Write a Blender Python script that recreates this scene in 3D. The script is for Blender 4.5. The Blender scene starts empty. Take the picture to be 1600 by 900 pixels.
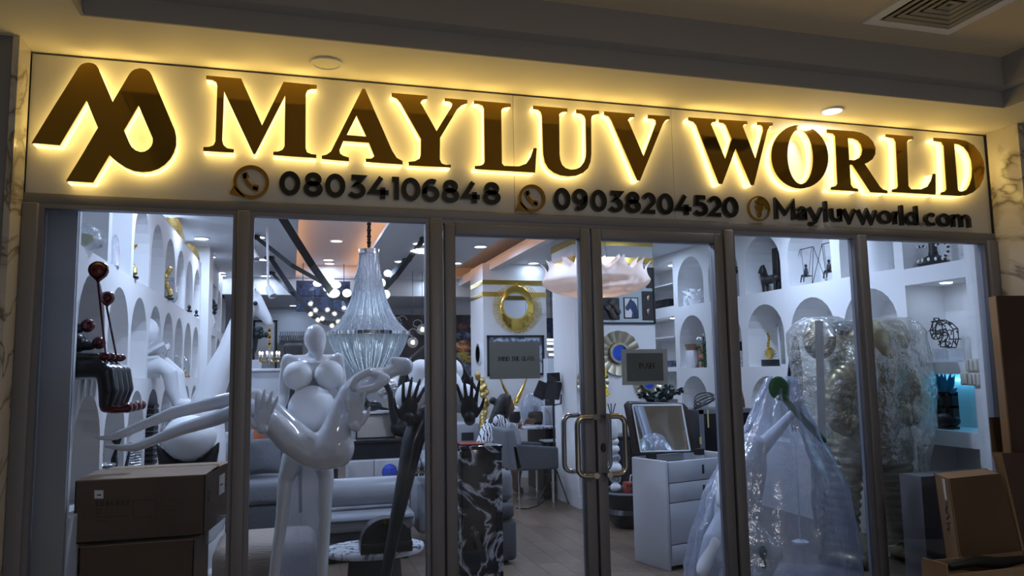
import bpy, bmesh, math, random
from mathutils import Vector, Matrix, noise
from mathutils.bvhtree import BVHTree
R = math.radians
sc = bpy.context.scene
COL = sc.collection
random.seed(7)

# ---------------------------------------------------------------- camera
F_PX = 1196.7
YAW, PITCH, ROLL = 0.281928, 0.109230, -0.0170829
CAM = Vector((0.0, -4.2, 1.5))
_fw = Vector((math.sin(YAW)*math.cos(PITCH), math.cos(YAW)*math.cos(PITCH), math.sin(PITCH)))
_rt0 = Vector((math.cos(YAW), -math.sin(YAW), 0))
_up0 = _rt0.cross(_fw)
_rt = math.cos(ROLL)*_rt0 + math.sin(ROLL)*_up0
_up = -math.sin(ROLL)*_rt0 + math.cos(ROLL)*_up0
cam_d = bpy.data.cameras.new('camera')
cam_d.sensor_width = 36.0
cam_d.lens = 36.0*F_PX/1600.0
cam_d.clip_end = 80
cam_o = bpy.data.objects.new('camera', cam_d)
COL.objects.link(cam_o)
cam_o.matrix_world = Matrix(((_rt.x, _up.x, -_fw.x, CAM.x), (_rt.y, _up.y, -_fw.y, CAM.y), (_rt.z, _up.z, -_fw.z, CAM.z), (0, 0, 0, 1)))
sc.camera = cam_o

# ---------------------------------------------------------------- world, lights, exposure
sc.view_settings.view_transform = 'Standard'
sc.view_settings.look = 'None'
sc.view_settings.exposure = 0.0
sc.view_settings.gamma = 1.0
sc.view_settings.use_curve_mapping = False
sc.cycles.transparent_max_bounces = 24
sc.cycles.max_bounces = 8
sc.cycles.use_denoising = True
world = bpy.data.worlds.new('world')
sc.world = world
world.use_nodes = True
world.node_tree.nodes['Background'].inputs[0].default_value = (0.048, 0.048, 0.052, 1)
world.node_tree.nodes['Background'].inputs[1].default_value = 0.6
COOL = (0.55, 0.71, 1.0)
LAMP_W = 27.0         # radiant power of one shop downlight
SIGN_GLOW = 4.1       # radiance of the lit letter returns
def add_light(name, kind, loc, power, color, size=0.1, rot=(0, 0, 0), parent=None, spread=None, size_y=None):
    d = bpy.data.lights.new(name, kind)
    d.energy = power; d.color = color
    if kind == 'AREA':
        d.shape = 'DISK' if size_y is None else 'RECTANGLE'
        d.size = size
        if size_y is not None: d.size_y = size_y
        if spread: d.spread = spread
    else:
        d.shadow_soft_size = size
    o = bpy.data.objects.new(name, d); COL.objects.link(o)
    o.location = loc; o.rotation_euler = rot
    if parent is not None:
        o.parent = parent; o.location = Vector(loc)-parent.location
    return o
# added fill lights, unseen behind the camera, to brighten the corridor side
for cx in (-1.5, 2.0, 5.5):
    add_light('corridor_fill', 'AREA', (cx, -7.4, 3.38), 92.0, (0.97, 0.96, 1.0), 0.5)

# ---------------------------------------------------------------- helpers
def ray(px, py):
    return (_rt*((px-800)/F_PX) + _up*(-(py-450)/F_PX) + _fw)
def P(px, py, Y):
    r = ray(px, py); return CAM + r*((Y-CAM.y)/r.y)
def PX(px, py, X):
    r = ray(px, py); return CAM + r*((X-CAM.x)/r.x)
def PZ(px, py, Z):
    r = ray(px, py); return CAM + r*((Z-CAM.z)/r.z)
def S(px, py, Y):      # metres per pixel, measured square to the line of sight
    return (P(px, py, Y)-CAM).dot(_fw)/F_PX

class MB:
    def __init__(s): s.v = []; s.f = []
    def add(s, vs, fs):
        b = len(s.v); s.v += [Vector(x) for x in vs]; s.f += [tuple(i+b for i in f) for f in fs]; return s
    def quad(s, a, b, c, d): return s.add((a, b, c, d), ((0, 1, 2, 3),))
    def box(s, x0, x1, y0, y1, z0, z1):
        vs = [(x, y, z) for z in (z0, z1) for y in (y0, y1) for x in (x0, x1)]
        return s.add(vs, ((0, 2, 3, 1), (4, 5, 7, 6), (0, 1, 5, 4), (2, 6, 7, 3), (0, 4, 6, 2), (1, 3, 7, 5)))
    def hexa(s, bot, top):
        return s.add(list(bot)+list(top), ((3, 2, 1, 0), (4, 5, 6, 7), (0, 1, 5, 4), (1, 2, 6, 5), (2, 3, 7, 6), (3, 0, 4, 7)))
    def rbox(s, c, h, rz=0.0, rx=0.0, ry=0.0):
        m = Matrix.Rotation(rz, 3, 'Z') @ Matrix.Rotation(ry, 3, 'Y') @ Matrix.Rotation(rx, 3, 'X')
        vs = [Vector(c)+m @ Vector((x*h[0], y*h[1], z*h[2])) for z in (-1, 1) for y in (-1, 1) for x in (-1, 1)]
        return s.add(vs, ((0, 2, 3, 1), (4, 5, 7, 6), (0, 1, 5, 4), (2, 6, 7, 3), (0, 4, 6, 2), (1, 3, 7, 5)))
    def tube(s, pts, r, n=10, caps=True, round_ends=False):
        pts = [Vector(p) for p in pts]; k = len(pts)
        rs = list(r) if isinstance(r, (list, tuple)) else [r]*k
        if round_ends and k > 1:
            d0 = (pts[0]-pts[1]).normalized(); d1 = (pts[-1]-pts[-2]).normalized()
            pre = [(pts[0]+d0*rs[0]*math.sin(a), rs[0]*math.cos(a)) for a in (1.4, 1.0, .55)]
            suf = [(pts[-1]+d1*rs[-1]*math.sin(a), rs[-1]*math.cos(a)) for a in (.55, 1.0, 1.4)]
            pts = [p for p, _ in pre]+pts+[p for p, _ in suf]; rs = [q for _, q in pre]+rs+[q for _, q in suf]; k = len(pts)
        vs = []; nrm = None
        for i, p in enumerate(pts):
            t = (pts[min(i+1, k-1)]-pts[max(i-1, 0)])
            if t.length < 1e-9: t = Vector((0, 0, 1))
            t.normalize()
            if nrm is None:
                nrm = t.orthogonal().normalized()
            else:
                nrm = nrm-t*nrm.dot(t)
                nrm = nrm.normalized() if nrm.length > 1e-6 else t.orthogonal().normalized()
            b = t.cross(nrm)
            for j in range(n):
                a = 2*math.pi*j/n
                vs.append(p+(nrm*math.cos(a)+b*math.sin(a))*rs[i])
        fs = [(i*n+j, i*n+(j+1) % n, (i+1)*n+(j+1) % n, (i+1)*n+j) for i in range(k-1) for j in range(n)]
        if caps:
            fs.append(tuple(reversed(range(n)))); fs.append(tuple(range((k-1)*n, k*n)))
        return s.add(vs, fs)
    def lathe(s, prof, c, n=24, axis='Z', sx=1.0, sy=1.0, fn=None):
        vs = []; c = Vector(c)
        for i, (r, z) in enumerate(prof):
            for j in range(n):
                a = 2*math.pi*j/n
                rr = r*(fn(j, i, a) if fn else 1)
                v = Vector((rr*math.cos(a)*sx, rr*math.sin(a)*sy, z))
                if axis == 'Y': v = Vector((v.x, -v.z, v.y))
                if axis == 'X': v = Vector((v.z, v.x, v.y))
                vs.append(c+v)
        k = len(prof)
        fs = [(i*n+j, i*n+(j+1) % n, (i+1)*n+(j+1) % n, (i+1)*n+j) for i in range(k-1) for j in range(n)]
        if prof[0][0] > 1e-6: fs.append(tuple(reversed(range(n))))
        if prof[-1][0] > 1e-6: fs.append(tuple(range((k-1)*n, k*n)))
        return s.add(vs, fs)
    def ell(s, c, r, n=16, m=None, k=None):
        if not isinstance(r, (tuple, list)): r = (r, r, r)
        k = k or max(6, n//2); c = Vector(c); vs = []
        for i in range(k+1):
            th = math.pi*i/k
            for j in range(n):
                a = 2*math.pi*j/n
                v = Vector((r[0]*math.sin(th)*math.cos(a), r[1]*math.sin(th)*math.sin(a), -r[2]*math.cos(th)))
                vs.append(c+(m @ v if m is not None else v))
        fs = [(i*n+j, i*n+(j+1) % n, (i+1)*n+(j+1) % n, (i+1)*n+j) for i in range(k) for j in range(n)]
        return s.add(vs, fs)
    def prism(s, poly, d):
        n = len(poly); poly = [Vector(p) for p in poly]; d = Vector(d)
        return s.add(poly+[p+d for p in poly], [tuple(reversed(range(n))), tuple(range(n, 2*n))]+[(i, (i+1) % n, n+(i+1) % n, n+i) for i in range(n)])
    def sheet(s, fn, nu, nv, th=0.0):
        vs = [fn(i/nu, j/nv) for j in range(nv+1) for i in range(nu+1)]
        fs = [(j*(nu+1)+i, j*(nu+1)+i+1, (j+1)*(nu+1)+i+1, (j+1)*(nu+1)+i) for j in range(nv) for i in range(nu)]
        return s.add(vs, fs)
    def loft(s, rows, Y, dr=0.6, n=32, wr=0.0, ws=6.0, seed=0, sub=3, caps=True, pleat=0.0, npl=9):
        """rows of (pixel y, pixel x left, pixel x right): elliptical sections at depth Y, dr = depth over width"""
        rr = []
        for a, b in zip(rows[:-1], rows[1:]):
            for t in range(sub): rr.append(tuple(a[q]+(b[q]-a[q])*t/sub for q in range(3)))
        rr.append(rows[-1])
        vs = []
        for (y, xl, xr) in rr:
            a, b = P(xl, y, Y), P(xr, y, Y); c = (a+b)/2; hw = (b-a).length/2
            for j in range(n):
                th = 2*math.pi*j/n
                v = c+Vector((math.cos(th)*hw, math.sin(th)*hw*dr, 0))
                if wr:
                    q = noise.noise(Vector((v.x*ws+seed, v.y*ws, v.z*ws*0.8)))+0.5*noise.noise(Vector((v.x*ws*2.7, v.y*ws*2.7+seed, v.z*ws*2)))
                    v = v+Vector((math.cos(th), math.sin(th), 0))*wr*q
                if pleat:
                    v = v+Vector((math.cos(th), math.sin(th), 0))*pleat*math.sin(th*npl+seed+v.z*1.5)
                vs.append(v)
        k = len(rr)
        fs = [(i*n+j, i*n+(j+1) % n, (i+1)*n+(j+1) % n, (i+1)*n+j) for i in range(k-1) for j in range(n)]
        if caps: fs += [tuple(reversed(range(n))), tuple(range((k-1)*n, k*n))]
        return s.add(vs, fs)
    def bounds(s):
        return [(min(v[i] for v in s.v), max(v[i] for v in s.v)) for i in range(3)]

def mesh_from(name, mb, off=Vector((0, 0, 0)), smooth=True, ang=40):
    me = bpy.data.meshes.new(name)
    me.from_pydata([tuple(v-off) for v in mb.v], [], mb.f)
    bm = bmesh.new(); bm.from_mesh(me)
    bmesh.ops.recalc_face_normals(bm, faces=bm.faces)
    bm.to_mesh(me); bm.free()
    if smooth:
        me.polygons.foreach_set('use_smooth', [True]*len(me.polygons))
        me.set_sharp_from_angle(angle=R(ang))
    return me

def bake(o):
    """apply the modifiers of o into its mesh"""
    dg = bpy.context.evaluated_depsgraph_get(); dg.update()
    me = bpy.data.meshes.new_from_object(o.evaluated_get(dg), preserve_all_data_layers=False, depsgraph=dg)
    o.modifiers.clear(); o.data = me
    return o

def T(name, label, cat, loc, group=None, rz=0.0, kind=None):
    o = bpy.data.objects.new(name, None); COL.objects.link(o)
    o.empty_display_size = 0.05
    o.location = loc; o.rotation_euler = (0, 0, rz)
    if label: o['label'] = label
    if cat: o['category'] = cat
    if group: o['group'] = group
    if kind: o['kind'] = kind
    return o
ROOT = {}
def part(name, mb, mat, parent, label=None, smooth=True, ang=40, bevel=0, vox=0, it=6, kind=None, bseg=2):
    """one mesh object under its thing; mb is in world coordinates"""
    root = parent
    while root.parent is not None: root = root.parent
    off = Vector(root.location)
    me = mesh_from(name, mb, off, smooth, ang)
    o = bpy.data.objects.new(name, me); COL.objects.link(o); o.parent = parent
    me.materials.append(mat)
    fin(o, bevel, vox, it, bseg)
    if label: o['label'] = label
    if kind: o['kind'] = kind
    return o
def fin(o, bevel, vox, it, bseg=2):
    mt = o.data.materials[0] if len(o.data.materials) else None
    if vox:
        m = o.modifiers.new('r', 'REMESH'); m.mode = 'VOXEL'; m.voxel_size = vox; m.use_smooth_shade = True
        m = o.modifiers.new('s', 'SMOOTH'); m.factor = 0.5; m.iterations = it
        bake(o)
        o.data.polygons.foreach_set('use_smooth', [True]*len(o.data.polygons))
    if bevel:
        m = o.modifiers.new('b', 'BEVEL'); m.width = bevel; m.segments = bseg; m.limit_method = 'ANGLE'; m.angle_limit = R(35)
        bake(o)
        o.data.polygons.foreach_set('use_smooth', [True]*len(o.data.polygons))
        o.data.set_sharp_from_angle(angle=R(50))
    if (vox or bevel) and mt is not None and len(o.data.materials) == 0: o.data.materials.append(mt)
def solo(name, mb, mat, label=None, cat=None, group=None, kind=None, smooth=True, ang=40, bevel=0, vox=0, it=6):
    b = mb.bounds(); off = Vector(((b[0][0]+b[0][1])/2, (b[1][0]+b[1][1])/2, b[2][0]))
    me = mesh_from(name, mb, off, smooth, ang)
    o = bpy.data.objects.new(name, me); COL.objects.link(o); o.location = off
    me.materials.append(mat)
    fin(o, bevel, vox, it)
    if label: o['label'] = label
    if cat: o['category'] = cat
    if group: o['group'] = group
    if kind: o['kind'] = kind
    return o
def struct(name, mb, mat, parent=None, **k):
    if parent is None: return solo(name, mb, mat, kind='structure', **k)
    return part(name, mb, mat, parent, **k)
def copy_tree(o, parent=None):
    c = o.copy(); COL.objects.link(c)
    if parent is not None: c.parent = parent
    for ch in list(o.children): copy_tree(ch, c)
    return c
def curve_mesh(name, polys, depth, off):
    """polys: closed outlines of (X, Z); a flat plate of thickness depth, holes cut; returns a mesh whose front is at y=-depth/2"""
    cu = bpy.data.curves.new(name, 'CURVE'); cu.dimensions = '2D'; cu.fill_mode = 'BOTH'; cu.extrude = depth/2
    for pl in polys:
        sp = cu.splines.new('POLY'); sp.points.add(len(pl)-1)
        for q, (x, z) in zip(sp.points, pl): q.co = (x-off[0], z-off[1], 0, 1)
        sp.use_cyclic_u = True
    o = bpy.data.objects.new(name, cu); COL.objects.link(o)
    dg = bpy.context.evaluated_depsgraph_get(); dg.update()
    me = bpy.data.meshes.new_from_object(o.evaluated_get(dg)); me.name = name
    bpy.data.objects.remove(o); bpy.data.curves.remove(cu)
    me.transform(Matrix.Rotation(R(90), 4, 'X'))
    return me

# ---------------------------------------------------------------- materials
MATS = {}
def nt_new(name):
    m = bpy.data.materials.new(name); m.use_nodes = True
    nt = m.node_tree; b = nt.nodes['Principled BSDF']; MATS[name] = m
    return m, nt, b
def node(nt, t, **k):
    n = nt.nodes.new(t)
    for a, v in k.items(): setattr(n, a, v)
    return n
def tex(nt, kind='ShaderNodeTexNoise', scale=5.0, detail=3.0, stretch=(1, 1, 1), coord='Object'):
    tc = node(nt, 'ShaderNodeTexCoord'); mp = node(nt, 'ShaderNodeMapping')
    mp.inputs['Scale'].default_value = stretch
    nt.links.new(tc.outputs[coord], mp.inputs[0])
    t = node(nt, kind); t.inputs['Scale'].default_value = scale
    if 'Detail' in t.inputs: t.inputs['Detail'].default_value = detail
    nt.links.new(mp.outputs[0], t.inputs['Vector'])
    return t
def ramp(nt, src, stops):
    r = node(nt, 'ShaderNodeValToRGB'); e = r.color_ramp.elements
    while len(e) < len(stops): e.new(0.5)
    for el, (p, c) in zip(e, stops): el.position = p; el.color = (*c, 1)
    nt.links.new(src, r.inputs[0]); return r
def M(name, col, rough=0.5, metal=0.0, emit=None, es=0.0, coat=0.0, bump=None, var=None, spec=None, trans=0.0, ior=None, sub=0.0):
    m, nt, b = nt_new(name)
    b.inputs['Base Color'].default_value = (*col, 1)
    b.inputs['Roughness'].default_value = rough; b.inputs['Metallic'].default_value = metal
    b.inputs['Coat Weight'].default_value = coat; b.inputs['Coat Roughness'].default_value = 0.06
    if trans: b.inputs['Transmission Weight'].default_value = trans
    if ior: b.inputs['IOR'].default_value = ior
    if spec is not None: b.inputs['Specular IOR Level'].default_value = spec
    if emit: b.inputs['Emission Color'].default_value = (*emit, 1); b.inputs['Emission Strength'].default_value = es
    if var:
        sca, c2 = var[0], var[1]; st = var[2] if len(var) > 2 else (1, 1, 1)
        t = tex(nt, scale=sca, stretch=st); r = ramp(nt, t.outputs[0], ((0.35, col), (0.68, c2)))
        nt.links.new(r.outputs[0], b.inputs['Base Color'])
    if bump:
        t = tex(nt, scale=bump[0], stretch=bump[2] if len(bump) > 2 else (1, 1, 1)); bp = node(nt, 'ShaderNodeBump'); bp.inputs['Strength'].default_value = bump[1]
        bp.inputs['Distance'].default_value = 0.02
        nt.links.new(t.outputs[0], bp.inputs['Height']); nt.links.new(bp.outputs[0], b.inputs['Normal'])
    return m
def emis(name, col, s):
    m = bpy.data.materials.new(name); m.use_nodes = True; nt = m.node_tree
    nt.nodes.remove(nt.nodes['Principled BSDF'])
    e = node(nt, 'ShaderNodeEmission'); e.inputs[0].default_value = (*col, 1); e.inputs[1].default_value = s
    nt.links.new(e.outputs[0], nt.nodes['Material Output'].inputs[0]); return m
def film(name, tint, clear, rough=0.15, white=0.25, bumpscale=14.0, bumpstr=0.6, gloss=0.35, wh=(0.8, 0.86, 0.95), stretch=(1, 1, 1)):
    """thin clear foil or sheet: part transparent, part gloss, a little milky"""
    m = bpy.data.materials.new(name); m.use_nodes = True; nt = m.node_tree
    nt.nodes.remove(nt.nodes['Principled BSDF'])
    tr = node(nt, 'ShaderNodeBsdfTransparent'); tr.inputs[0].default_value = (*tint, 1)
    gl = node(nt, 'ShaderNodeBsdfGlossy'); gl.inputs['Roughness'].default_value = rough
    df = node(nt, 'ShaderNodeBsdfDiffuse'); df.inputs[0].default_value = (*wh, 1)
    tl = node(nt, 'ShaderNodeBsdfTranslucent'); tl.inputs[0].default_value = (*wh, 1)
    t = tex(nt, scale=bumpscale, detail=4, stretch=stretch); bp = node(nt, 'ShaderNodeBump'); bp.inputs['Strength'].default_value = bumpstr; bp.inputs['Distance'].default_value = 0.05
    nt.links.new(t.outputs[0], bp.inputs['Height'])
    for q in (gl, df): nt.links.new(bp.outputs[0], q.inputs['Normal'])
    ad = node(nt, 'ShaderNodeMixShader'); ad.inputs[0].default_value = 0.5
    nt.links.new(df.outputs[0], ad.inputs[1]); nt.links.new(tl.outputs[0], ad.inputs[2])
    m1 = node(nt, 'ShaderNodeMixShader'); m1.inputs[0].default_value = white/(max(1e-3, white+gloss))
    nt.links.new(gl.outputs[0], m1.inputs[1]); nt.links.new(ad.outputs[0], m1.inputs[2])
    m2 = node(nt, 'ShaderNodeMixShader')
    lw = node(nt, 'ShaderNodeLayerWeight'); lw.inputs[0].default_value = 0.35
    nt.links.new(bp.outputs[0], lw.inputs['Normal'])
    mr = node(nt, 'ShaderNodeMapRange'); mr.inputs['To Min'].default_value = 1-clear; mr.inputs['To Max'].default_value = min(1.0, 1-clear+0.45)
    nt.links.new(lw.outputs['Facing'], mr.inputs['Value'])
    nt.links.new(mr.outputs[0], m2.inputs[0])
    nt.links.new(tr.outputs[0], m2.inputs[1]); nt.links.new(m1.outputs[0], m2.inputs[2])
    nt.links.new(m2.outputs[0], nt.nodes['Material Output'].inputs[0])
    MATS[name] = m; return m
def marble(name, base, vein, scale=1.6, width=0.05, dist=1.6, rough=0.12, coat=0.3, soft=None):
    m, nt, b = nt_new(name)
    t1 = tex(nt, scale=scale, detail=5); t1.inputs['Distortion'].default_value = dist
    sub = node(nt, 'ShaderNodeMath', operation='SUBTRACT'); sub.inputs[1].default_value = 0.5
    ab = node(nt, 'ShaderNodeMath', operation='ABSOLUTE')
    nt.links.new(t1.outputs[0], sub.inputs[0]); nt.links.new(sub.outputs[0], ab.inputs[0])
    r = ramp(nt, ab.outputs[0], ((0.0, vein), (width, base) if soft is None else (width, soft), (width*2.5, base)))
    nt.links.new(r.outputs[0], b.inputs['Base Color'])
    b.inputs['Roughness'].default_value = rough; b.inputs['Coat Weight'].default_value = coat
    return m

m_soffit = M('painted_ceiling', (0.86, 0.80, 0.66), 0.8, bump=(6, 0.05))
m_fascia = M('fascia_paint', (0.42, 0.41, 0.40), 0.8)
m_upper = M('upper_ceiling_sign_tint', (0.76, 0.64, 0.46), 0.85)  # warm brown cast of the sign's light put into the ceiling colour
m_wall_out = M('dark_wall_paint', (0.24, 0.24, 0.25), 0.6, var=(1.5, (0.30, 0.30, 0.31)))
m_floor_out = M('corridor_tile', (0.62, 0.60, 0.57), 0.25, var=(3, (0.55, 0.53, 0.50)))
m_marble_w = marble('white_marble', (0.62, 0.58, 0.52), (0.20, 0.17, 0.13), 1.1, 0.012, 2.2, 0.2, 0.2, (0.48, 0.44, 0.38))
m_marble_k = marble('black_marble', (0.010, 0.011, 0.016), (0.70, 0.73, 0.78), 2.6, 0.016, 2.2, 0.1, 0.4, (0.30, 0.33, 0.38))
m_marble_t = marble('veined_marble', (0.72, 0.75, 0.80), (0.03, 0.03, 0.04), 4.5, 0.05, 2.2, 0.08, 0.5)
m_board = M('sign_board_white', (0.80, 0.78, 0.72), 0.45)
m_gold_face = M('mirror_gold', (0.50, 0.30, 0.055), 0.07, 1.0)
m_black_text = M('black_acrylic', (0.006, 0.006, 0.007), 0.12, coat=0.6)
m_glow = emis('lit_acrylic', (1.0, 0.69, 0.19), SIGN_GLOW)
m_alu = M('grey_aluminium', (0.225, 0.23, 0.265), 0.45, 0.3)
m_alu_d = M('dark_gasket', (0.02, 0.02, 0.022), 0.5)
m_steel = M('brushed_steel', (0.60, 0.58, 0.55), 0.16, 1.0)
m_chrome = M('chrome', (0.85, 0.86, 0.88), 0.06, 1.0)
m_white_wall = M('white_wall_paint', (0.80, 0.80, 0.80), 0.7, bump=(3, 0.03))
m_ceil_in = M('shop_ceiling_paint', (0.62, 0.64, 0.68), 0.55)
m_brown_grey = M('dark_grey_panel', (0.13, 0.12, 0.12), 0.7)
m_grey_wall = M('grey_wall_paint', (0.36, 0.37, 0.40), 0.7)
m_gloss_white = M('glossy_white_resin', (0.70, 0.71, 0.74), 0.10, coat=1.0)
m_matte_white = M('matte_white_resin', (0.84, 0.85, 0.87), 0.55)
m_gloss_black = M('glossy_black_resin', (0.010, 0.011, 0.015), 0.3, coat=0.15)
m_black = M('black_paint', (0.012, 0.012, 0.014), 0.45)
m_maroon = M('maroon_chrome', (0.10, 0.008, 0.014), 0.10, 0.5, coat=1.0)
m_gold = M('polished_gold', (0.83, 0.58, 0.14), 0.16, 1.0)
m_gold_rough = M('gold_foil', (0.75, 0.55, 0.20), 0.28, 1.0, bump=(40, 0.8))
m_silver = M('silver_foil', (0.80, 0.82, 0.86), 0.18, 1.0, bump=(45, 0.8))
m_card = M('brown_shaded_cardboard', (0.115, 0.068, 0.04), 0.8, var=(2.0, (0.085, 0.05, 0.03)), bump=(30, 0.08, (1, 1, 6)))  # brown darkened to stand for the unlit faces of the boxes
m_card_tan_lit = M('tan_lit_cardboard', (0.30, 0.205, 0.125), 0.8, var=(2.5, (0.24, 0.16, 0.095)))  # lit copy of the same cardboard for box tops and sides; plain tan elsewhere
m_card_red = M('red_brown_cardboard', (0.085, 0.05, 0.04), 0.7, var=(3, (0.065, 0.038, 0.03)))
m_print = M('faded_black_print', (0.03, 0.022, 0.016), 0.8)
m_paper = M('white_paper_label', (0.70, 0.69, 0.66), 0.7)
m_tape = M('packing_tape', (0.30, 0.20, 0.11), 0.25, coat=0.3)
m_sofa = M('grey_blue_fabric', (0.16, 0.17, 0.19), 0.85, bump=(60, 0.25))
m_sofa_d = M('dark_grey_fabric', (0.075, 0.08, 0.09), 0.9, bump=(60, 0.25))
m_leather_l = M('pale_grey_leather', (0.33, 0.345, 0.38), 0.38, var=(2.5, (0.27, 0.285, 0.32)))
m_beige = M('ribbed_beige_fabric', (0.36, 0.30, 0.25), 0.9, bump=(18, 0.5, (1, 12, 12)))
m_red = M('red_leather', (0.34, 0.05, 0.035), 0.45)
m_orange = M('orange_fabric', (0.55, 0.16, 0.07), 0.8)
m_yellow = M('yellow_petals', (0.85, 0.62, 0.03), 0.5)
m_green = M('green_enamel', (0.035, 0.12, 0.04), 0.35)
m_leaf_d = M('dark_leaf', (0.012, 0.025, 0.024), 0.4)
m_leaf_g = M('green_leaf', (0.02, 0.09, 0.035), 0.5)
m_blue = M('blue_enamel', (0.012, 0.05, 0.42), 0.2, coat=0.5, var=(14, (0.02, 0.10, 0.65)))
m_cyan = M('teal_feathers', (0.02, 0.33, 0.60), 0.6)
m_brass_d = M('smoked_brass', (0.52, 0.46, 0.33), 0.38, 0.85)
m_skin = M('brown_skin', (0.20, 0.10, 0.065), 0.5)
m_hair = M('black_hair', (0.008, 0.007, 0.008), 0.45, bump=(70, 0.5, (1, 1, 0.15)))
m_dark_wood = M('dark_brown_veneer', (0.028, 0.020, 0.018), 0.3, var=(20, (0.04, 0.028, 0.024), (1, 8, 1)))
m_white_lacq = M('white_lacquer', (0.56, 0.58, 0.62), 0.3)
def silk(name, col):
    m = bpy.data.materials.new(name); m.use_nodes = True; nt = m.node_tree; nt.nodes.remove(nt.nodes['Principled BSDF'])
    a = node(nt, 'ShaderNodeBsdfDiffuse'); b = node(nt, 'ShaderNodeBsdfTranslucent'); mx = node(nt, 'ShaderNodeMixShader')
    for q in (a, b): q.inputs[0].default_value = (*col, 1)
    nt.links.new(a.outputs[0], mx.inputs[1]); nt.links.new(b.outputs[0], mx.inputs[2]); nt.links.new(mx.outputs[0], nt.nodes['Material Output'].inputs[0]); return m
m_cream_glow = silk('petal_silk', (0.80, 0.74, 0.70))
m_lamp_white = emis('lit_opal_glass', (0.80, 0.95, 1.0), 2.2)
m_lamp_warm = emis('lit_warm_bulb', (1.0, 0.80, 0.50), 6.0)
m_down = emis('lit_diffuser', (0.88, 0.95, 1.0), 7.0)
m_led = emis('warm_led_strip', (1.0, 0.42, 0.13), 9.0)
m_cyanled = emis('cool_led_strip', (0.12, 0.62, 1.0), 6.0)
m_mirror = M('mirror_glass', (0.80, 0.83, 0.86), 0.03, 1.0)
m_strap = M('black_leather_strap', (0.018, 0.02, 0.026), 0.5)
m_book = M('white_page_paper', (0.80, 0.80, 0.80), 0.6)
m_switch = M('ivory_plastic', (0.62, 0.58, 0.50), 0.4)
m_tape_y = M('yellow_tape', (0.62, 0.60, 0.20), 0.6)
m_pink = M('pink_blossom', (0.75, 0.40, 0.42), 0.6)
m_glassd = film('tinted_glassware', (0.90, 0.95, 1.0), 0.72, 0.05, 0.10, 20, 0.2, 0.5)
m_wrap = film('clear_plastic_wrap', (0.93, 0.95, 0.97), 0.78, 0.12, 0.20, 9.0, 0.9, 0.35)
m_wrap_milky = film('milky_plastic_sheet', (0.90, 0.93, 0.98), 0.70, 0.2, 0.42, 4.5, 0.9, 0.34, (0.56, 0.62, 0.78))
m_wrap_thick = film('crumpled_plastic_foil', (0.93, 0.95, 0.92), 0.66, 0.10, 0.16, 13.0, 1.0, 0.60, (0.85, 0.88, 0.86))
m_crystal = film('crystal_strand', (0.86, 0.93, 1.0), 0.35, 0.08, 0.55, 60.0, 0.9, 0.75, (0.80, 0.88, 0.96), (1, 1, 0.1))
m_crystal_c = film('crystal_curtain', (0.72, 0.80, 0.88), 0.45, 0.12, 0.45, 40.0, 1.0, 0.65, (0.66, 0.77, 0.88), (1, 1, 0.05))
m_filmsign = film('frosted_notice_film', (0.75, 0.80, 0.80), 0.22, 0.4, 0.9, 2.0, 0.05, 0.05, (0.46, 0.53, 0.54))
def glass_pane():
    m = bpy.data.materials.new('window_glass'); m.use_nodes = True; nt = m.node_tree
    nt.nodes.remove(nt.nodes['Principled BSDF'])
    tr = node(nt, 'ShaderNodeBsdfTransparent'); tr.inputs[0].default_value = (0.955, 0.965, 0.98, 1)
    gl = node(nt, 'ShaderNodeBsdfGlossy'); gl.inputs['Roughness'].default_value = 0.02; gl.inputs[0].default_value = (0.8, 0.85, 0.9, 1)
    fr = node(nt, 'ShaderNodeFresnel'); fr.inputs[0].default_value = 1.3
    mx = node(nt, 'ShaderNodeMixShader')
    nt.links.new(fr.outputs[0], mx.inputs[0]); nt.links.new(tr.outputs[0], mx.inputs[1]); nt.links.new(gl.outputs[0], mx.inputs[2])
    nt.links.new(mx.outputs[0], nt.nodes['Material Output'].inputs[0]); return m
m_glass = glass_pane()
def plank_mat():
    m, nt, b = nt_new('oak_plank')
    oi = node(nt, 'ShaderNodeObjectInfo')
    t = tex(nt, scale=6, detail=5, stretch=(1.0, 14, 1)); r = ramp(nt, t.outputs[0], ((0.3, (0.105, 0.075, 0.055)), (0.7, (0.25, 0.185, 0.135))))
    hsv = node(nt, 'ShaderNodeHueSaturation')
    mr = node(nt, 'ShaderNodeMapRange'); mr.inputs['To Min'].default_value = 0.82; mr.inputs['To Max'].default_value = 1.12
    nt.links.new(oi.outputs['Random'], mr.inputs['Value']); nt.links.new(mr.outputs[0], hsv.inputs['Value'])
    nt.links.new(r.outputs[0], hsv.inputs['Color']); nt.links.new(hsv.outputs[0], b.inputs['Base Color'])
    b.inputs['Roughness'].default_value = 0.35
    return m
m_plank = plank_mat()
def zebra_mat():
    m, nt, b = nt_new('zebra_print_cloth')
    t = tex(nt, 'ShaderNodeTexWave', scale=9.0); t.inputs['Distortion'].default_value = 9.0; t.inputs['Detail'].default_value = 2.0; t.inputs['Detail Scale'].default_value = 1.2
    r = ramp(nt, t.outputs[1], ((0.0, (0.012, 0.012, 0.018)), (0.24, (0.012, 0.012, 0.018)), (0.30, (0.74, 0.76, 0.80))))
    nt.links.new(r.outputs[0], b.inputs['Base Color']); b.inputs['Roughness'].default_value = 0.8
    return m
m_zebra = zebra_mat()
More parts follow.
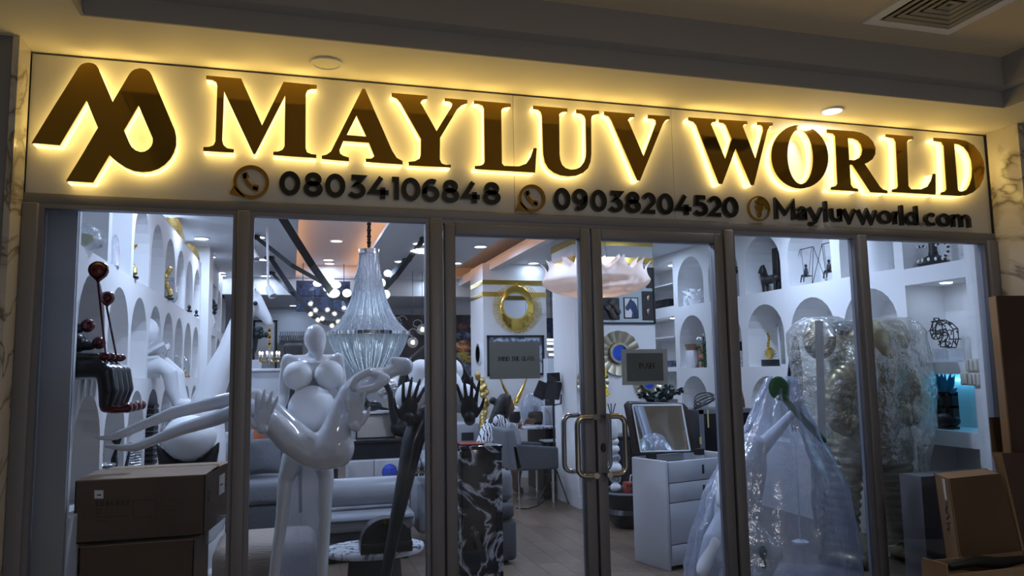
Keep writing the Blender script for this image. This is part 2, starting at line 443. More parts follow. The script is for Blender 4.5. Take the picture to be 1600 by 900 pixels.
def collage_mat(name, stops, scale=9.0, detail=4.0, rough=0.3, kind='ShaderNodeTexNoise', dist=1.0):
    m, nt, b = nt_new(name); t = tex(nt, kind, scale=scale, detail=detail)
    if 'Distortion' in t.inputs: t.inputs['Distortion'].default_value = dist
    r = ramp(nt, t.outputs[0], stops); nt.links.new(r.outputs[0], b.inputs['Base Color']); b.inputs['Roughness'].default_value = rough
    return m
m_collage = collage_mat('blue_collage_print', ((0.38, (0.008, 0.012, 0.035)), (0.5, (0.05, 0.09, 0.2)), (0.58, (0.02, 0.03, 0.08)), (0.66, (0.30, 0.40, 0.58))), 5.0)
m_poster = collage_mat('brown_poster_print', ((0.35, (0.03, 0.02, 0.03)), (0.6, (0.13, 0.08, 0.08)), (0.75, (0.30, 0.22, 0.22))), 2.5)
m_canvas = collage_mat('dark_canvas_print', ((0.4, (0.015, 0.013, 0.02)), (0.62, (0.06, 0.05, 0.07)), (0.75, (0.20, 0.16, 0.20))), 7.0)
m_stone_a = collage_mat('painted_stone_amber', ((0.36, (0.05, 0.03, 0.04)), (0.5, (0.55, 0.16, 0.04)), (0.62, (0.75, 0.55, 0.25)), (0.7, (0.45, 0.5, 0.6))), 9.0)
m_stone_y = collage_mat('painted_stone_yellow', ((0.36, (0.04, 0.03, 0.06)), (0.5, (0.55, 0.40, 0.04)), (0.62, (0.12, 0.08, 0.08)), (0.7, (0.4, 0.3, 0.35))), 10.0)
m_stone_b = collage_mat('painted_stone_slate', ((0.36, (0.02, 0.025, 0.05)), (0.55, (0.12, 0.14, 0.22)), (0.68, (0.35, 0.40, 0.50))), 10.0)
m_stone_r = collage_mat('painted_stone_rust', ((0.4, (0.06, 0.025, 0.03)), (0.6, (0.28, 0.10, 0.07)), (0.7, (0.4, 0.25, 0.2))), 10.0)
m_mosaic = collage_mat('black_white_mosaic', ((0.30, (0.03, 0.03, 0.04)), (0.38, (0.75, 0.78, 0.80))), 55.0, 1.0, 0.2, 'ShaderNodeTexVoronoi')
m_vase_rib = M('brown_to_white_glaze', (0.72, 0.74, 0.78), 0.25, var=(5, (0.62, 0.60, 0.60)))
m_brown_glaze = M('brown_glaze', (0.30, 0.19, 0.12), 0.4)
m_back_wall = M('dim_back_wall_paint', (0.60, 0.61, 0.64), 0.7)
m_gold_fig = M('gold_ribbed_figure', (0.42, 0.37, 0.23), 0.32, 0.75, var=(8, (0.28, 0.25, 0.16)))
m_slate_pl = film('lining_film_pale', (0.75, 0.80, 0.80), 0.22, 0.4, 0.9, 2.0, 0.05, 0.05, (0.62, 0.68, 0.70))
m_frame_in = film('notice_inner_film', (0.62, 0.68, 0.70), 0.45, 0.4, 0.9, 2.0, 0.05, 0.05, (0.40, 0.45, 0.48))
# ================================================================ large structure
# ---- corridor side
struct('floor', MB().box(-4, 9, -9.5, -0.06, -0.1, 0), m_floor_out)
XL, XR = -0.93, 4.38                     # recessed ceiling tray
cl = MB().box(-4, 9, -0.50, 0.0, 3.135, 3.60)
cl.box(-4, XL, -9.5, -0.5, 3.135, 3.60); cl.box(XR, 9, -9.5, -0.5, 3.135, 3.60)
struct('ceiling', cl, m_soffit, smooth=False)
struct('trim_1', MB().box(XL, XR, -0.512, -0.5, 3.13, 3.235), m_fascia, smooth=False)
struct('trim_26', MB().box(XL, XR, -0.60, -0.5, 3.236, 3.42).box(XL, XL+.1, -9.5, -0.6, 3.236, 3.42).box(XR-.1, XR, -9.5, -0.6, 3.236, 3.42), m_fascia, smooth=False)
struct('trim_2', MB().box(XL, XL+0.012, -9.5, -0.512, 3.13, 3.235), m_fascia, smooth=False)
struct('trim_3', MB().box(XR-0.012, XR, -9.5, -0.512, 3.13, 3.235), m_fascia, smooth=False)
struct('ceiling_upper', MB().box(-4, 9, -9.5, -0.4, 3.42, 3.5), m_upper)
struct('wall_left_outer', MB().box(-4, -1.275, -0.18, 0.18, 0, 3.135), m_wall_out)
struct('trim_4', MB().box(-1.29, -1.262, -0.195, -0.03, 0, 3.134), m_marble_w)
struct('wall_right_outer', MB().box(4.80, 9, -0.262, 0.19, 0, 3.135), m_wall_out)
struct('trim_5', MB().box(4.755, 4.803, -0.275, -0.03, 0, 3.134), m_marble_w)
struct('wall_corridor_back', MB().box(-4, 9, -9.6, -9.5, 0, 3.5), m_wall_out)

# ---- shop shell
struct('wall_front', MB().box(-1.28, 5.02, 0.05, 0.19, 2.42, 3.4), m_white_wall)
struct('wall_front_left', MB().box(-1.5, -1.052, 0.10, 0.132, 0, 3.08), m_grey_wall)
struct('wall_front_right', MB().box(4.80, 5.4, 0.19, 0.23, 0, 3.08), m_white_wall)
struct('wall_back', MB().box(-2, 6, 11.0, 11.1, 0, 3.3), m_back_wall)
ZC = 3.08
# ceiling in panels around the two lit coves
ci = MB()
ci.box(-1.6, 0.06, 0.19, 8.7, ZC, ZC+0.04); ci.box(0.98, 2.40, 0.19, 8.7, ZC, ZC+0.04); ci.box(2.76, 5.6, 0.19, 8.7, ZC, ZC+0.04)
ci.box(0.06, 0.98, 0.19, 0.5, ZC, ZC+0.04); ci.box(2.40, 2.76, 0.19, 1.0, ZC, ZC+0.04)
ci.box(0.06, 0.98, 8.6, 8.7, ZC, ZC+0.04); ci.box(2.40, 2.76, 8.3, 8.7, ZC, ZC+0.04)
ceil_in = struct('ceiling_inner', ci, m_ceil_in, smooth=False)
struct('ceiling_cove', MB().box(-1.7, 5.7, 0.19, 8.86, ZC+0.22, ZC+0.26), m_ceil_in, smooth=False)
struct('trim_6', MB().box(2.76, 2.86, 0.6, 8.7, ZC-0.10, ZC), m_white_wall, smooth=False)
for k, x in enumerate((0.0, 1.03, 2.36)):
    struct('cove_light', MB().box(x-0.008, x+0.008, 0.55, 8.55, ZC+0.05, ZC+0.075), m_led, parent=ceil_in, smooth=False)
struct('trim_7', MB().box(-1.7, 5.7, 8.62, 8.86, 2.80, ZC+0.22), m_white_wall, smooth=False)
struct('ceiling_rear', MB().box(-1.7, 5.7, 8.86, 11.0, 2.80, 2.84), m_ceil_in)
# shop floor of single planks
floor_in = T('floor_shop', None, None, (2, 5, 0), kind='structure')
part('subfloor', MB().box(-1.5, 5.5, -0.06, 11.0, -0.1, -0.006), m_alu_d, floor_in, smooth=False)
pw, plen = 0.185, 1.9
pl_me = mesh_from('plank', MB().box(-pw/2+0.0012, pw/2-0.0012, 0.0012, plen-0.0012, -0.008, 0), smooth=False)
pl_me.materials.append(m_plank)
ncol = int(5.9/pw)
for c in range(ncol+3):
    x = -0.9+pw*(c+0.5)
    y = 0.1-((c*0.61) % 1.0)*plen
    while y < 11.0:
        if y+plen > 0.1 and x < 4.95:
            o = bpy.data.objects.new('plank', pl_me); COL.objects.link(o); o.parent = floor_in; o.location = Vector((x, y, 0.0))-floor_in.location
        y += plen

# ---- niche walls
def arch_pts(a0, a1, b, t, n=12):
    r = (a1-a0)/2; c = (a0+a1)/2; h = min(r*1.0, t-b)
    top = [(c-r*math.cos(math.pi*i/n), t-h+h*math.sin(math.pi*i/n)) for i in range(n+1)]
    return top
def niche_wall(name, X, s, cells, depth=0.36):
    """cells: (y0, y1, z0, z1, opening or None); opening = (a0, a1, base, top, arched). s = +1: recess runs to +X"""
    root = T(name, None, None, (X, (cells[0][0]+cells[-1][1])/2, 0), kind='structure')
    f = MB(); V = lambda y, z, d=0.0: Vector((X+s*d, y, z))
    for (y0, y1, z0, z1, op) in cells:
        if op is None:
            f.quad(V(y0, z0), V(y1, z0), V(y1, z1), V(y0, z1)); continue
        a0, a1, b, t, arched = op
        f.quad(V(y0, z0), V(a0, z0), V(a0, z1), V(y0, z1)); f.quad(V(a1, z0), V(y1, z0), V(y1, z1), V(a1, z1))
        f.quad(V(a0, z0), V(a1, z0), V(a1, b), V(a0, b))
        top = arch_pts(a0, a1, b, t) if arched else [(a0, t), (a1, t)]
        for (p, q) in zip(top[:-1], top[1:]):
            f.quad(V(p[0], p[1]), V(q[0], q[1]), V(q[0], z1), V(p[0], z1))
        loop = [(a0, b)]+top+[(a1, b)]
        n = MB()
        for i in range(len(loop)):
            p, q = loop[i], loop[(i+1) % len(loop)]
            n.quad(V(*p), V(*q), V(q[0], q[1], depth), V(p[0], p[1], depth))
        n.add([V(p[0], p[1], depth) for p in loop], [tuple(range(len(loop)))])
        part('niche', n, m_white_wall, root, ang=35)
    part('facing', f, m_white_wall, root, smooth=False)
    return root
def rowcells(y0, pitch, w, n, zr, arched=lambda i: True, off=0.0):
    out = []
    for i in range(n):
        a = y0+pitch*i+off
        out.append((y0+pitch*i-(pitch-w)/2+off, y0+pitch*(i+1)-(pitch-w)/2+off, zr[0], zr[1], (a, a+w, zr[2], zr[3], arched(i))))
    return out
cells = []
YL0, PL, WL = 0.175, 0.684, 0.60
cells += rowcells(YL0, PL, WL, 8, (0.78, 1.46, 0.81, 1.415))
cells += rowcells(YL0, PL, WL, 8, (1.46, 2.15, 1.50, 2.08))
cells += rowcells(YL0, PL, WL, 8, (2.15, 2.86, 2.19, 2.745), lambda i: i > 1)
cells += [(0.133, 5.605, 0.0, 0.78, None)]
wl = niche_wall('wall_left', -1.05, -1, cells)
part('wall_core', MB().box(-1.47, -1.05, 5.605, 5.63, 0, 2.86).box(-1.47, -1.42, 0.2, 5.6, 0, 2.86).box(-1.42, -1.05, 0.2, 5.6, 2.855, 2.865), m_white_wall, wl, smooth=False)
struct('wall_left_upper', MB().box(-1.75, -1.70, 0.19, 11.0, 0, 3.3), m_white_wall)
struct('trim_8', MB().box(-1.5, -0.96, 5.66, 6.12, 0, ZC), m_white_wall, smooth=False)
cells = []
for zr in ((0.78, 1.46, 0.81, 1.415), (1.46, 2.15, 1.50, 2.08), (2.15, ZC, 2.19, 2.80)):
    cells += rowcells(6.2, 0.8, 0.68, 4, zr, lambda i: i % 2 == 0)
cells += [(6.1, 9.4, 0, 0.78, None)]
niche_wall('wall_left_rear', -1.05, -1, cells)
# right wall
YR0, PR, WR = 1.18, 0.797, 0.675
cells = []
cells += rowcells(YR0, PR, WR, 5, (0.66, 1.46, 0.72, 1.41))
cells += rowcells(YR0, PR, WR, 5, (1.46, 2.26, 1.515, 2.195))
cells += rowcells(YR0, PR, WR, 5, (2.26, ZC, 2.33, 2.965))
ye = YR0+PR*5-(PR-WR)/2
cells += [(1.119, ye, 0, 0.66, None)]
for z0, z1, b, t in ((0, 0.92, 0.12, 0.86), (0.92, 1.46, 0.98, 1.425), (1.46, 2.24, 1.52, 2.17), (2.24, ZC, 2.31, 3.0)):
    cells.append((0.19, 1.119, z0, z1, (0.47, 1.08, b, t, False)))
wr = niche_wall('wall_right', 5.0, 1, cells, 0.40)
part('wall_core', MB().box(5.41, 5.46, 0.2, ye, 0, ZC), m_white_wall, wr, smooth=False)
# corner with open lit shelves beyond the niches
cells = []
for z0, z1, b, t in ((0, 1.16, 0.2, 1.10), (1.16, 1.50, 1.19, 1.47), (1.50, 2.29, 1.53, 2.22), (2.29, ZC, 2.36, 2.97)):
    cells.append((ye, 6.6, z0, z1, (ye+0.06, 6.45, b, t, False)))
niche_wall('wall_right_rear', 5.0, 1, cells, 0.45)
struct('wall_right_end', MB().box(5.0, 5.5, 6.6, 11, 0, ZC), m_white_wall)
shelf_led = []
for z in (2.17, 3.0):
    struct('trim_9', MB().lathe([(0.045, 0), (0.045, 0.006), (0.0, 0.006)], (5.17, 0.82, z-0.007), 16), m_down)
    add_light('shelf_lamp', 'AREA', (5.17, 0.82, z-0.02), 0.5, COOL, 0.08)
for z in (2.22, 2.97):
    struct('trim_10', MB().lathe([(0.05, 0), (0.05, 0.006), (0.0, 0.006)], (5.2, 5.55, z-0.007), 16), m_down)
    add_light('shelf_lamp', 'AREA', (5.2, 5.55, z-0.02), 0.5, COOL, 0.08)
struct('trim_11', MB().box(5.36, 5.38, 0.5, 1.06, 1.36, 1.385), m_cyanled)
struct('trim_12', MB().box(5.0, 5.42, 5.2, 6.4, 1.93, 1.95).box(5.0, 5.42, 5.2, 6.4, 2.66, 2.68), m_white_wall)
# pillars with gold bands
struct('wall_pillar_right', MB().box(3.06, 4.05, 3.86, 4.6, 0, ZC), m_white_wall, smooth=False)
struct('baseboard_right', MB().box(3.05, 4.06, 3.845, 3.86, 0, 0.13), m_white_wall, smooth=False)
struct('wall_pillar_left', MB().box(2.66, 3.62, 6.5, 7.3, 0, ZC), m_white_wall, smooth=False)
def band(px0, px1, pt, pb, Y, x0, x1, n):
    zt, zb = P(px0, pt, Y).z, P(px0, pb, Y).z
    struct('trim_%d' % n, MB().box(x0-0.008, x1+0.008, Y-0.008, Y+0.75, min(zt, zb), max(zt, zb)), m_gold, smooth=False)
band(980, 1019, 374.5, 384.5, 3.86, 3.06, 4.05, 13)
band(980, 1019, 402.5, 412.0, 3.86, 3.06, 4.05, 14)
band(800, 850, 438, 445, 6.5, 2.66, 3.62, 15)
band(800, 850, 456.5, 463.5, 6.5, 2.66, 3.62, 16)
# low grey cabinet block at the right window
struct('wall_low_right', MB().box(P(1443, 800, .26).x, 5.0, 0.26, 0.46, 0, P(1470, 743, .26).z), m_brown_grey, smooth=False)

# ---- storefront framing (aluminium) : world positions read off the frame lines
zt_l, zt_r = 2.413, 2.413
fr = MB().box(-1.262, 4.755, -0.03, 0.05, 2.36, 2.412)
struct('trim_17', fr, m_alu, smooth=False, bevel=0.004)
struct('trim_18', MB().box(-1.262, 4.755, -0.035, 0.05, -0.0, 0.07), m_alu, smooth=False, bevel=0.004)
def mull(x0, x1, n, d=0.05):
    struct('trim_%d' % n, MB().box(x0, x1, -d, 0.05, 0.07, 2.36), m_alu, smooth=False, bevel=0.006)
mull(-1.262, -1.19, 19); mull(-0.275, -0.215, 20, 0.055); mull(0.735, 0.805, 21, 0.055); mull(2.585, 2.645, 22, 0.055); mull(3.585, 3.645, 23, 0.055); mull(4.675, 4.755, 24)
panes = ((-1.19, -0.275), (-0.215, 0.735), (2.645, 3.585), (3.645, 4.675))
for i, (x0, x1) in enumerate(panes):
    w = T('window_%d' % (i+1), None, None, ((x0+x1)/2, 0, 0.07), kind='structure')
    b = 0.022
    g = MB()
    for q in ((x0, x0+b, 0.07, 2.36), (x1-b, x1, 0.07, 2.36), (x0+b, x1-b, 0.07, 0.07+b), (x0+b, x1-b, 2.36-b, 2.36)):
        g.box(q[0], q[1], -0.03, 0.03, q[2], q[3])
    part('bead', g, m_alu, w, smooth=False)
    part('pane', MB().box(x0+b, x1-b, -0.005, 0.005, 0.07+b, 2.36-b), m_glass, w, smooth=False)
def door(n, x0, x1, zt, hx, side, name_sign):
    d = T('door_%d' % n, None, None, ((x0+x1)/2, 0, 0.07), kind='structure')
    s = 0.062
    g = MB()
    for q in ((x0, x0+s, 0.075, zt), (x1-s, x1, 0.075, zt), (x0+s, x1-s, 0.075, 0.20), (x0+s, x1-s, zt-s, zt)):
        g.box(q[0], q[1], -0.04, 0.035, q[2], q[3])
    fr = part('frame', g, m_alu, d, smooth=False, bevel=0.005)
    part('pane', MB().box(x0+s, x1-s, -0.005, 0.005, 0.20, zt-s), m_glass, d, smooth=False)
    # pull handles outside and inside: a rounded bar on two posts standing off the stile
    for yy in (-1, 1):
        off = 0.0 if yy < 0 else 0.035
        x = hx; xo = hx+side*0.105; y0 = -0.04 if yy < 0 else 0.035; y1 = y0+yy*0.075
        zb, zt2 = 0.915, 1.24; rr = 0.045
        pts = [(x, y0, zt2), (x, y1, zt2)]
        pts2 = [(x, y1, zt2)]
        arc = [(xo-side*rr+side*rr*math.sin(a), y1, zt2-rr+rr*math.cos(a)) for a in [math.pi/2*i/5 for i in range(6)]]
        arc2 = [(xo-side*rr+side*rr*math.cos(a), y1, zb+rr-rr*math.sin(a)) for a in [math.pi/2*i/5 for i in range(6)]]
        hb = MB().tube([(x, y1, zt2)]+arc+arc2+[(x, y1, zb)], 0.0155, 12)
        h = part('handle', hb, m_steel, d, label='curved steel pull handle on the %s of the door' % ('street side' if yy < 0 else 'shop side'))
        part('handle_post', MB().tube([(x, y0, zt2), (x, y1+yy*0.016, zt2)], 0.0165, 12).tube([(x, y0, zb), (x, y1+yy*0.016, zb)], 0.0165, 12), m_steel, h)
    return d
d1 = door(1, 0.818, 1.688, 2.335, 1.655, -1, '')
d2 = door(2, 1.700, 2.578, 2.335, 1.735, 1, '')
part('lock', MB().lathe([(0.013, 0), (0.013, 0.008), (0, 0.008)], (1.733, -0.048, 1.06), 14, 'Y', 1, 2.0), m_alu_d, d2)
struct('trim_25', MB().box(0.805, 2.585, -0.03, 0.045, 2.337, 2.36), m_alu, smooth=False)

# ---- lamps
def px_near(x, y): return abs(x-3.2) < .7 and 5.5 < y < 6.5
def downlight(loc, lit=True, r=0.075, label='', grp='round ceiling downlights in the shop', power=None, col=COOL):
    t = T('downlight', label, 'downlight', loc, grp)
    x, y, z = loc
    part('trim_ring', MB().lathe([(r, 0), (r*1.18, 0), (r*1.22, -0.006), (r*1.18, -0.011), (r, -0.011), (r, 0)], loc, 24), m_matte_white, t)
    part('diffuser', MB().lathe([(0.0, -0.006), (r*1.0, -0.006), (r, 0.0), (0, 0)], loc, 24), m_down if lit else m_soffit, t)
    if lit: add_light('downlight_lamp', 'AREA', (x, y, z-0.02), power or (LAMP_W if y < 4.4 else LAMP_W*.07 if px_near(x, y) else LAMP_W*.45 if y < 6.5 else LAMP_W*.12), col, r*1.8, parent=t)
    return t
SHOPL = 'round lit downlight in the shop ceiling'
spots = [(281, 330, 'shop downlight just under the top frame of the left window'), (314.6, 372, 'second shop downlight back along the left niche wall'), (327, 400.6, 'third shop downlight back along the left niche wall'), (344, 425.5, 'fourth shop downlight back along the left niche wall'), (355, 444.7, 'fifth and farthest shop downlight along the left niche wall'),
 (403, 370, 'shop downlight beside the upper end of the thin black strap'), (412, 405, 'shop downlight beside the ceiling plate of the lower strap pendant'), (415, 430.7, 'shop downlight below the farther ceiling plate of the lower strap pendant'), (655, 380, 'shop downlight at the ceiling plate of the right black strap'), (625, 408, 'shop downlight between the crystal chandelier and the right straps'), (657, 449, 'shop downlight low beside the door jamb right of the crystal chandelier'),
 (750.7, 384.8, 'shop downlight left of the beam, the nearer one over the left door'), (713, 410.8, 'shop downlight beside the left stile of the left door'), (833.6, 410.8, 'shop downlight right of the beam above the sunburst mirror')]
for px, py, lab in spots:
    p = PZ(px, py, ZC-0.001)
    p.y = min(p.y, 8.45)
    downlight(p, label=lab, grp=None)
for px, py, nth in ((536.7, 340.7, 'nearest'), (525.7, 376, 'second'), (513, 405.7, 'third'), (509, 428, 'farthest')):
    p = PZ(px, py, ZC+0.219); p.y = min(p.y, 8.4)
    downlight(p, label='%s of the four downlights inside the glowing ceiling recess' % nth, grp='downlights inside the ceiling recess')
for px, py, wh in ((459, 477, 'left of the blue collage panel'), (639, 483, 'above the dark wall poster')):
    downlight(PZ(px, py, 2.799), label='downlight in the lowered rear ceiling '+wh, grp=None)
for x, y in ((1.7, 1.2), (3.4, 1.0), (4.3, 2.2), (-0.55, 1.3), (1.0, 9.8), (3.5, 9.6), (4.4, 5.0)):  # further downlights added only to light the shop
    downlight((x, y, ZC-0.001 if y < 8.7 else 2.799), label=('added unseen downlight over the %s' % {1.7: 'left door leaf inside', 3.4: 'space between vanity and door', 4.3: 'wrapped gold figure', -.55: 'cardboard boxes', 4.4: 'right wall behind the right pillar'}[x]) if y < 8.7 else 'added downlight in the lowered rear ceiling behind the %s pillar' % ('left' if x < 2 else 'right'), grp='added unseen downlights above the shop front' if y < 8.7 else 'added downlights in the lowered rear ceiling behind the pillars')
p = PZ(510, 98, 3.134)
downlight(tuple(p), False, 0.07, 'unlit round downlight in the yellow-lit ledge above the first sign letters', None)
p = PZ(1300, 172, 3.134)
downlight(tuple(p), True, 0.06, 'lit round downlight in the ledge above the letter O of the sign', None, 3.0, (0.9, 0.93, 1.0))
# louvred air vent of the corridor ceiling
cs = [PZ(px, py, 3.42) for px, py in ((1383, 13), (1440, -22), (1582, -12), (1527, 28))]
c = sum(cs, Vector())/4
hw = 0.30
t = T('air_vent', 'square louvred air vent in the dark corridor ceiling', 'vent', (c.x, c.y, 3.42))
vf = MB()
for a in range(4):
    rz = a*math.pi/2
    m = Matrix.Rotation(rz, 3, 'Z')
    q = [m @ Vector(v) for v in ((-hw, -hw, 0), (hw, -hw, 0), (hw-0.06, -hw+0.06, 0), (-hw+0.06, -hw+0.06, 0))]
    vf.prism([Vector((c.x, c.y, 3.40))+v for v in q], (0, 0, 0.02))
part('vent_frame', vf, m_matte_white, t, smooth=False)
part('back_plate', MB().box(c.x-hw+0.05, c.x+hw-0.05, c.y-hw+0.05, c.y+hw-0.05, 3.412, 3.42), m_black, t, smooth=False)
for k in range(5):
    h = hw-0.075-k*0.045
    if h < 0.03: break
    for a in range(4):
        m = Matrix.Rotation(a*math.pi/2, 3, 'Z')
        q = [m @ Vector(v) for v in ((-h, -h, -0.004), (h, -h, -0.004), (h-0.03, -h+0.03, 0.0), (-h+0.03, -h+0.03, 0.0))]
        part('slat', MB().prism([Vector((c.x, c.y, 3.40))+v for v in q], (0, 0, 0.004)), m_alu, t, smooth=False)

# ================================================================ shop sign
sign = T('shop_sign', 'long white sign board with lit gold letters above the shop front', 'sign', (1.74, 0.0, 2.413))
BT, BB = 3.122, 2.413
xs = [-1.262, P(803, 290, 0).x, P(1050, 250, 0).x, 4.752]
for a, b in zip(xs[:-1], xs[1:]):
    part('panel', MB().box(a+0.0012, b-0.0012, -0.012, 0.05, BB+0.001, BT), m_board, sign, smooth=False, bevel=0.002)
YF, YB = -0.085, -0.013
def lit_letter(polys_px, name):
    polys = [[(lambda p: (p.x, p.z))(P(x, y, YF)) for x, y in pl] for pl in polys_px]
    x0 = sum(p[0] for p in polys[0])/len(polys[0]); z0 = min(p[1] for p in polys[0])
    me = curve_mesh(name, polys, 0.006, (x0, z0)); me.materials.append(m_gold_face)
    o = bpy.data.objects.new(name, me); COL.objects.link(o); o.parent = sign
    zm = (max(p[1] for p in polys[0])-z0)/2
    o.location = Vector((x0, YF+zm*math.tan(R(-2.6)), z0))-sign.location; o.rotation_euler = (R(-2.6), 0, 0)
    g = MB()
    for pl in polys:
        n = len(pl)
        for i in range(n):
            a, b = pl[i], pl[(i+1) % n]
            g.quad((a[0], YF+0.003, a[1]), (b[0], YF+0.003, b[1]), (b[0], YB, b[1]), (a[0], YB, a[1]))
    me2 = mesh_from('lit_return', g, Vector((x0, YF, z0)), False); me2.materials.append(m_glow)
    r = bpy.data.objects.new('lit_return', me2); COL.objects.link(r); r.parent = o; r.rotation_euler = (R(2.6), 0, 0); r.location = (0, 0.027, 0)
    return o
def crop(pts, ox, oy, sx, sy=None):
    return [(ox+x*sx, oy+y*(sy or sx)) for x, y in pts]
def ell_px(cx, cy, rx, ry, n=40):
    return [(cx+rx*math.cos(2*math.pi*i/n), cy+ry*math.sin(2*math.pi*i/n)) for i in range(n)]
def smooth_poly(pts, runs):
    return pts
A2 = lambda p: crop(p, 290, 100, 0.25); A3 = lambda p: crop(p, 690, 130, 0.23125); A4 = lambda p: crop(p, 1060, 160, 0.3125)
logo = [crop([(38, 578), (165, 362), (308, 125), (322, 110), (340, 102), (365, 98), (390, 102), (410, 113), (425, 135), (510, 333), (605, 168), (620, 149), (640, 137), (670, 131), (700, 136), (722, 150), (737, 172), (800, 320), (876, 500), (884, 540), (884, 590), (872, 632), (850, 672), (818, 706), (780, 731), (735, 746), (690, 750), (640, 744), (590, 724), (545, 694), (515, 670), (495, 650), (400, 812), (242, 803), (330, 655), (425, 487), (357, 326), (203, 591)], 40, 70, 0.26652, 0.26667),
        crop([(662, 355), (578, 503), (610, 577), (625, 602), (645, 620), (675, 631), (700, 628), (722, 615), (738, 597), (746, 575), (746, 550)], 40, 70, 0.26652, 0.26667)]
lit_letter(logo, 'logo')
letters = [
 [A2([(128, 68), (347, 87), (478, 385), (612, 108), (820, 128), (820, 152), (785, 152), (762, 161), (752, 182), (750, 530), (759, 555), (785, 566), (817, 570), (817, 592), (548, 573), (548, 552), (580, 550), (605, 540), (618, 518), (622, 195), (436, 566), (424, 566), (240, 168), (230, 480), (240, 513), (262, 530), (303, 537), (303, 558), (112, 547), (112, 523), (150, 521), (175, 511), (187, 488), (197, 140), (192, 112), (168, 97), (128, 92)])],
 [A2([(1105, 152), (1122, 152), (1290, 545), (1318, 590), (1355, 610), (1355, 632), (1125, 615), (1125, 595), (1160, 594), (1178, 580), (1145, 494), (985, 483), (962, 540), (965, 563), (985, 577), (1020, 588), (1020, 612), (850, 597), (850, 577), (880, 570), (908, 550)]), A2([(1068, 322), (1007, 445), (1128, 455)])],
 [[(612, 144.3), (668, 148.8), (668, 153.8), (660, 155.5), (657.5, 160), (682, 205), (706, 166), (707, 161), (703, 158), (695, 157), (695, 152.4), (730.5, 155.4), (730.5, 161), (722, 163.5), (715, 170), (687.5, 216), (686.8, 250), (689.5, 256), (696, 258.5), (703.9, 258), (703.9, 262.6), (638, 259.3), (638, 253.7), (648, 252.5), (655, 248.5), (657, 243), (657.5, 217.5), (626, 160), (620, 153), (612, 150)]],
 [A3([(220, 113), (470, 135), (470, 158), (430, 160), (411, 170), (405, 187), (405, 545), (420, 562), (520, 565), (570, 545), (600, 500), (620, 440), (641, 440), (628, 608), (222, 583), (222, 563), (260, 560), (282, 548), (288, 530), (288, 170), (278, 148), (250, 137), (220, 135)])],
 [A3([(620, 148), (852, 168), (852, 190), (815, 192), (797, 207), (795, 480), (800, 525), (812, 555), (835, 577), (870, 587), (905, 583), (935, 567), (960, 535), (972, 500), (975, 460), (975, 240), (965, 217), (945, 203), (912, 198), (912, 174), (1067, 184), (1067, 206), (1035, 210), (1018, 220), (1013, 240), (1010, 480), (1003, 535), (985, 578), (950, 610), (905, 628), (850, 633), (800, 626), (755, 608), (718, 578), (693, 535), (684, 480), (680, 220), (673, 192), (655, 176), (620, 170)])],
 [A3([(1100, 187), (1307, 204), (1307, 226), (1275, 230), (1262, 247), (1362, 495), (1450, 272), (1450, 247), (1430, 238), (1397, 234), (1397, 210), (1545, 220), (1545, 240), (1520, 246), (1497, 275), (1336, 660), (1317, 660), (1150, 250), (1132, 222), (1100, 210)])],
 [A4([(52, 72), (190, 81), (190, 95), (172, 98), (165, 108), (232, 283), (267, 182), (240, 112), (228, 102), (205, 98), (205, 83), (348, 92), (348, 106), (330, 110), (325, 120), (383, 282), (425, 140), (425, 120), (415, 112), (397, 110), (397, 96), (475, 99), (475, 114), (460, 118), (448, 137), (372, 416), (358, 416), (285, 232), (215, 410), (198, 410), (92, 112), (78, 95), (52, 87)])],
 [A4(ell_px(606, 272, 143, 161)), A4(ell_px(608, 272, 64, 138))],
 [A4([(745, 133), (880, 142), (920, 150), (952, 168), (975, 195), (987, 228), (985, 258), (970, 284), (945, 302), (930, 308), (1003, 424), (1018, 437), (1040, 443), (1040, 457), (955, 451), (868, 313), (855, 312), (857, 413), (868, 429), (893, 435), (893, 448), (757, 438), (757, 425), (780, 421), (790, 408), (785, 167), (775, 155), (745, 150)]), A4([(850, 178), (878, 180), (900, 190), (915, 210), (920, 237), (914, 263), (900, 280), (878, 289), (853, 288)])],
 [A4([(1040, 157), (1178, 168), (1178, 182), (1155, 186), (1145, 197), (1145, 420), (1158, 436), (1208, 436), (1240, 422), (1260, 392), (1270, 358), (1283, 358), (1280, 464), (1062, 450), (1062, 437), (1085, 433), (1093, 420), (1090, 197), (1080, 178), (1040, 170)])],
 [A4([(1280, 175), (1390, 181), (1440, 190), (1480, 212), (1510, 250), (1527, 295), (1530, 335), (1522, 382), (1500, 425), (1465, 453), (1430, 467), (1400, 470), (1305, 464), (1305, 452), (1325, 448), (1335, 435), (1330, 217), (1318, 197), (1280, 190)]), A4([(1382, 206), (1405, 209), (1430, 222), (1452, 252), (1465, 290), (1468, 330), (1464, 375), (1452, 412), (1435, 437), (1415, 447), (1400, 446), (1392, 438)])],
]
for l in letters: lit_letter(l, 'letter')

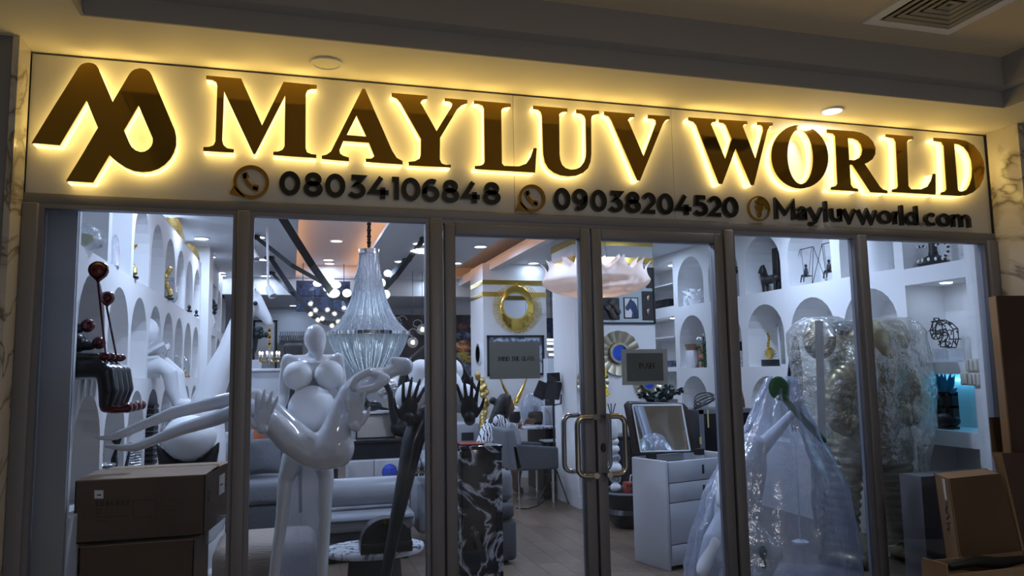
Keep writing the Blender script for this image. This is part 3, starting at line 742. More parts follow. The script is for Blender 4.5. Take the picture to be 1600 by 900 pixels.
# ---- small lettering: strokes of even width
def arc(cx, cy, rx, ry, a0, a1, n=14):
    return [(cx+rx*math.cos(R(a0+(a1-a0)*i/n)), cy+ry*math.sin(R(a0+(a1-a0)*i/n))) for i in range(n+1)]
def ring(cx, cy, rx, ry, n=24): return arc(cx, cy, rx, ry, 0, 360, n)
G = {
 '0': [ring(.5, .5, .5, .5)], '1': [[(0, 1), (1, 1), (1, -0.09)]],
 '2': [arc(.46, .70, .46, .30, 165, -35)+[(0.02, 0), (1.02, 0)]],
 '3': [[(.05, 1), (.92, 1), (.42, .60)]+arc(.42, .30, .55, .30, 85, -150)],
 '4': [[(.62, 1.06), (0, .26), (1.08, .26)], [(.72, .52), (.72, -.09)]],
 '5': [[(.95, 1), (.18, 1), (.12, .60)]+arc(.42, .30, .56, .30, 100, -150)],
 '6': [ring(.5, .31, .5, .31), arc(.62, .48, .62, .52, 65, 200)],
 '8': [ring(.5, .77, .40, .23), ring(.5, .27, .50, .27)], '9': [ring(.5, .69, .5, .31), arc(.38, .52, .62, .52, 245, 380)],
 'M': [[(0, -.08), (0, 1), (.5, .28), (1, 1), (1, -.08)]],
 'a': [[(1, -.12), (1, .62)]+arc(.52, .62, .48, .38, 0, 155), ring(.52, .26, .46, .26)],
 'y': [[(0, 1.1), (.5, 0)], [(1, 1.1), (.45, -.22), (.15, -.45), (-.05, -.40)]], 'l': [[(.5, -.12), (.5, 1.12)]],
 'u': [[(0, 1.1), (0, .45)]+arc(.5, .42, .5, .42, 180, 360)+[(1, .45), (1, 1.1)], [(1, 1.1), (1, -.12)]],
 'v': [[(0, 1.1), (.5, -.02), (1, 1.1)]], 'w': [[(0, 1.1), (.27, 0), (.5, 1.0), (.73, 0), (1, 1.1)]], 'o': [ring(.5, .5, .5, .5)],
 'r': [[(0, 1.1), (0, -.12)], [(0, .45)]+arc(.9, .4, .9, .6, 170, 90)], 'd': [ring(.47, .5, .47, .5), [(1, 1.75), (1, -.12)]],
 '.': [[(.5, -.08), (.5, .06)]], 'c': [arc(.52, .5, .52, .5, 48, 312)],
 'm': [[(0, 1.1), (0, -.12)], [(0, .6)]+arc(.25, .6, .25, .4, 180, 0)+[(.5, -.12)], [(.5, .6)]+arc(.75, .6, .25, .4, 180, 0)+[(1, -.12)]],
 'D': [[(0, 0), (0, 1), (.3, 1)]+arc(.3, .5, .7, .5, 90, -90)+[(0, 0)]], 'I': [[(.5, 0), (.5, 1)]], 'N': [[(0, 0), (0, 1), (1, 0), (1, 1)]],
 'T': [[(0, 1), (1, 1)], [(.5, 1), (.5, 0)]], 'H': [[(0, 0), (0, 1)], [(1, 0), (1, 1)], [(0, .5), (1, .5)]],
 'E': [[(1, 1), (0, 1), (0, 0), (1, 0)], [(0, .52), (.75, .52)]], 'G': [arc(.55, .5, .55, .5, 40, 330)+[(1, .45), (.6, .45)]],
 'L': [[(0, 1), (0, 0), (1, 0)]], 'A': [[(0, 0), (.5, 1), (1, 0)], [(.2, .36), (.8, .36)]],
 'S': [arc(.5, .75, .45, .25, 30, 250)+arc(.5, .25, .48, .25, 70, -150)], 'P': [[(0, 0), (0, 1), (.4, 1)]+arc(.4, .74, .6, .26, 90, -90)+[(0, .48)]],
 'U': [[(0, 1), (0, .4)]+arc(.5, .4, .5, .4, 180, 360)+[(1, .4), (1, 1)]], 'R': [[(0, 0), (0, 1), (.4, 1)]+arc(.4, .74, .6, .26, 90, -90)+[(0, .48)], [(.45, .48), (1, 0)]],
 'V': [[(0, 1), (.5, 0), (1, 1)]],
}
def stroke(mb, pts, w, O, U, V, D):
    """ribbon of width w along 2D points, on the plane O + x U + y V, thickened by the vector D"""
    raw = [Vector(p) for p in pts]; pts = [raw[0]]
    for p in raw[1:]:
        if (p-pts[-1]).length > 1e-5: pts.append(p)
    closed = (pts[0]-pts[-1]).length < 1e-5
    if closed: pts = pts[:-1]
    n = len(pts); L = []; Rr = []
    for i in range(n):
        if closed: a, b = pts[(i-1) % n], pts[(i+1) % n]
        else: a, b = pts[max(i-1, 0)], pts[min(i+1, n-1)]
        d1 = (pts[i]-a).normalized() if (pts[i]-a).length > 1e-9 else None
        d2 = (b-pts[i]).normalized() if (b-pts[i]).length > 1e-9 else None
        d1 = d1 or d2; d2 = d2 or d1
        n1 = Vector((-d1.y, d1.x)); n2 = Vector((-d2.y, d2.x)); m = n1+n2
        m = m.normalized() if m.length > 0.3 else n1
        k = min(1.0/max(m.dot(n1), 0.35), 2.2)
        L.append(pts[i]+m*w/2*k); Rr.append(pts[i]-m*w/2*k)
    W = lambda p: O+U*p.x+V*p.y
    vs = [W(p) for p in L]+[W(p) for p in Rr]; vs += [v+D for v in vs]; N = 2*n; fs = []
    for i in range(n if closed else n-1):
        j = (i+1) % n
        fs += [(i, j, n+j, n+i), (N+n+i, N+n+j, N+j, N+i), (i, N+i, N+j, j), (n+j, N+n+j, N+n+i, n+i)]
    if not closed: fs += [(0, n, N+n, N), (n-1, N+n-1, N+2*n-1, 2*n-1)]
    mb.add(vs, fs)
def glyph(mb, ch, x0, x1, z0, z1, w, y, th):
    """character ch filling the box x0..x1, z0..z1 on the plane y, thickness th towards +y"""
    h = w/2
    O = Vector((x0+h, y, z0+h)) if x1-x0 > 2.05*h or ch in 'lI.' else Vector((x0+h, y, z0+h))
    sx = max(x1-x0-w, 1e-4); sz = z1-z0-w
    if ch in 'lI.': O.x = (x0+x1)/2-0.5*1e-3; sx = 1e-3
    for pl in G[ch]:
        stroke(mb, [(u*sx, v*sz) for u, v in pl], w, O, Vector((1, 0, 0)), Vector((0, 0, 1)), Vector((0, th, 0)))
YT = -0.040
def number(text, boxes, fx, fy, pa, pb, pc):
    z0 = P(*pa, YT).z; z1 = P(*pb, YT).z
    ym = (pa[1]+pb[1])/2
    for ch, (a, b) in zip(text, boxes):
        x0, x1 = P(fx(a), ym+pc*(fx(a)-pa[0]), YT).x, P(fx(b), ym+pc*(fx(b)-pa[0]), YT).x
        g = MB(); glyph(g, ch, x0, x1, z0, z1, (z1-z0)*0.205, YT, 0.027)
        part('digit', g, m_black_text, sign, smooth=False)
number('08034106848', [(307, 425), (442, 550), (562, 675), (690, 790), (803, 922), (920, 973), (985, 1092), (1100, 1198), (1210, 1308), (1322, 1428), (1440, 1537)], lambda a: 350+a*.28125, None, (452, 305.3), (452, 267.2), 0.057)
number('09038204520', [(310, 417), (430, 528), (547, 650), (662, 757), (770, 868), (878, 970), (977, 1078), (1090, 1198), (1208, 1300), (1300, 1392), (1395, 1495)], lambda a: 790+a*.24375, None, (878, 328.0), (878, 293.3), 0.052)
zb = P(1230, 343, YT).z; zx = P(1253, 322.0, YT).z; zc = P(1230, 311.5, YT).z
for ch, a, b in (('M', 250, 375), ('a', 383, 447), ('y', 455, 552), ('l', 557, 581), ('u', 597, 666), ('v', 672, 757), ('w', 762, 890), ('o', 893, 980), ('r', 993, 1028), ('l', 1032, 1057), ('d', 1065, 1145), ('c', 1187, 1262), ('o', 1266, 1347), ('m', 1358, 1473)):
    x0 = P(1150+a*.25, 335+0.045*a*.25, YT).x; x1 = P(1150+b*.25, 335+.045*b*.25, YT).x
    g = MB(); w = 0.0215
    glyph(g, ch, x0, x1, zb, zc if ch in 'Ml' else zx, w, YT, 0.027)
    part('small_letter', g, m_black_text, sign, smooth=False)
x = P(1442.5, 345, YT).x
part('dot', MB().lathe([(0, 0), (0.0145, 0), (0.0145, 0.027), (0, 0.027)], (x, YT+0.027, zb+0.014), 16, 'Y'), m_brass_d, sign)
# round chat icons with a handset, and a globe
def chat(cx, cy, r, tail):
    c = P(cx, cy, YT); rr = r*S(cx, cy, YT)*0.98
    g = MB(); ux, uz = Vector((1, 0, 0)), Vector((0, 0, 1)); D = Vector((0, 0.027, 0))
    stroke(g, [(rr*.9*math.cos(R(a)), rr*.9*math.sin(R(a))) for a in range(0, 361, 10)], rr*.18, c, ux, uz, D)
    t = P(*tail, YT)-c
    g.prism([c+Vector((-rr*.95, 0, -rr*.25)), c+Vector((t.x, 0, t.z)), c+Vector((-rr*.30, 0, -rr*.93))], D)
    o = part('chat_icon', g, m_gold_face, sign, smooth=False)
    h = MB()
    pts = [(-.36, .50), (-.36, .20), (-.20, -.08), (.06, -.32), (.36, -.42)]
    stroke(h, [(q[0]*rr, q[1]*rr) for q in pts], rr*.20, c, ux, uz, D)
    stroke(h, [(-.40*rr, .50*rr), (-.26*rr, .22*rr)], rr*.34, c, ux, uz, D); stroke(h, [(.10*rr, -.30*rr), (.40*rr, -.36*rr)], rr*.34, c, ux, uz, D)
    part('handset', h, m_gold_face, o, smooth=False)
chat(392.7, 284, 27.5, (358.5, 302)); chat(832, 309.5, 22.5, (806.5, 328))
c = P(1187, 325.5, YT); rr = 18.7*S(1187, 325, YT); D = Vector((0, 0.02, 0))
g = MB(); stroke(g, [(rr*math.cos(R(a)), rr*math.sin(R(a))) for a in range(0, 361, 10)], rr*.09, c, Vector((1, 0, 0)), Vector((0, 0, 1)), D)
o = part('globe_icon', g, m_gold_face, sign, smooth=False)
afr = [(-.30, .12), (-.22, .30), (.05, .34), (.22, .22), (.40, .10), (.34, -.10), (.20, -.25), (.16, -.55), (.04, -.78), (-.08, -.60), (-.06, -.22), (-.20, -.10)]
eur = [(-.10, .42), (-.30, .62), (.0, .92), (.45, .85), (.80, .52), (.96, .10), (.80, -.05), (.62, .22), (.40, .26), (.30, .40), (.10, .38)]
for sh in (afr, eur):
    part('land', MB().prism([c+Vector((x*rr, 0, z*rr)) for x, z in sh], D), m_gold_face, o, smooth=False)
# ================================================================ big sculptures behind the glass
def hand(mb, palm, up, side, nrm, L, r, spread=0.16, curl=0.0):
    """palm centre, direction of the fingers, direction of the thumb, palm normal; L = palm length"""
    up, side, nrm = up.normalized(), side.normalized(), nrm.normalized()
    m = Matrix((side, nrm, up)).transposed()
    mb.ell(palm, (L*0.40, L*0.16, L*0.56), 14, m)
    for i, (o, l, a) in enumerate(((0.30, 0.86, 0.10), (0.10, 1.00, 0.02), (-0.11, 0.95, -0.07), (-0.31, 0.74, -0.20))):
        b = palm+side*(o*L)+up*(0.36*L); d = (up+side*(a+spread*(0.5-i/3))).normalized()
        mb.tube([b, b+d*l*L*.45+nrm*curl*L*.05, b+d*l*L*.8+nrm*curl*L*.14, b+d*l*L+nrm*curl*L*.24], [r, r*.95, r*.85, r*.55], 8, True, True)
    b = palm+side*(0.30*L)-up*(0.28*L); d = (side*0.62+up*0.85).normalized()
    mb.tube([b, b+d*L*.45, b+d*L*.62+up*L*.22], [r*1.25, r*1.05, r*.6], 8, True, True)
XW, YW, ZW = Vector((1, 0, 0)), Vector((0, 1, 0)), Vector((0, 0, 1))

# ---- white mother figure carrying a reclining figure
YM = 0.85
ms = T('mother_sculpture', 'glossy white sculpture of a round-bellied figure carrying a long-legged reclining figure', 'sculpture', Vector((P(470, 700, YM).x, YM, 0)))
q = lambda x, y, d=0.0: P(x, y, YM+d)
b = MB()
hd = q(492.5, 529, -.06); k = S(490, 530, YM)
b.ell(hd, (17*k, 20*k, 23*k), 24); b.tube([q(494, 540, -.09), q(496.5, 552, -.12), q(497.5, 561, -.12)], [14.5*k, 10*k, 4.5*k], 16, True, True)
b.tube([q(490, 540, .02), q(489, 568, .03)], [8*k, 9*k], 14)
b.tube([q(446, 571, .04), q(462, 564, .03), q(490, 566, .03), q(516, 563, .03), q(531, 569, .04)], [9*k, 10*k, 12*k, 10*k, 9*k], 14, True, True)
b.tube([q(490, 560), q(489, 590, .03), q(488, 625, .05), q(484, 665, .05), q(480, 700, .03)], [24*k, 27*k, 27*k, 31*k, 36*k], 20)
b.tube([q(450, 562, .02), q(445, 592, .03), q(443, 622, 0), q(432, 655, -.10), q(414, 668, -.30)], [10*k, 9.5*k, 9*k, 8.5*k, 6.5*k], 12, True, True)
b.tube([q(528, 560, .02), q(532, 592, .03), q(535, 620, 0), q(548, 652, -.12), q(556, 664, -.30)], [10*k, 9.5*k, 9*k, 8.5*k, 6.5*k], 12, True, True)
# thighs and legs down to the floor, pointed feet
f1, f2 = PZ(432, 935, 0.0), PZ(503, 965, 0.0)
b.tube([q(468, 690, .02), q(446, 750), q(440, 812, -.02), q(431, 880, -.04), Vector((q(424, 930).x, YM-.06, 0.10)), Vector((q(423, 945).x, YM-.07, 0.03))], [22*k, 12*k, 9.5*k, 9*k, 8.5*k, 9*k], 16, True, True)
b.tube([q(494, 690, .02), q(510, 745), q(508, 812, -.02), q(504, 880, -.04), Vector((q(501, 930).x, YM-.06, 0.10)), Vector((q(501, 945).x, YM-.07, 0.03))], [22*k, 12*k, 9.5*k, 9*k, 8.5*k, 9*k], 16, True, True)
for px in (423, 501):
    x = q(px, 930).x
    b.tube([Vector((x, YM-.04, .045)), Vector((x, YM-.14, .03)), Vector((x, YM-.24, .02))], [.045, .035, .018], 12, True, True)
part('standing_figure', b, m_gloss_white, ms, vox=0.0105, it=8)
for cx, cy, r, d in ((465, 587, 22.5, -.13), (514.5, 585.5, 22.5, -.13)):
    part('breast_ball', MB().ell(q(cx, cy, d), r*S(cx, cy, YM+d), 28), m_matte_white, ms)
part('belly_ball', MB().ell(q(487, 640, -.16), (35*k, 33*k, 36*k), 32), m_matte_white, ms, label='matte white round belly ball')
g = MB()
g.loft([(690, 446, 520), (740, 441, 517), (790, 438, 513), (850, 434, 508), (905, 430, 507)], YM+.06, 0.30, 30, 0.006, 12, 3, 4, False, 0.008, 9)
part('plastic_skirt', g, m_wrap_milky, ms, label='milky plastic sheet hanging between the legs')
YH = 0.42
q = lambda x, y, d=0.0: P(x, y, YH+d); k = S(480, 650, YH)
b = MB()
b.tube([q(150, 684.5, -.02), q(172, 684, -.02), q(196, 676, -.02), q(225, 663, -.01), q(270, 645), q(320, 633), q(372, 622), q(398, 619, .02), q(420, 635, .03), q(450, 668, .02), q(480, 697)], [3*k, 5.5*k, 7.5*k, 7.5*k, 9.5*k, 10.5*k, 12*k, 13.5*k, 16*k, 19*k, 23*k], 16, True, True)
b.tube([q(165, 697, -.12), q(190, 699.5, -.12), q(212, 699, -.12), q(240, 688, -.11), q(285, 670, -.10), q(335, 655, -.09), q(375, 640, -.08), q(394, 637, -.07), q(418, 655, -.06), q(450, 687, -.04), q(482, 706)], [3*k, 5.5*k, 7.5*k, 7.5*k, 9.5*k, 11*k, 12.5*k, 14*k, 17*k, 20*k, 24*k], 16, True, True)
b.ell(q(507, 706), (36*k, 28*k, 29*k), 20); b.ell(q(526, 700, -.02), (28*k, 26*k, 32*k), 20)
b.tube([q(515, 700), q(527, 668), q(535, 640), q(547, 615), q(568, 598), q(588, 590), q(606, 583), q(620, 577)], [30*k, 23*k, 19*k, 19*k, 20*k, 17*k, 11*k, 10*k], 18, True, True)
b.ell(q(631, 572.5), (16*k, 15*k, 15.5*k), 20); b.tube([q(628, 570), q(614, 563)], [14*k, 7*k], 12, True, True)
b.tube([q(592, 584, -.06), q(576, 581, -.13), q(556, 592, -.15), q(549, 604, -.14), q(562, 612, -.13), q(585, 606, -.12), q(602, 592, -.08)], [8*k, 7.5*k, 7*k, 7.5*k, 8*k, 8*k, 9*k], 12, True, True)
part('reclining_figure', b, m_gloss_white, ms, vox=0.0105, it=8)
for (px, py), up, sd in (((410, 656), Vector((0.16, -.12, 1)), -XW), ((555, 652), Vector((-.03, -.12, 1)), XW)):
    g = MB(); hand(g, P(px, py, YH-.145), up, sd, -YW, 33*k, 3.6*k, 0.16, -.4)
    g.tube([P(px, py+14, YH-.14), P(px+(4 if px < 500 else 2), py+16, YH+.10)], [9*k, 7*k], 10, True, True)
    part('hand', g, m_gloss_white, ms, vox=0.0055, it=4)

# ---- black partner figure with white balls held in its hands
YK = 1.25
q = lambda x, y, d=0.0: P(x, y, YK+d); k = S(685, 600, YK)
bs = T('ball_sculpture', 'tall black sculpture hugging big white balls beside the door', 'sculpture', Vector((q(685, 600).x, YK, 0)))
b = MB()
b.ell(q(682, 520, .05), (15*k, 17*k, 20*k), 18); b.tube([q(682, 535, .05), q(681, 552, .06)], [9*k, 11*k], 12)
b.tube([q(648, 562, .05), q(664, 549, .06), q(682, 546, .07), q(700, 549, .06), q(712, 562, .05)], [8*k, 10*k, 12*k, 10*k, 8*k], 14, True, True)
b.tube([q(682, 550, .08), q(684, 600, .12), q(686, 640, .10), q(684, 668, .06)], [20*k, 25*k, 27*k, 28*k], 18, True, True)
b.tube([q(646, 563, .05), q(634, 580, .06), q(628, 602, .06), q(632, 640, .02), q(640, 652, -.06)], [8.5*k, 8*k, 8*k, 8*k, 8*k], 12, True, True)
b.tube([q(713, 563, .05), q(722, 580, .06), q(742, 612, .10), q(740, 645, .0), q(733, 652, -.06)], [8.5*k, 8*k, 7*k, 7*k, 8*k], 12, True, True)
b.tube([q(660, 655, .02), q(645, 690, -.02), q(635, 740, -.05), q(622, 800, -.06), q(608, 870, -.08), Vector((q(600, 905).x, YK-.10, .16)), Vector((q(594, 935).x, YK-.11, 0.03))], [20*k, 17*k, 14*k, 11*k, 9*k, 8*k, 7*k], 16, True, True)
b.tube([q(684, 655, .02), q(688, 690, -.02), q(690, 740, -.05), q(692, 800, -.06), q(694, 870, -.08), Vector((q(695, 905).x, YK-.10, .16)), Vector((q(695, 935).x, YK-.11, 0.03))], [20*k, 17*k, 14*k, 11*k, 9*k, 8*k, 7*k], 16, True, True)
for px in (594, 695):
    x = q(px, 930).x
    b.tube([Vector((x, YK-.08, .05)), Vector((x, YK-.18, .03)), Vector((x, YK-.28, .02))], [.045, .035, .018], 12, True, True)
part('body', b, m_gloss_black, bs, vox=0.012, it=6)
for cx, cy, r, d in ((658, 582, 20.5, -.10), (703, 580, 20.5, -.10), (690, 607, 33.5, -.17), (641, 620, 23.5, -.19), (722, 622, 23.5, -.19)):
    part('ball', MB().ell(q(cx, cy, d), r*S(cx, cy, YK+d), 32), m_matte_white, bs)
for (px, py), up, sd in (((638, 640), Vector((0.22, -.05, 1)), -XW), ((733, 639), Vector((-.02, -.05, 1)), XW)):
    g = MB(); hand(g, q(px, py, -.37), up, sd, -YW, 34*k, 3.0*k, 0.22, .2)
    g.tube([q(px, py+12, -.37), q(px+1, py+17, -.2), q(px+2, py+10, .05)], [9*k, 9*k, 8*k], 10, True, True)
    part('hand', g, m_black, bs, vox=0.0055, it=3)

# ---- white giraffe holding a small candle chandelier in its mouth
YG = 2.1
q = lambda x, y, d=0.0: P(x, y, YG+d); k = S(400, 500, YG)
gr = T('giraffe_sculpture', 'large white giraffe neck and head sculpture behind the left mullion', 'sculpture', Vector((q(318, 800).x, YG, 0)))
b = MB()
b.tube([Vector((q(316, 700).x, YG, .02)), q(316, 690), q(324, 625), q(340, 585), q(358, 550), q(373, 510), q(388, 475), q(395, 462)], [36*k, 34*k, 23*k, 20*k, 18*k, 16*k, 14*k, 12*k], 18, True, True)
b.tube([q(388, 465), q(398, 472), q(409, 487), q(417, 498), q(421, 505)], [13*k, 14.5*k, 10.5*k, 8*k, 6.5*k], 16, True, True)
b.tube([q(398, 466, -.05), q(397, 452, -.07), q(400, 448, -.08)], [4*k, 3.4*k, 2.2*k], 10, True, True); b.tube([q(394, 466, .05), q(391, 450, .07), q(393, 445, .08)], [4*k, 3.4*k, 2.2*k], 10, True, True)
b.tube([q(390, 470, .07), q(380, 466, .14), q(374, 470, .16)], [3*k, 5*k, 1.5*k], 10, True, True)
b.lathe([(.30, 0), (.30, .03), (.24, .06), (.2, .10)], (q(316, 700).x, YG, 0), 24)
part('neck', b, m_matte_white, gr, vox=0.014, it=6)
for d in (-.05, .05):
    part('eye', MB().ell(q(399, 474, d*1.5), .018, 10), m_black, gr)
cc = T('candle_chandelier', 'small crystal candle chandelier hanging by a gold chain from the giraffe mouth', 'chandelier', q(421, 558))
k = S(421, 550, YG)
g = MB()
for i in range(9):
    y = 501+i*5.2
    g.lathe([(2.0*k, -1.2*k), (2.9*k, 0), (2.0*k, 1.2*k), (1.1*k, 0), (2.0*k, -1.2*k)], q(421, y), 8, 'Y' if i % 2 else 'X', 1, 1)
part('chain', g, m_gold, cc)
c = q(421, 560)
part('stem', MB().lathe([(0, -9*k), (3*k, -8*k), (5*k, -4*k), (2*k, 0), (4*k, 5*k), (2*k, 9*k), (1*k, 12*k)], c, 14), m_crystal, cc)
for a in range(6):
    an = a*math.pi/3+.3; u = Vector((math.cos(an), math.sin(an), 0))
    ar = part('arm', MB().tube([c-ZW*3*k, c+u*7*k-ZW*6*k, c+u*14*k-ZW*4*k, c+u*15*k+ZW*1*k], [1.0*k, 1.1*k, 1.1*k, 1.4*k], 7), m_gold, cc)
    part('drip_pan', MB().lathe([(0, 0), (2.6*k, .5*k), (3.2*k, 1.6*k)], c+u*15*k+ZW*0.5*k, 10), m_crystal, ar)
    part('candle', MB().lathe([(1.1*k, 0), (1.1*k, 5*k), (0, 5*k)], c+u*15*k+ZW*1*k, 8), m_matte_white, ar)
    part('bulb', MB().ell(c+u*15*k+ZW*8.3*k, (1.5*k, 1.5*k, 2.8*k), 8), m_lamp_warm, ar)
    part('drop', MB().ell(c+u*15*k-ZW*4*k, (1.0*k, 1.0*k, 2.4*k), 6), m_crystal, ar)

# ---- big crystal chandelier
YC = 2.6
ctr = P(576, 521, YC); k = S(576, 521, YC)
zc_ = lambda y: P(576, y, YC).z
bc = T('crystal_chandelier', 'big bell-shaped crystal strand chandelier on a black chain', 'chandelier', Vector((ctr.x, YC, zc_(590))))
g = MB(); z = zc_(391)+.04; i = 0
while z < ZC+.17:
    g.lathe([(.011, -.018), (.018, 0), (.011, .018), (.006, 0), (.011, -.018)], (ctr.x, YC, z), 8, 'X' if i % 2 else 'Y', 1, 1); z += .028; i += 1
g.tube([Vector((ctr.x, YC, zc_(391))), Vector((ctr.x+.004, YC, ZC+.21))], .008, 6)
part('chain', g, m_black, bc)
part('ceiling_rose', MB().lathe([(0.06, ZC+.22), (.06, ZC+.20), (.02, ZC+.18), (0, ZC+.18)], (ctr.x, YC, 0), 20), m_chrome, bc)
rt, rm = 14.0*k, 63*k
part('top_ring', MB().lathe([(rt-.01, zc_(397)), (rt+.012, zc_(397)), (rt+.012, zc_(390)), (rt-.01, zc_(390)), (rt-.01, zc_(397))], (ctr.x, YC, 0), 28), m_chrome, bc)
part('middle_ring', MB().lathe([(rm-.012, zc_(524)), (rm+.008, zc_(524)), (rm+.008, zc_(519)), (rm-.012, zc_(519)), (rm-.012, zc_(524))], (ctr.x, YC, 0), 48), m_chrome, bc)
up_prof = [(391, 13.5), (410, 15.5), (430, 18.5), (450, 22.5), (470, 28), (490, 36.5), (505, 46), (516, 57), (520, 62)]
lo_prof = [(522, 62), (535, 58), (548, 52), (560, 45), (572, 36), (582, 28), (590, 22)]
NS = 110
def strands(prof, wob):
    g = MB()
    for j in range(NS):
        a = 2*math.pi*j/NS; sw = wob*math.sin(j*2.3)
        pts = [Vector((ctr.x+math.cos(a+sw*i/len(prof))*r*k, YC+math.sin(a+sw*i/len(prof))*r*k, zc_(y))) for i, (y, r) in enumerate(prof)]
        g.tube(pts, [.0062+.002*math.sin(j*5.1)]*len(pts), 4, False)
    return g
part('upper_strands', strands(up_prof, 0.02), m_crystal, bc, kind='stuff')
part('lower_strands', strands(lo_prof, 0.05), m_crystal, bc, kind='stuff')
pl = lambda j, i, a: 1.0+0.05*math.cos(a*23)*(1 if i else 0.3)
part('upper_curtain', MB().lathe([((r-2.0)*k, zc_(y)) for y, r in reversed(up_prof)], (ctr.x, YC, 0), 184, 'Z', 1, 1, pl), m_crystal_c, bc, label='curtain of crystal strands above the ring')
part('lower_curtain', MB().lathe([((r-2.0)*k, zc_(y)) for y, r in reversed(lo_prof)]+[], (ctr.x, YC, 0), 184, 'Z', 1, 1, pl), m_crystal_c, bc, label='bowl of crystal strands below the ring')
for j in range(8):
    a = j*math.pi/4+.2
    part('bulb', MB().ell((ctr.x+math.cos(a)*40*k, YC+math.sin(a)*40*k, zc_(540)), (.022, .022, .035), 10), m_lamp_white, bc)
for j in range(5):
    a = j*math.pi*2/5
    part('bulb', MB().ell((ctr.x+math.cos(a)*16*k, YC+math.sin(a)*16*k, zc_(488)), (.02, .02, .03), 10), m_lamp_white, bc)
add_light('chandelier_lamp', 'POINT', (ctr.x, YC, zc_(540)), 5.0, (0.85, 0.93, 1.0), 0.08, parent=bc)
add_light('chandelier_lamp', 'POINT', (ctr.x, YC, zc_(485)), 4.0, (0.85, 0.93, 1.0), 0.08, parent=bc)

# ---- strap pendants : black belts from the ceiling carrying glowing discs
def belt(root, pts, w, th=0.008):
    g = MB(); pts = [Vector(p) for p in pts]
    for a, b in zip(pts[:-1], pts[1:]):
        d = (b-a).normalized(); s1 = d.cross(YW).normalized()*w/2; n = s1.cross(d).normalized()*th/2
        g.hexa([a-s1-n, a+s1-n, a+s1+n, a-s1+n], [b-s1-n, b+s1-n, b+s1+n, b-s1+n])
    return part('strap', g, m_strap, root, smooth=False)
def anchor(root, p):
    part('ceiling_plate', MB().lathe([(.06, 0), (.07, -.03), (.05, -.045), (0, -.045)], p, 16), m_black, root)
YB_ = 4.4
c0 = P(540, 470, YB_)
s1 = T('strap_pendant', 'black strap pendant light with white glowing discs above the crystal chandelier', 'pendant light', Vector((c0.x, YB_, c0.z)))
def zc_at(px, py): return PZ(px, py, ZC-.001)
pA, pB = PZ(430, 323, ZC-.001), zc_at(397, 368)
pr1, pr2 = zc_at(664, 371), zc_at(636, 404)
low = P(560, 472, YB_)
for a in (pA, pB, pr1, pr2): anchor(s1, a)
belt(s1, [pA, P(488, 415, 3.6), P(520, 460, YB_), low], 0.075)
belt(s1, [pB, P(455, 414, 3.9), P(510, 445, YB_), low], 0.045)
belt(s1, [pr1, P(620, 430, YB_), P(600, 452, YB_), low], 0.06); belt(s1, [pr2, P(607, 432, YB_), P(594, 452, YB_), low], 0.05)
for cx, cy, rx, ry in ((496, 443, 7, 5), (514, 436, 8, 8.5), (525, 445, 8, 5.8), (509.5, 451, 4, 4.2), (521, 458, 10, 7.4), (542, 458, 7, 6.5), (606, 427, 6.5, 5.5), (596, 442, 6.5, 7), (603, 460, 6.5, 7), (575, 465, 7, 6)):
    kk = S(cx, cy, YB_)
    part('globe', MB().ell(P(cx, cy, YB_-.06), (rx*kk, min(rx, ry)*kk*.8, ry*kk), 16), m_lamp_white, s1)
YB2 = 5.4
s2 = T('strap_pendant', 'lower black strap pendant light hung with small warm glass bulbs', 'pendant light', P(520, 505, YB2))
pC, pD = zc_at(421, 401), zc_at(423, 425)
for a in (pC, pD): anchor(s2, a)
belt(s2, [pC, P(455, 452, YB2), P(487, 492, YB2), P(510, 505, YB2), P(560, 506, YB2)], 0.06)
belt(s2, [pD, P(452, 455, YB2), P(462, 462, YB2)], 0.04)
for cx, cy in ((485.3, 474.7), (493, 484.7), (511.6, 484), (485.3, 491.2), (496.6, 500.3), (503.7, 497.8), (522.8, 490.3), (518.7, 509.4), (528.5, 502.5), (537.5, 481)):
    kk = S(cx, cy, YB2); c = P(cx, cy, YB2-.05)
    gl = part('globe', MB().ell(c, 4.6*kk, 12), m_glassd, s2)
    part('bulb', MB().ell(c, 2.6*kk, 10), m_lamp_warm, gl)
    part('wire', MB().tube([c+ZW*4.6*kk, Vector((c.x, c.y+.04, c.z+.18))], .003, 5), m_black, gl)

# ---- small track spotlights
for px, py in ((393, 392), (419, 449)):
    p = P(px, py, 4.2); t = T('spotlight', 'white track spotlight %s' % ('above the giraffe ears' if py < 400 else 'behind the lower black strap'), 'spotlight', p)
    part('body', MB().tube([p, p+Vector((.05, -.06, -.10))], [.035, .042], 14), m_matte_white, t)
    part('lens', MB().lathe([(0, 0), (.03, 0), (.03, .004), (0, .004)], p+Vector((.052, -.062, -.104)), 12), m_black, t)
    part('stem', MB().tube([p, Vector((p.x-.02, p.y, ZC))], .012, 8), m_matte_white, t)

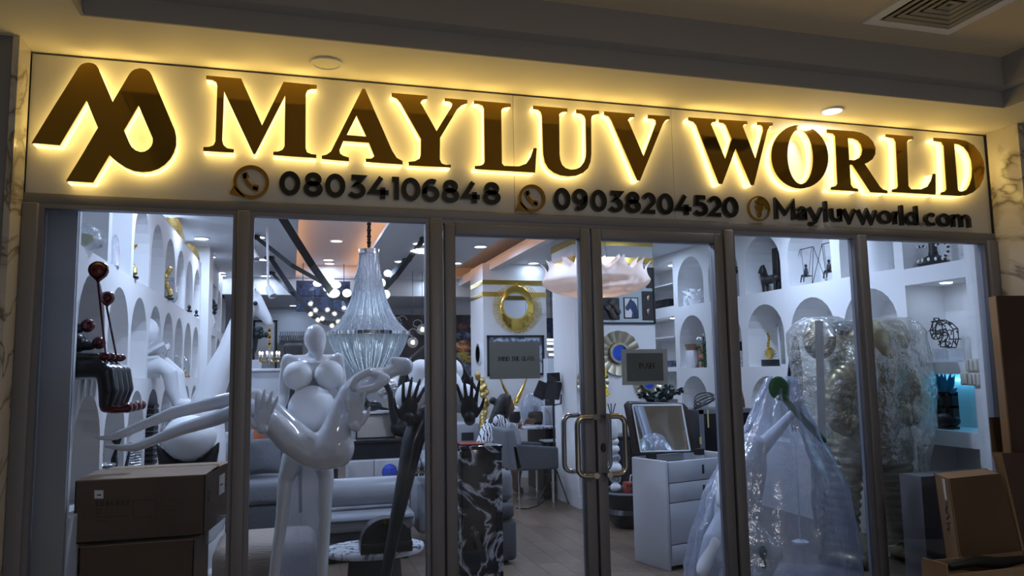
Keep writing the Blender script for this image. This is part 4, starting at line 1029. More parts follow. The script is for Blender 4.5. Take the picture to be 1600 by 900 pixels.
# ---- petal pendant lamp in the doorway
YP = 1.55
c = P(931, 437, YP); k = S(931, 437, YP)
pt = T('petal_pendant', 'wide petal-shaped silk pendant lamp hanging behind the glass doors', 'pendant light', Vector((c.x, YP, P(931, 466, YP).z)))
for ringi, (n, r0, zoff) in enumerate(((12, 1.0, 0.0), (10, 0.84, 0.10), (7, 0.58, .12))):
    for i in range(n):
        an = 2*math.pi*(i+0.5*ringi)/n+.12
        u = Vector((math.cos(an), math.sin(an), 0)); s = Vector((-math.sin(an), math.cos(an), 0))
        Rm = 80*k*r0
        def fn(a, b):
            # b: 0 at the centre underneath -> 1 at the pointed, outward curled tip; a across
            v = (a-0.5)*2
            if b < .5:
                t = b/.5; rad = Rm*(0.14+0.86*math.sin(t*math.pi/2)); zz = -27*k+(1-math.cos(t*math.pi/2))*25*k; f = 1.0
            else:
                t = (b-.5)/.5; rad = Rm*(1.0-0.07*math.sin(t*math.pi)+0.07*t**3); zz = -2*k+t*29*k; f = 1.0 if t < .4 else 1-.97*((t-.4)/.6)**.62
            w = rad*math.tan(math.pi/n)*1.06*f
            bulge = (1-v*v)*0.055*Rm*min(1, b*2)*(1 if b < .7 else 1-(b-.7)*2.5)
            return c+u*(rad+bulge)+s*(v*w)+ZW*(zz+zoff*30*k)
        g = MB().sheet(fn, 10, 22)
        part('petal', g, m_cream_glow, pt, ang=80)
for dx in (-.12, .12):
    part('wire', MB().tube([c+Vector((dx, 0, 0)), Vector((c.x+dx*.3, YP, ZC))], .0025, 5), m_black, pt)
part('ceiling_rose', MB().lathe([(.09, 0), (.09, -.02), (0, -.03)], (c.x, YP, ZC), 20), m_matte_white, pt)
for a in range(3):
    an = a*2.1
    part('bulb', MB().ell(c+Vector((math.cos(an)*.1, math.sin(an)*.1, -.04)), .025, 10), m_lamp_warm, pt)
add_light('petal_lamp', 'POINT', tuple(c-ZW*.02), 13.0, (1.0, 0.80, 0.66), 0.08, parent=pt)

# ---- wrapped figures at the right windows
YGF = 0.98
q = lambda x, y, d=0.0: P(x, y, YGF+d); k = S(1360, 650, YGF)
gf = T('wrapped_gold_figure', 'huge gold ring-ribbed figure wrapped in clear plastic behind the right mullion', 'sculpture', Vector((q(1360, 800).x, YGF, 0)))
b = MB()
b.tube([q(1350, 690), q(1356, 640), q(1358, 590), q(1352, 545)], [45*k, 50*k, 55*k, 50*k], 26, True, True)
b.ell(q(1280, 530), (24*k, 26*k, 32*k), 18); b.ell(q(1392, 528), (28*k, 28*k, 34*k), 18); b.ell(q(1350, 560), (60*k, 45*k, 30*k), 22)
b.ell(q(1350, 690), (56*k, 42*k, 32*k), 20)
part('torso', b, m_gold_fig, gf, vox=.016, it=5)
def ribbed(path, rs, pitch, label=None):
    """limb of stacked rings along a path"""
    g = MB(); path = [Vector(p) for p in path]
    segs = [(b-a).length for a, b in zip(path[:-1], path[1:])]; L = sum(segs); n = max(4, int(L/pitch)); pts = []; rr = []
    for i in range(n*6+1):
        d = L*i/(n*6); j = 0
        while j < len(segs)-1 and d > segs[j]: d -= segs[j]; j += 1
        t = min(1, d/segs[j]); pts.append(path[j].lerp(path[j+1], t)); r = rs[j]*(1-t)+rs[j+1]*t
        rr.append(r*(0.90+0.12*abs(math.sin(math.pi*i/6))))
    g.tube(pts, rr, 22, True)
    return part('limb', g, m_gold_fig, gf, label=label, ang=75)
ribbed([q(1325, 585, -.14), q(1306, 605, -.18), q(1302, 632, -.17), q(1312, 655, -.18), q(1332, 670, -.2)], [21*k, 22*k, 22*k, 20*k, 17*k], 11*k)
ribbed([q(1400, 585, -.10), q(1424, 600, -.14), q(1432, 622, -.15), q(1425, 645, -.17), q(1402, 652, -.2)], [21*k, 21*k, 20*k, 20*k, 17*k], 11*k)
ribbed([q(1322, 690), q(1316, 750), q(1314, 810), q(1314, 870), Vector((q(1314, 930).x, YGF, .1))], [32*k, 29*k, 27*k, 29*k, 31*k], 12*k)
ribbed([q(1386, 690), q(1398, 750), q(1404, 810), q(1408, 870), Vector((q(1410, 930).x, YGF, .1))], [32*k, 29*k, 26*k, 27*k, 30*k], 12*k)
for px in (1314, 1410):
    x = q(px, 930).x
    part('boot', MB().ell((x, YGF-.08, .06), (.15, .22, .075), 20).ell((x, YGF, .10), (.13, .14, .1), 18), m_gold_fig, gf)
part('strap_board', MB().hexa([q(1279, 700, -.32), q(1291, 700, -.32), q(1291, 700, -.30), q(1279, 700, -.30)], [q(1273, 502, -.32), q(1286, 502, -.32), q(1286, 502, -.30), q(1273, 502, -.30)]), m_book, gf, label='white packing strip along the wrap', smooth=False)
g = MB().loft([(496, 1262, 1300), (505, 1248, 1318), (520, 1243, 1340), (560, 1246, 1350), (610, 1250, 1352), (660, 1256, 1350), (720, 1278, 1356), (790, 1282, 1362), (850, 1290, 1350), (905, 1286, 1352)], YGF-.03, 1.1, 40, 0.030, 9, 5, 4)
part('plastic_wrap', g, m_wrap_thick, gf)
g = MB().loft([(497, 1372, 1408), (504, 1358, 1420), (520, 1352, 1430), (560, 1350, 1437), (620, 1352, 1443), (680, 1356, 1441), (735, 1372, 1438), (748, 1376, 1436)], YGF-.03, 1.1, 40, 0.030, 9, 17, 4, False)
part('plastic_wrap', g, m_wrap_thick, gf)
g = MB().loft([(735, 1372, 1436), (790, 1378, 1434), (850, 1384, 1440), (905, 1380, 1452)], YGF-.03, 0.62, 36, 0.025, 9, 27, 5)
part('plastic_wrap', g, m_wrap_thick, gf)
g = MB().loft([(532, 1310, 1400), (570, 1296, 1412), (640, 1300, 1410), (720, 1300, 1415)], YGF-.02, 0.75, 40, 0.03, 9, 37, 5, False)
part('plastic_wrap', g, m_wrap_thick, gf)
# dark round cushion on its shoulders
g = MB(); c = q(1322, 512, .02)
g.ell(c, (34*k, 22*k, 11*k), 20); solo('cushion', g, m_gloss_black, 'black leather cushion lying on top of the wrapped gold figure', 'cushion', vox=.012)

# dark ribbed leaf blade beside it
YLf = 1.6
lf = T('leaf_sculpture', 'tall dark ribbed leaf-shaped sculpture left of the wrapped gold figure', 'sculpture', Vector((P(1242, 600, YLf).x, YLf, 0)))
def leaf(a, b):
    y = 525+b*150; v = (a-.5)*2; w = 12.5*math.sin(math.pi*min(1, (b*0.92+.03)))**.75*(1 if b > .3 else 1)
    return P(1243-2*b+v*w, y, YLf+.03*abs(math.sin(v*7))+.05*v*v)
part('blade', MB().sheet(leaf, 28, 22), m_black, lf, ang=85)
x = P(1241, 675, YLf).x
part('stem', MB().tube([P(1241, 672, YLf), Vector((x, YLf, .04))], .007, 8), m_matte_white, lf)
part('foot', MB().lathe([(.07, 0), (.07, .02), (.02, .04), (0, .04)], (x, YLf, 0), 24), m_matte_white, lf)

# ---- white figure raising a green paddle under a plastic sheet
YV = 0.58
q = lambda x, y, d=0.0: P(x, y, YV+d); k = S(1200, 750, YV)
pf = T('paddle_figure', 'white crouching muscular figure holding up a green paddle under a milky plastic sheet', 'sculpture', Vector((q(1180, 800).x, YV, 0)))
b = MB()
b.tube([q(1150, 800), q(1160, 760), q(1168, 725), q(1172, 700)], [34*k, 32*k, 30*k, 24*k], 20, True, True)
b.ell(q(1172, 732, -.05), (19*k, 17*k, 22*k), 16); b.ell(q(1150, 722, -.05), (18*k, 16*k, 18*k), 16)
b.tube([q(1176, 712), q(1196, 692, -.03), q(1218, 668, -.05), q(1236, 648, -.06)], [15*k, 12*k, 9*k, 7*k], 14, True, True)
b.tube([q(1146, 712), q(1130, 745, -.05), q(1126, 785, -.1)], [14*k, 11*k, 9*k], 14, True, True)
b.ell(q(1146, 688), (13*k, 14*k, 17*k), 16)
b.tube([q(1150, 805), q(1175, 840, -.1), q(1205, 862, -.14)], [28*k, 22*k, 17*k], 16, True, True)
b.tube([q(1148, 810), q(1120, 850, -.1), q(1104, 890, -.1)], [28*k, 22*k, 16*k], 16, True, True)
b.tube([q(1205, 862, -.14), q(1190, 905, -.05), Vector((q(1186, 930).x, YV-.05, .05))], [17*k, 12*k, 9*k], 14, True, True)
b.tube([q(1104, 890, -.1), q(1118, 925, 0), Vector((q(1124, 940).x, YV, .05))], [16*k, 12*k, 9*k], 14, True, True)
part('body', b, m_matte_white, pf, vox=.013, it=6)
g = MB(); hand(g, q(1240, 645, -.07), Vector((.5, 0, 1)), XW, -YW, 20*k, 2.6*k, .1, .8); part('hand', g, m_matte_white, pf, vox=.006)
m = Matrix.Rotation(R(-38), 3, 'Y')
g = MB(); pc = q(1217, 607, -.09)
g.ell(pc, (18*k, 5*k, 20*k), 24, m); part('paddle', g, m_green, pf, label='round green paddle head')
part('paddle_handle', MB().tube([q(1222, 618, -.09), q(1245, 645, -.09), q(1286, 688, -.09)], [5*k, 5.5*k, 5.5*k], 12, True, True), m_green, pf, label='green paddle handle')
g = MB().ell(q(1192, 862, -.2), (7*k, 6*k, 9*k), 12); g.tube([q(1192, 870, -.2), q(1193, 884, -.2)], [4*k, 5*k], 10, True, True)
part('ball_ornament', g, m_green, pf, label='small dark green ornament low on the figure', vox=.006)
g = MB().loft([(588, 1206, 1232), (594, 1200, 1241), (610, 1192, 1245), (640, 1178, 1256), (680, 1156, 1276), (720, 1130, 1296), (770, 1106, 1314), (820, 1090, 1326), (870, 1080, 1330), (905, 1074, 1334)], YV-.02, 0.62, 64, 0.022, 7, 9, 4, True, 0.016, 11)
part('plastic_sheet', g, m_wrap_milky, pf, label='milky plastic sheet draped over the figure')
# ================================================================ left wall: objects in the niches
XN = -1.05
def zniche(z): return {'u': 2.19, 'm': 1.50, 'l': 0.81}[z]
def ny(i): return YL0+PL*i+WL/2
# two seated dark figurines with chrome balloons
def balloon_boy(Y, zs, label, bal, k=1.0, group=None):
    z0 = 1.50; hs = zs
    t = T('balloon_figurine', label, 'figurine', Vector((-1.12, Y, z0)))
    hx = -1.19; lx = .07
    b = MB()
    b.ell((hx, Y, z0+.065), (.085*k, .085*k, .065), 16)
    b.tube([(hx, Y, z0+.06), (hx+.01, Y, z0+.17*hs), (hx+.02, Y, z0+.25*hs)], [.075*k, .066*k, .045*k], 14, True, True)
    for s in (-1, 1):
        y = Y+s*.05
        b.tube([(hx, y, z0+.055), (hx+lx+.14, y+s*.01, z0+.058), (hx+lx+.20, y+s*.012, z0+.035), (hx+lx+.215, y+s*.012, z0-.06), (hx+lx+.205, y+s*.012, z0-.13)], [.048, .050, .052, .050, .036], 14, True, True)
        b.tube([(hx+.03, y+s*.02, z0+.21*hs), (hx+.09, y+s*.045, z0+.12), (hx+lx+.16, y+s*.02, z0+.115)], [.026, .022, .02], 10, True, True)
    b.tube([(hx+.02, Y, z0+.24*hs), (hx+.025, Y, z0+.29*hs)], [.03, .03], 10); H0 = z0+.335*hs-.335+.0
    part('body', b, m_gloss_black, t, vox=.007, it=4)
    h = MB(); h.ell((hx+.04, Y, H0+.335), (.062, .058, .06), 16)
    h.tube([(hx+.07, Y, H0+.325), (hx+.12, Y, H0+.32)], [.035, .026], 12, True, True)
    for s in (-1, 1): h.tube([(hx+.03, Y+s*.035, H0+.38), (hx+.02, Y+s*.055, H0+.43)], [.018, .010], 10, True, True)
    part('head', h, m_gloss_black, t, vox=.006, it=3)
    part('nose', MB().ell((hx+.16, Y, H0+.335), .036, 16), m_maroon, t)
    for s in (-1, 1):
        x = hx+lx+.205; y = Y+s*.062; z0 = 1.52
        part('shoe', MB().ell((x+.05, y, z0-.178), (.075, .034, .022), 14).ell((x+.10, y, z0-.172), (.030, .032, .028), 12).ell((x, y, z0-.165), (.032, .030, .03), 12), m_maroon, t, vox=.006, it=3)
        part('hand', MB().ell((hx+lx+.185, Y+s*.065, z0+.098), (.034, .022, .022), 12), m_maroon, t)
    c = bal; hand_ = Vector((hx+lx+.195, Y-.065, 1.615))
    part('stick', MB().tube([hand_-ZW*.05, hand_, c[0]-ZW*c[1]*1.35], .0055, 8), m_maroon, t)
    g = MB().lathe([(0, -1.32*c[1]), (.12*c[1], -1.30*c[1]), (.16*c[1], -1.15*c[1]), (.45*c[1], -.88*c[1]), (.80*c[1], -.55*c[1]), (.97*c[1], -.15*c[1]), (1.0*c[1], .12*c[1]), (.92*c[1], .48*c[1]), (.70*c[1], .76*c[1]), (.38*c[1], .95*c[1]), (0, 1.0*c[1])], c[0], 28)
    part('balloon', g, m_maroon, t)
    return t
p1 = PX(154, 423, -.93); r1 = 15*S(154, 423, p1.y)
p2 = PX(167.5, 466, -.93); r2 = 11*S(167, 466, p2.y)
balloon_boy(0.30, .84, 'seated black figurine holding the larger, upper maroon chrome balloon', (p1, r1))
balloon_boy(0.56, .60, 'seated black figurine holding the smaller, lower maroon chrome balloon', (p2, r2))
# white reader with a balloon head
Y = ny(3)-.05; z0 = 1.50; hx = -1.19
t = T('reading_figurine', 'white seated figure with a balloon head reading an open book on the shelf', 'figurine', Vector((hx, Y, z0)))
b = MB()
b.ell((hx, Y, z0+.07), (.10, .12, .07), 16); b.tube([(hx, Y, z0+.07), (hx+.02, Y, z0+.17), (hx+.05, Y, z0+.26)], [.09, .085, .05], 14, True, True)
b.tube([(hx, Y-.06, z0+.07), (hx+.20, Y-.06, z0+.10), (hx+.27, Y-.05, z0+.04), (hx+.29, Y-.02, z0-.10), (hx+.32, Y, z0-.19)], [.065, .062, .06, .052, .04], 14, True, True)
b.tube([(hx, Y+.06, z0+.07), (hx+.22, Y+.07, z0+.11), (hx+.31, Y+.08, z0+.02), (hx+.33, Y+.08, z0-.10), (hx+.36, Y+.09, z0-.18)], [.065, .062, .06, .052, .04], 14, True, True)
for s, yy in ((-1, 0.0), (1, .09)):
    b.tube([(hx+.32+.03*(s > 0), Y+yy, z0-.20), (hx+.43, Y+yy-.01, z0-.215)], [.04, .034], 12, True, True)
    b.tube([(hx+.04, Y+s*.08, z0+.23), (hx+.10, Y+s*.12, z0+.15), (hx+.18, Y+s*.08, z0+.17)], [.03, .026, .022], 10, True, True)
part('body', b, m_matte_white, t, vox=.009, it=5)
part('head', MB().ell((hx+.07, Y, z0+.37), (.105, .105, .115), 24), m_matte_white, t)
bk = MB(); z0 -= .05
for s in (-1, 1):
    bk.hexa([(hx+.12, Y, z0+.20), (hx+.24, Y, z0+.27), (hx+.24, Y+s*.15, z0+.31), (hx+.12, Y+s*.15, z0+.24)], [(hx+.11, Y, z0+.225), (hx+.23, Y, z0+.295), (hx+.23, Y+s*.145, z0+.335), (hx+.11, Y+s*.145, z0+.265)])
part('book', bk, m_book, t, label='open white book held in both hands', smooth=False)

def branchy(name, label, cat, base, h, n, mat, seed, spread=.6, r=.006, group=None):
    rnd = random.Random(seed); g = MB(); base = Vector(base)
    for i in range(n):
        a = rnd.random()*6.28; tip = base+Vector((math.cos(a)*spread*h*rnd.random(), math.sin(a)*spread*h*rnd.random(), h*(.5+.5*rnd.random())))
        mid = base.lerp(tip, .5)+Vector((rnd.uniform(-1, 1), rnd.uniform(-1, 1), 0))*h*.12
        g.tube([base+ZW*.002, mid, tip], [r*1.4, r, r*.6], 6)
        g.ell(tip, r*2.0, 6)
    g.lathe([(.05, 0), (.05, .012), (0, .012)], base, 12)
    return solo(name, g, mat, label, cat, group)
def vase(name, label, cat, base, prof, mat, n=24, group=None, fn=None):
    return solo(name, MB().lathe(prof, base, n, 'Z', 1, 1, fn), mat, label, cat, group)
xb = -1.2
# antler-like silver piece lying in the second niche
t = T('antler_sculpture', 'silver branching antler sculpture lying in the niche beside the balloon figurines', 'sculpture', Vector((xb, ny(1), 1.50)))
g = MB(); c = Vector((xb+.05, ny(1)-.1, 1.52))
for a, l in ((.1, .30), (.35, .34), (.6, .26), (-.15, .25), (.85, .2), (1.1, .32)):
    d = Vector((.3*math.sin(a*3), math.cos(a), math.sin(a)*.55)); g.tube([c-ZW*.012, c+d*l*.5+ZW*.02, c+d*l], [.014, .011, .004], 8)
    g.tube([c+d*l*.6, c+d*l*.6+Vector((0, .03, .07))], [.008, .003], 6)
part('branches', g, m_silver, t)
branchy('tall_branch_sculpture', 'thin silver twig sculpture standing at the back of the second niche', 'sculpture', (xb-.1, ny(1)-.22, 1.50), .34, 7, m_silver, 4, .25)
# black and white little vase with flower in the third niche
t = T('bud_vase', 'small white vase with a dark flower in the third middle niche', 'vase', Vector((xb, ny(2), 1.50)))
part('vase_body', MB().lathe([(.035, 0), (.045, .05), (.03, .12), (.018, .16)], (xb, ny(2), 1.50), 18), m_matte_white, t)
g = MB()
for i in range(9):
    a = i*.7; g.ell((xb+.03*math.cos(a), ny(2)+.03*math.sin(a), 1.50+.20+.02*math.sin(i*2.1)), (.016, .016, .012), 8)
g.tube([(xb, ny(2), 1.63), (xb, ny(2), 1.70)], .004, 6); part('flower', g, m_black, t)
solo('photo_frame', MB().rbox((xb+.05, ny(2)-.16, 1.58), (.012, .05, .08), 0, 0, -.2), m_book, 'small white standing frame left of the bud vase', 'frame', bevel=.003)
# glassware in niches five to eight
branchy('glass_tree', 'wrapped glass branch ornament in the fifth middle niche', 'ornament', (xb+.08, ny(4)+.15, 1.50), .30, 9, m_silver, 9, .55, .007)
for i, (yy, lab) in enumerate(((ny(5)+.1, 'clear glass dome ornament in the sixth middle niche'), (ny(6)+.1, 'clear glass dome ornament in the seventh middle niche'))):
    t = T('glass_dome', lab, 'ornament', Vector((xb+.1, yy, 1.50)))
    part('base', MB().lathe([(.07, 0), (.07, .02), (0, .02)], (xb+.1, yy, 1.50), 18), m_gold, t)
    part('dome', MB().lathe([(.062, .02), (.064, .12), (.05, .19), (.02, .23), (0, .24)], (xb+.1, yy, 1.50), 20), m_glassd, t)
    part('ball', MB().ell((xb+.1, yy, 1.56), .035, 12), m_gold if i else m_silver, t)
# upper row
t = T('wrapped_bowl', 'pale yellow bowl wrapped in clear plastic on the upper left shelf', 'bowl', Vector((xb+.06, .40, 2.19)))
part('bowl', MB().lathe([(.03, .0), (.09, .055), (.11, .08), (.10, .078), (.03, .012)], (xb+.06, .42, 2.20), 24), M('pale_yellow_glaze', (.62, .60, .34), .35), t)
g = MB().lathe([(.06, 0), (.12, .03), (.14, .08), (.13, .12), (.08, .15), (0, .14)], (xb+.06, .42, 2.19), 30, 'Z', 1, 1, lambda j, i, a: 1+.10*math.sin(j*2.7+i)+.06*math.sin(j*5.1+i*2))
part('plastic_wrap', g, m_wrap, t, ang=80)
g = MB()
for i in range(5):
    pts = [(xb+.1+.05*math.cos(a+i), 1.05+.13*math.cos(a), 2.62+.05*math.sin(a*2+i)+.012*i) for a in [x*.45 for x in range(15)]]
    g.tube(pts, .0035, 6)
g.tube([(xb+.1, 1.05, 2.19), (xb+.1, 1.05, 2.62)], .004, 6); g.lathe([(.06, 0), (.06, .012), (0, .012)], (xb+.1, 1.05, 2.19), 16)
solo('wire_sculpture', g, m_chrome, 'chrome looped wire sculpture on a rod on the upper shelf', 'sculpture')
t = T('glass_plate', 'clear glass plate leaning on the upper shelf under the chrome wire loops', 'plate', Vector((xb+.12, 1.22, 2.19)))
part('plate', MB().lathe([(0, -.006), (.11, 0), (.12, .012), (.10, .008), (0, .002)], (xb+.09, 1.22, 2.31), 26, 'X'), m_glassd, t)
part('stand', MB().box(xb+.03, xb+.13, 1.16, 1.28, 2.19, 2.20), m_glassd, t)
def gold_thing(x, y, z, h, seed, label, group=None):
    rnd = random.Random(seed); t = T('gold_ornament', label, 'ornament', Vector((x, y, z)))
    prof = [(.05, 0), (.055, .015), (.012, .03)]
    part('base', MB().lathe(prof+[(0, .03)], (x, y, z), 14), m_black, t)
    g = MB()
    for i in range(8):
        a = i*.8; g.ell((x+.022*math.cos(a), y+.022*math.sin(a), z+.03+h*(i+.5)/8), (.026, .026, h/11), 9)
    part('body', g, m_gold_rough, t, vox=.008, it=2)
gold_thing(xb+.12, ny(2)-.22, 2.19, .22, 1, 'small gold ornament in the third upper niche')
gold_thing(xb+.14, ny(4)-.05, 2.19, .26, 2, 'taller gold ornament in the fifth upper niche')
vase('glass_jar', 'clear glass jar in the fifth upper niche beside the gold ornament', 'jar', (xb+.12, ny(4)+.22, 2.19), [(.05, 0), (.07, .05), (.065, .15), (.03, .2), (.04, .23)], m_glassd)
for i, yy in enumerate((ny(6)-.05, ny(7)-.1)):
    solo('small_figurine', MB().lathe([(.025, 0), (.03, .01), (.012, .03), (.02, .06), (.0, .08)], (xb+.16, yy, 2.19), 12), m_black, 'tiny dark figurine on the floor of the %s upper niche' % ('seventh' if i == 0 else 'eighth'), 'figurine')
# foil-wrapped gold leaf bowls on top of the niche wall
for i, (px, py, lab) in enumerate(((274, 358, 'crumpled gold foil leaf on top of the niche wall'), (300, 390, 'pale gold leaf bowl lying further back on top of the niche wall'))):
    p = PX(px, py+6, -1.15); p.z = 2.866
    def lf(a, b, p=p, s=i):
        v = (a-.5)*2; return p+Vector((.10*v*(1-b*.3), (b-.5)*.55, .012+.06*(1-math.cos((b-.3)*2.2))+.22*(1-b)*(0.6+.4*math.cos(v*2))*(.7 if s else 1)+.01*math.sin(a*17+b*9)))
    g = MB().sheet(lf, 10, 14)
    solo('gold_leaf_bowl', g, m_gold_rough, lab, 'bowl', ang=80)
# lower row behind the legs
for i, (yy, lab) in enumerate(((ny(1)-.12, 'stack of silver wire rings in the second lower niche'), (ny(2)+.1, 'silver and dark foil ornament in the third lower niche'))):
    g = MB()
    for j in range(9): g.lathe([(.055+.006*math.sin(j), .003), (.062+.006*math.sin(j), .012), (.055+.006*math.sin(j), .02), (.048, .012), (.055+.006*math.sin(j), .003)], (xb+.12, yy, .81+j*.02), 14)
    solo('ring_stack', g, m_silver, lab, 'ornament')
g = MB()
for j in range(11): g.box(xb+.02, xb+.16, ny(3)+.0, ny(3)+.24, .81+j*.045, .81+j*.045+.026)
solo('book_stack', g, m_black, 'tall stack of black slabs in the fourth lower niche', 'stack')
branchy('dark_twig', 'dark curved twig ornament in the second lower niche behind the feet', 'ornament', (xb+.12, ny(1)+.18, .81), .36, 4, m_black, 12, .4, .012)
branchy('crystal_twig', 'glittering crystal twig ornament in the fifth lower niche', 'ornament', (xb+.12, ny(4)+.1, .81), .40, 10, m_silver, 22, .4, .01)
# objects in the rear niches
for i, (j, zz, lab) in enumerate(((1, 2.19, 'dark flower vase on the open upper shelf behind the white column'), (2, 1.5, 'dark flower vase in the rear arched middle niche'))):
    yy = 6.2+.8*j+.3
    t = T('flower_vase', lab, 'vase', Vector((xb+.1, yy, zz)))
    part('vase_body', MB().lathe([(.05, 0), (.08, .08), (.04, .2)], (xb+.1, yy, zz), 16), m_matte_white, t)
    g = MB(); rnd = random.Random(i)
    for q_ in range(16): g.ell((xb+.1+rnd.uniform(-.1, .1), yy+rnd.uniform(-.1, .1), zz+.25+rnd.uniform(-.04, .14)), .03, 6)
    part('flowers', g, m_leaf_d, t)

# ---- white balloon chair seat on dark supports behind the reclining legs
YE = 1.60
c = P(296, 684, YE); k = S(296, 684, YE)
t = T('egg_sculpture', 'big white egg-shaped ball on dark pointed supports behind the reclining legs', 'sculpture', Vector((c.x, YE, 0)))
part('ball', MB().ell(c, (40*k, 38*k, 35*k), 32), m_matte_white, t)
g = MB()
for s in (-1, 1):
    g.tube([Vector((c.x, YE, c.z-.24)), Vector((c.x+s*.14, YE-.03, c.z-.17)), Vector((c.x+s*.20, YE-.05, c.z-.03))], [.07, .06, .01], 12, True, True)
g.tube([Vector((c.x, YE, c.z-.16)), Vector((c.x, YE, .05))], [.09, .10], 16); g.lathe([(.15, 0), (.15, .03), (.1, .06), (0, .06)], (c.x, YE, 0), 24)
part('support', g, m_black, t, vox=.014)

# ================================================================ cardboard boxes inside the left window
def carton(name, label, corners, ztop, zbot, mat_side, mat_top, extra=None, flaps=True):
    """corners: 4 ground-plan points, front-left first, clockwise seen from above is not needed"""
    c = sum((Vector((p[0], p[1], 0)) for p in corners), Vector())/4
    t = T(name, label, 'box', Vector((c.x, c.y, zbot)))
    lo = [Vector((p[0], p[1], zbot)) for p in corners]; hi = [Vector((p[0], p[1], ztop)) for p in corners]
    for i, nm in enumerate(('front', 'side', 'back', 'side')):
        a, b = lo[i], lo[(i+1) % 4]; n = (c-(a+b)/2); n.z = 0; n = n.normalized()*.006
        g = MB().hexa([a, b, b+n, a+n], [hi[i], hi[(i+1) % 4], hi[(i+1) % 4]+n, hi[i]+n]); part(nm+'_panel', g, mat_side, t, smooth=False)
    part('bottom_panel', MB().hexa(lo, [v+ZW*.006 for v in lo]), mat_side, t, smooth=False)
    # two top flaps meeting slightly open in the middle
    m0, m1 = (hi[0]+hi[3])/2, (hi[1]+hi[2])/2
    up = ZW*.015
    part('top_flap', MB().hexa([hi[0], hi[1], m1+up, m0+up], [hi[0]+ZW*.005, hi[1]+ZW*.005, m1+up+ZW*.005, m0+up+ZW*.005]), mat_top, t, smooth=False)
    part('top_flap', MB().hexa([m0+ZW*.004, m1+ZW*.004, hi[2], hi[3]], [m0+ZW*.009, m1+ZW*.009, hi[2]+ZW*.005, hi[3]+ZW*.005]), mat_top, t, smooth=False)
    return t, lo, hi
YX = 0.34
fl, frr = P(109, 800, YX), P(320, 790, YX)
zt, zb = P(215, 748, YX).z, P(215, 843, YX).z
br = PZ(360, 722, zt); bl = fl+(br-frr)
bl.x = max(bl.x, -1.03)
box1, lo, hi = carton('cardboard_box', 'wide brown cardboard box with black print lying on top of the stack', [(fl.x+.02, fl.y), (frr.x, frr.y), (br.x, br.y), (bl.x, bl.y)], zt, zb, m_card, m_card_tan_lit)
yp = YX-.0012
def decal(parent, pts, mat, nm):
    g = MB().add(pts, [tuple(range(len(pts)))]); part(nm, g, mat, parent, smooth=False)
def rect_f(x0, y0, x1, y1, Y=yp): return [P(x0, y1, Y), P(x1, y1, Y), P(x1, y0, Y), P(x0, y0, Y)]
decal(box1, rect_f(147.5, 766, 161.5, 779), m_paper, 'label')
decal(box1, [P(150, 774.5, yp-.001), P(159, 774.5, yp-.001), P(157, 772, yp-.001), P(152, 773, yp-.001)], m_print, 'print')
g = MB(); U = (P(300, 790, yp)-P(140, 798, yp)).normalized(); D = Vector((0, -.0006, 0))
def pl_(pts, w): stroke(g, [((P(x, y, yp)-P(140, 798, yp)).x, (P(x, y, yp)-P(140, 798, yp)).z) for x, y in pts], w, P(140, 798, yp), XW, ZW, D)
pl_([(208, 782), (244.5, 780.5), (244.5, 807), (208, 808.5), (208, 782)], .003)
for y in (780.5, 797):
    for x0 in range(252, 274, 5): pl_([(x0, y), (x0+3, y-.15)], .003); pl_([(x0, y+11), (x0+3, y+10.85)], .003)
    for x0 in (252, 275): pl_([(x0, y), (x0, y+3)], .003); pl_([(x0, y+6), (x0, y+10)], .003)
rnd = random.Random(5)
for i in range(7):   # a line of boxy characters, then smaller lines
    x = 149+i*8
    for q_ in range(3): pl_([(x, 784+q_*3-.04*(x-149)), (x+5.5, 784+q_*3-.04*(x-149))], .0035)
    pl_([(x+(1 if i % 2 else 3), 783-.04*(x-149)), (x+(1 if i % 2 else 3), 791-.04*(x-149))], .0035)
    if i % 3: pl_([(x+5, 784-.04*(x-149)), (x+5, 791-.04*(x-149))], .003)
for r_, n_ in ((796, 2), (802, 2), (808, 10), (814, 4)):
    for i in range(n_): pl_([(150+i*5, r_-.04*i*5), (153+i*5, r_-.04*i*5)], .005)
part('print', g, m_print, box1, smooth=False)
# white sticker and print on its right side
A, B_ = lo[1]+Vector((.0012, 0, 0)), lo[2]+Vector((.0012, 0, 0)); H = zt-zb
sn = (B_-A).normalized(); nrm_ = Vector((sn.y, -sn.x, 0))
def side_pt(u, v): return A+(B_-A)*u+ZW*H*v+nrm_*.002
decal(box1, [side_pt(.50, .50), side_pt(.74, .50), side_pt(.74, .86), side_pt(.50, .86)], m_paper, 'label')
g = MB()
def side_txt(txt, u0, v0, hgt, wd, w):
    for i, ch in enumerate(txt):
        for pl in G[ch]: stroke(g, [(u0+i*wd*1.35+x*wd, v0+y*hgt) for x, y in pl], w, A+nrm_*.0035, sn, ZW, nrm_*.0006)
Ls = (B_-A).length
side_txt('LED', .06*Ls, .52*H, .055*H/.3, .016, .005)
for i in range(9): stroke(g, [(.06*Ls+i*.016, .46*H), (.07*Ls+i*.016, .46*H)], .006, A+nrm_*.0035, sn, ZW, nrm_*.0006)
for r_ in range(3):
    for i in range(4): stroke(g, [(.78*Ls+i*.016, (.62+.1*r_)*H), (.79*Ls+i*.016, (.62+.1*r_)*H)], .014, A+nrm_*.0035, sn, ZW, nrm_*.0006)
for i in range(7): stroke(g, [(.53*Ls+i*.011, .67*H), (.535*Ls+i*.011, .69*H)], .008, A+nrm_*.0045, sn, ZW, nrm_*.0006)
part('print', g, m_print, box1, smooth=False)
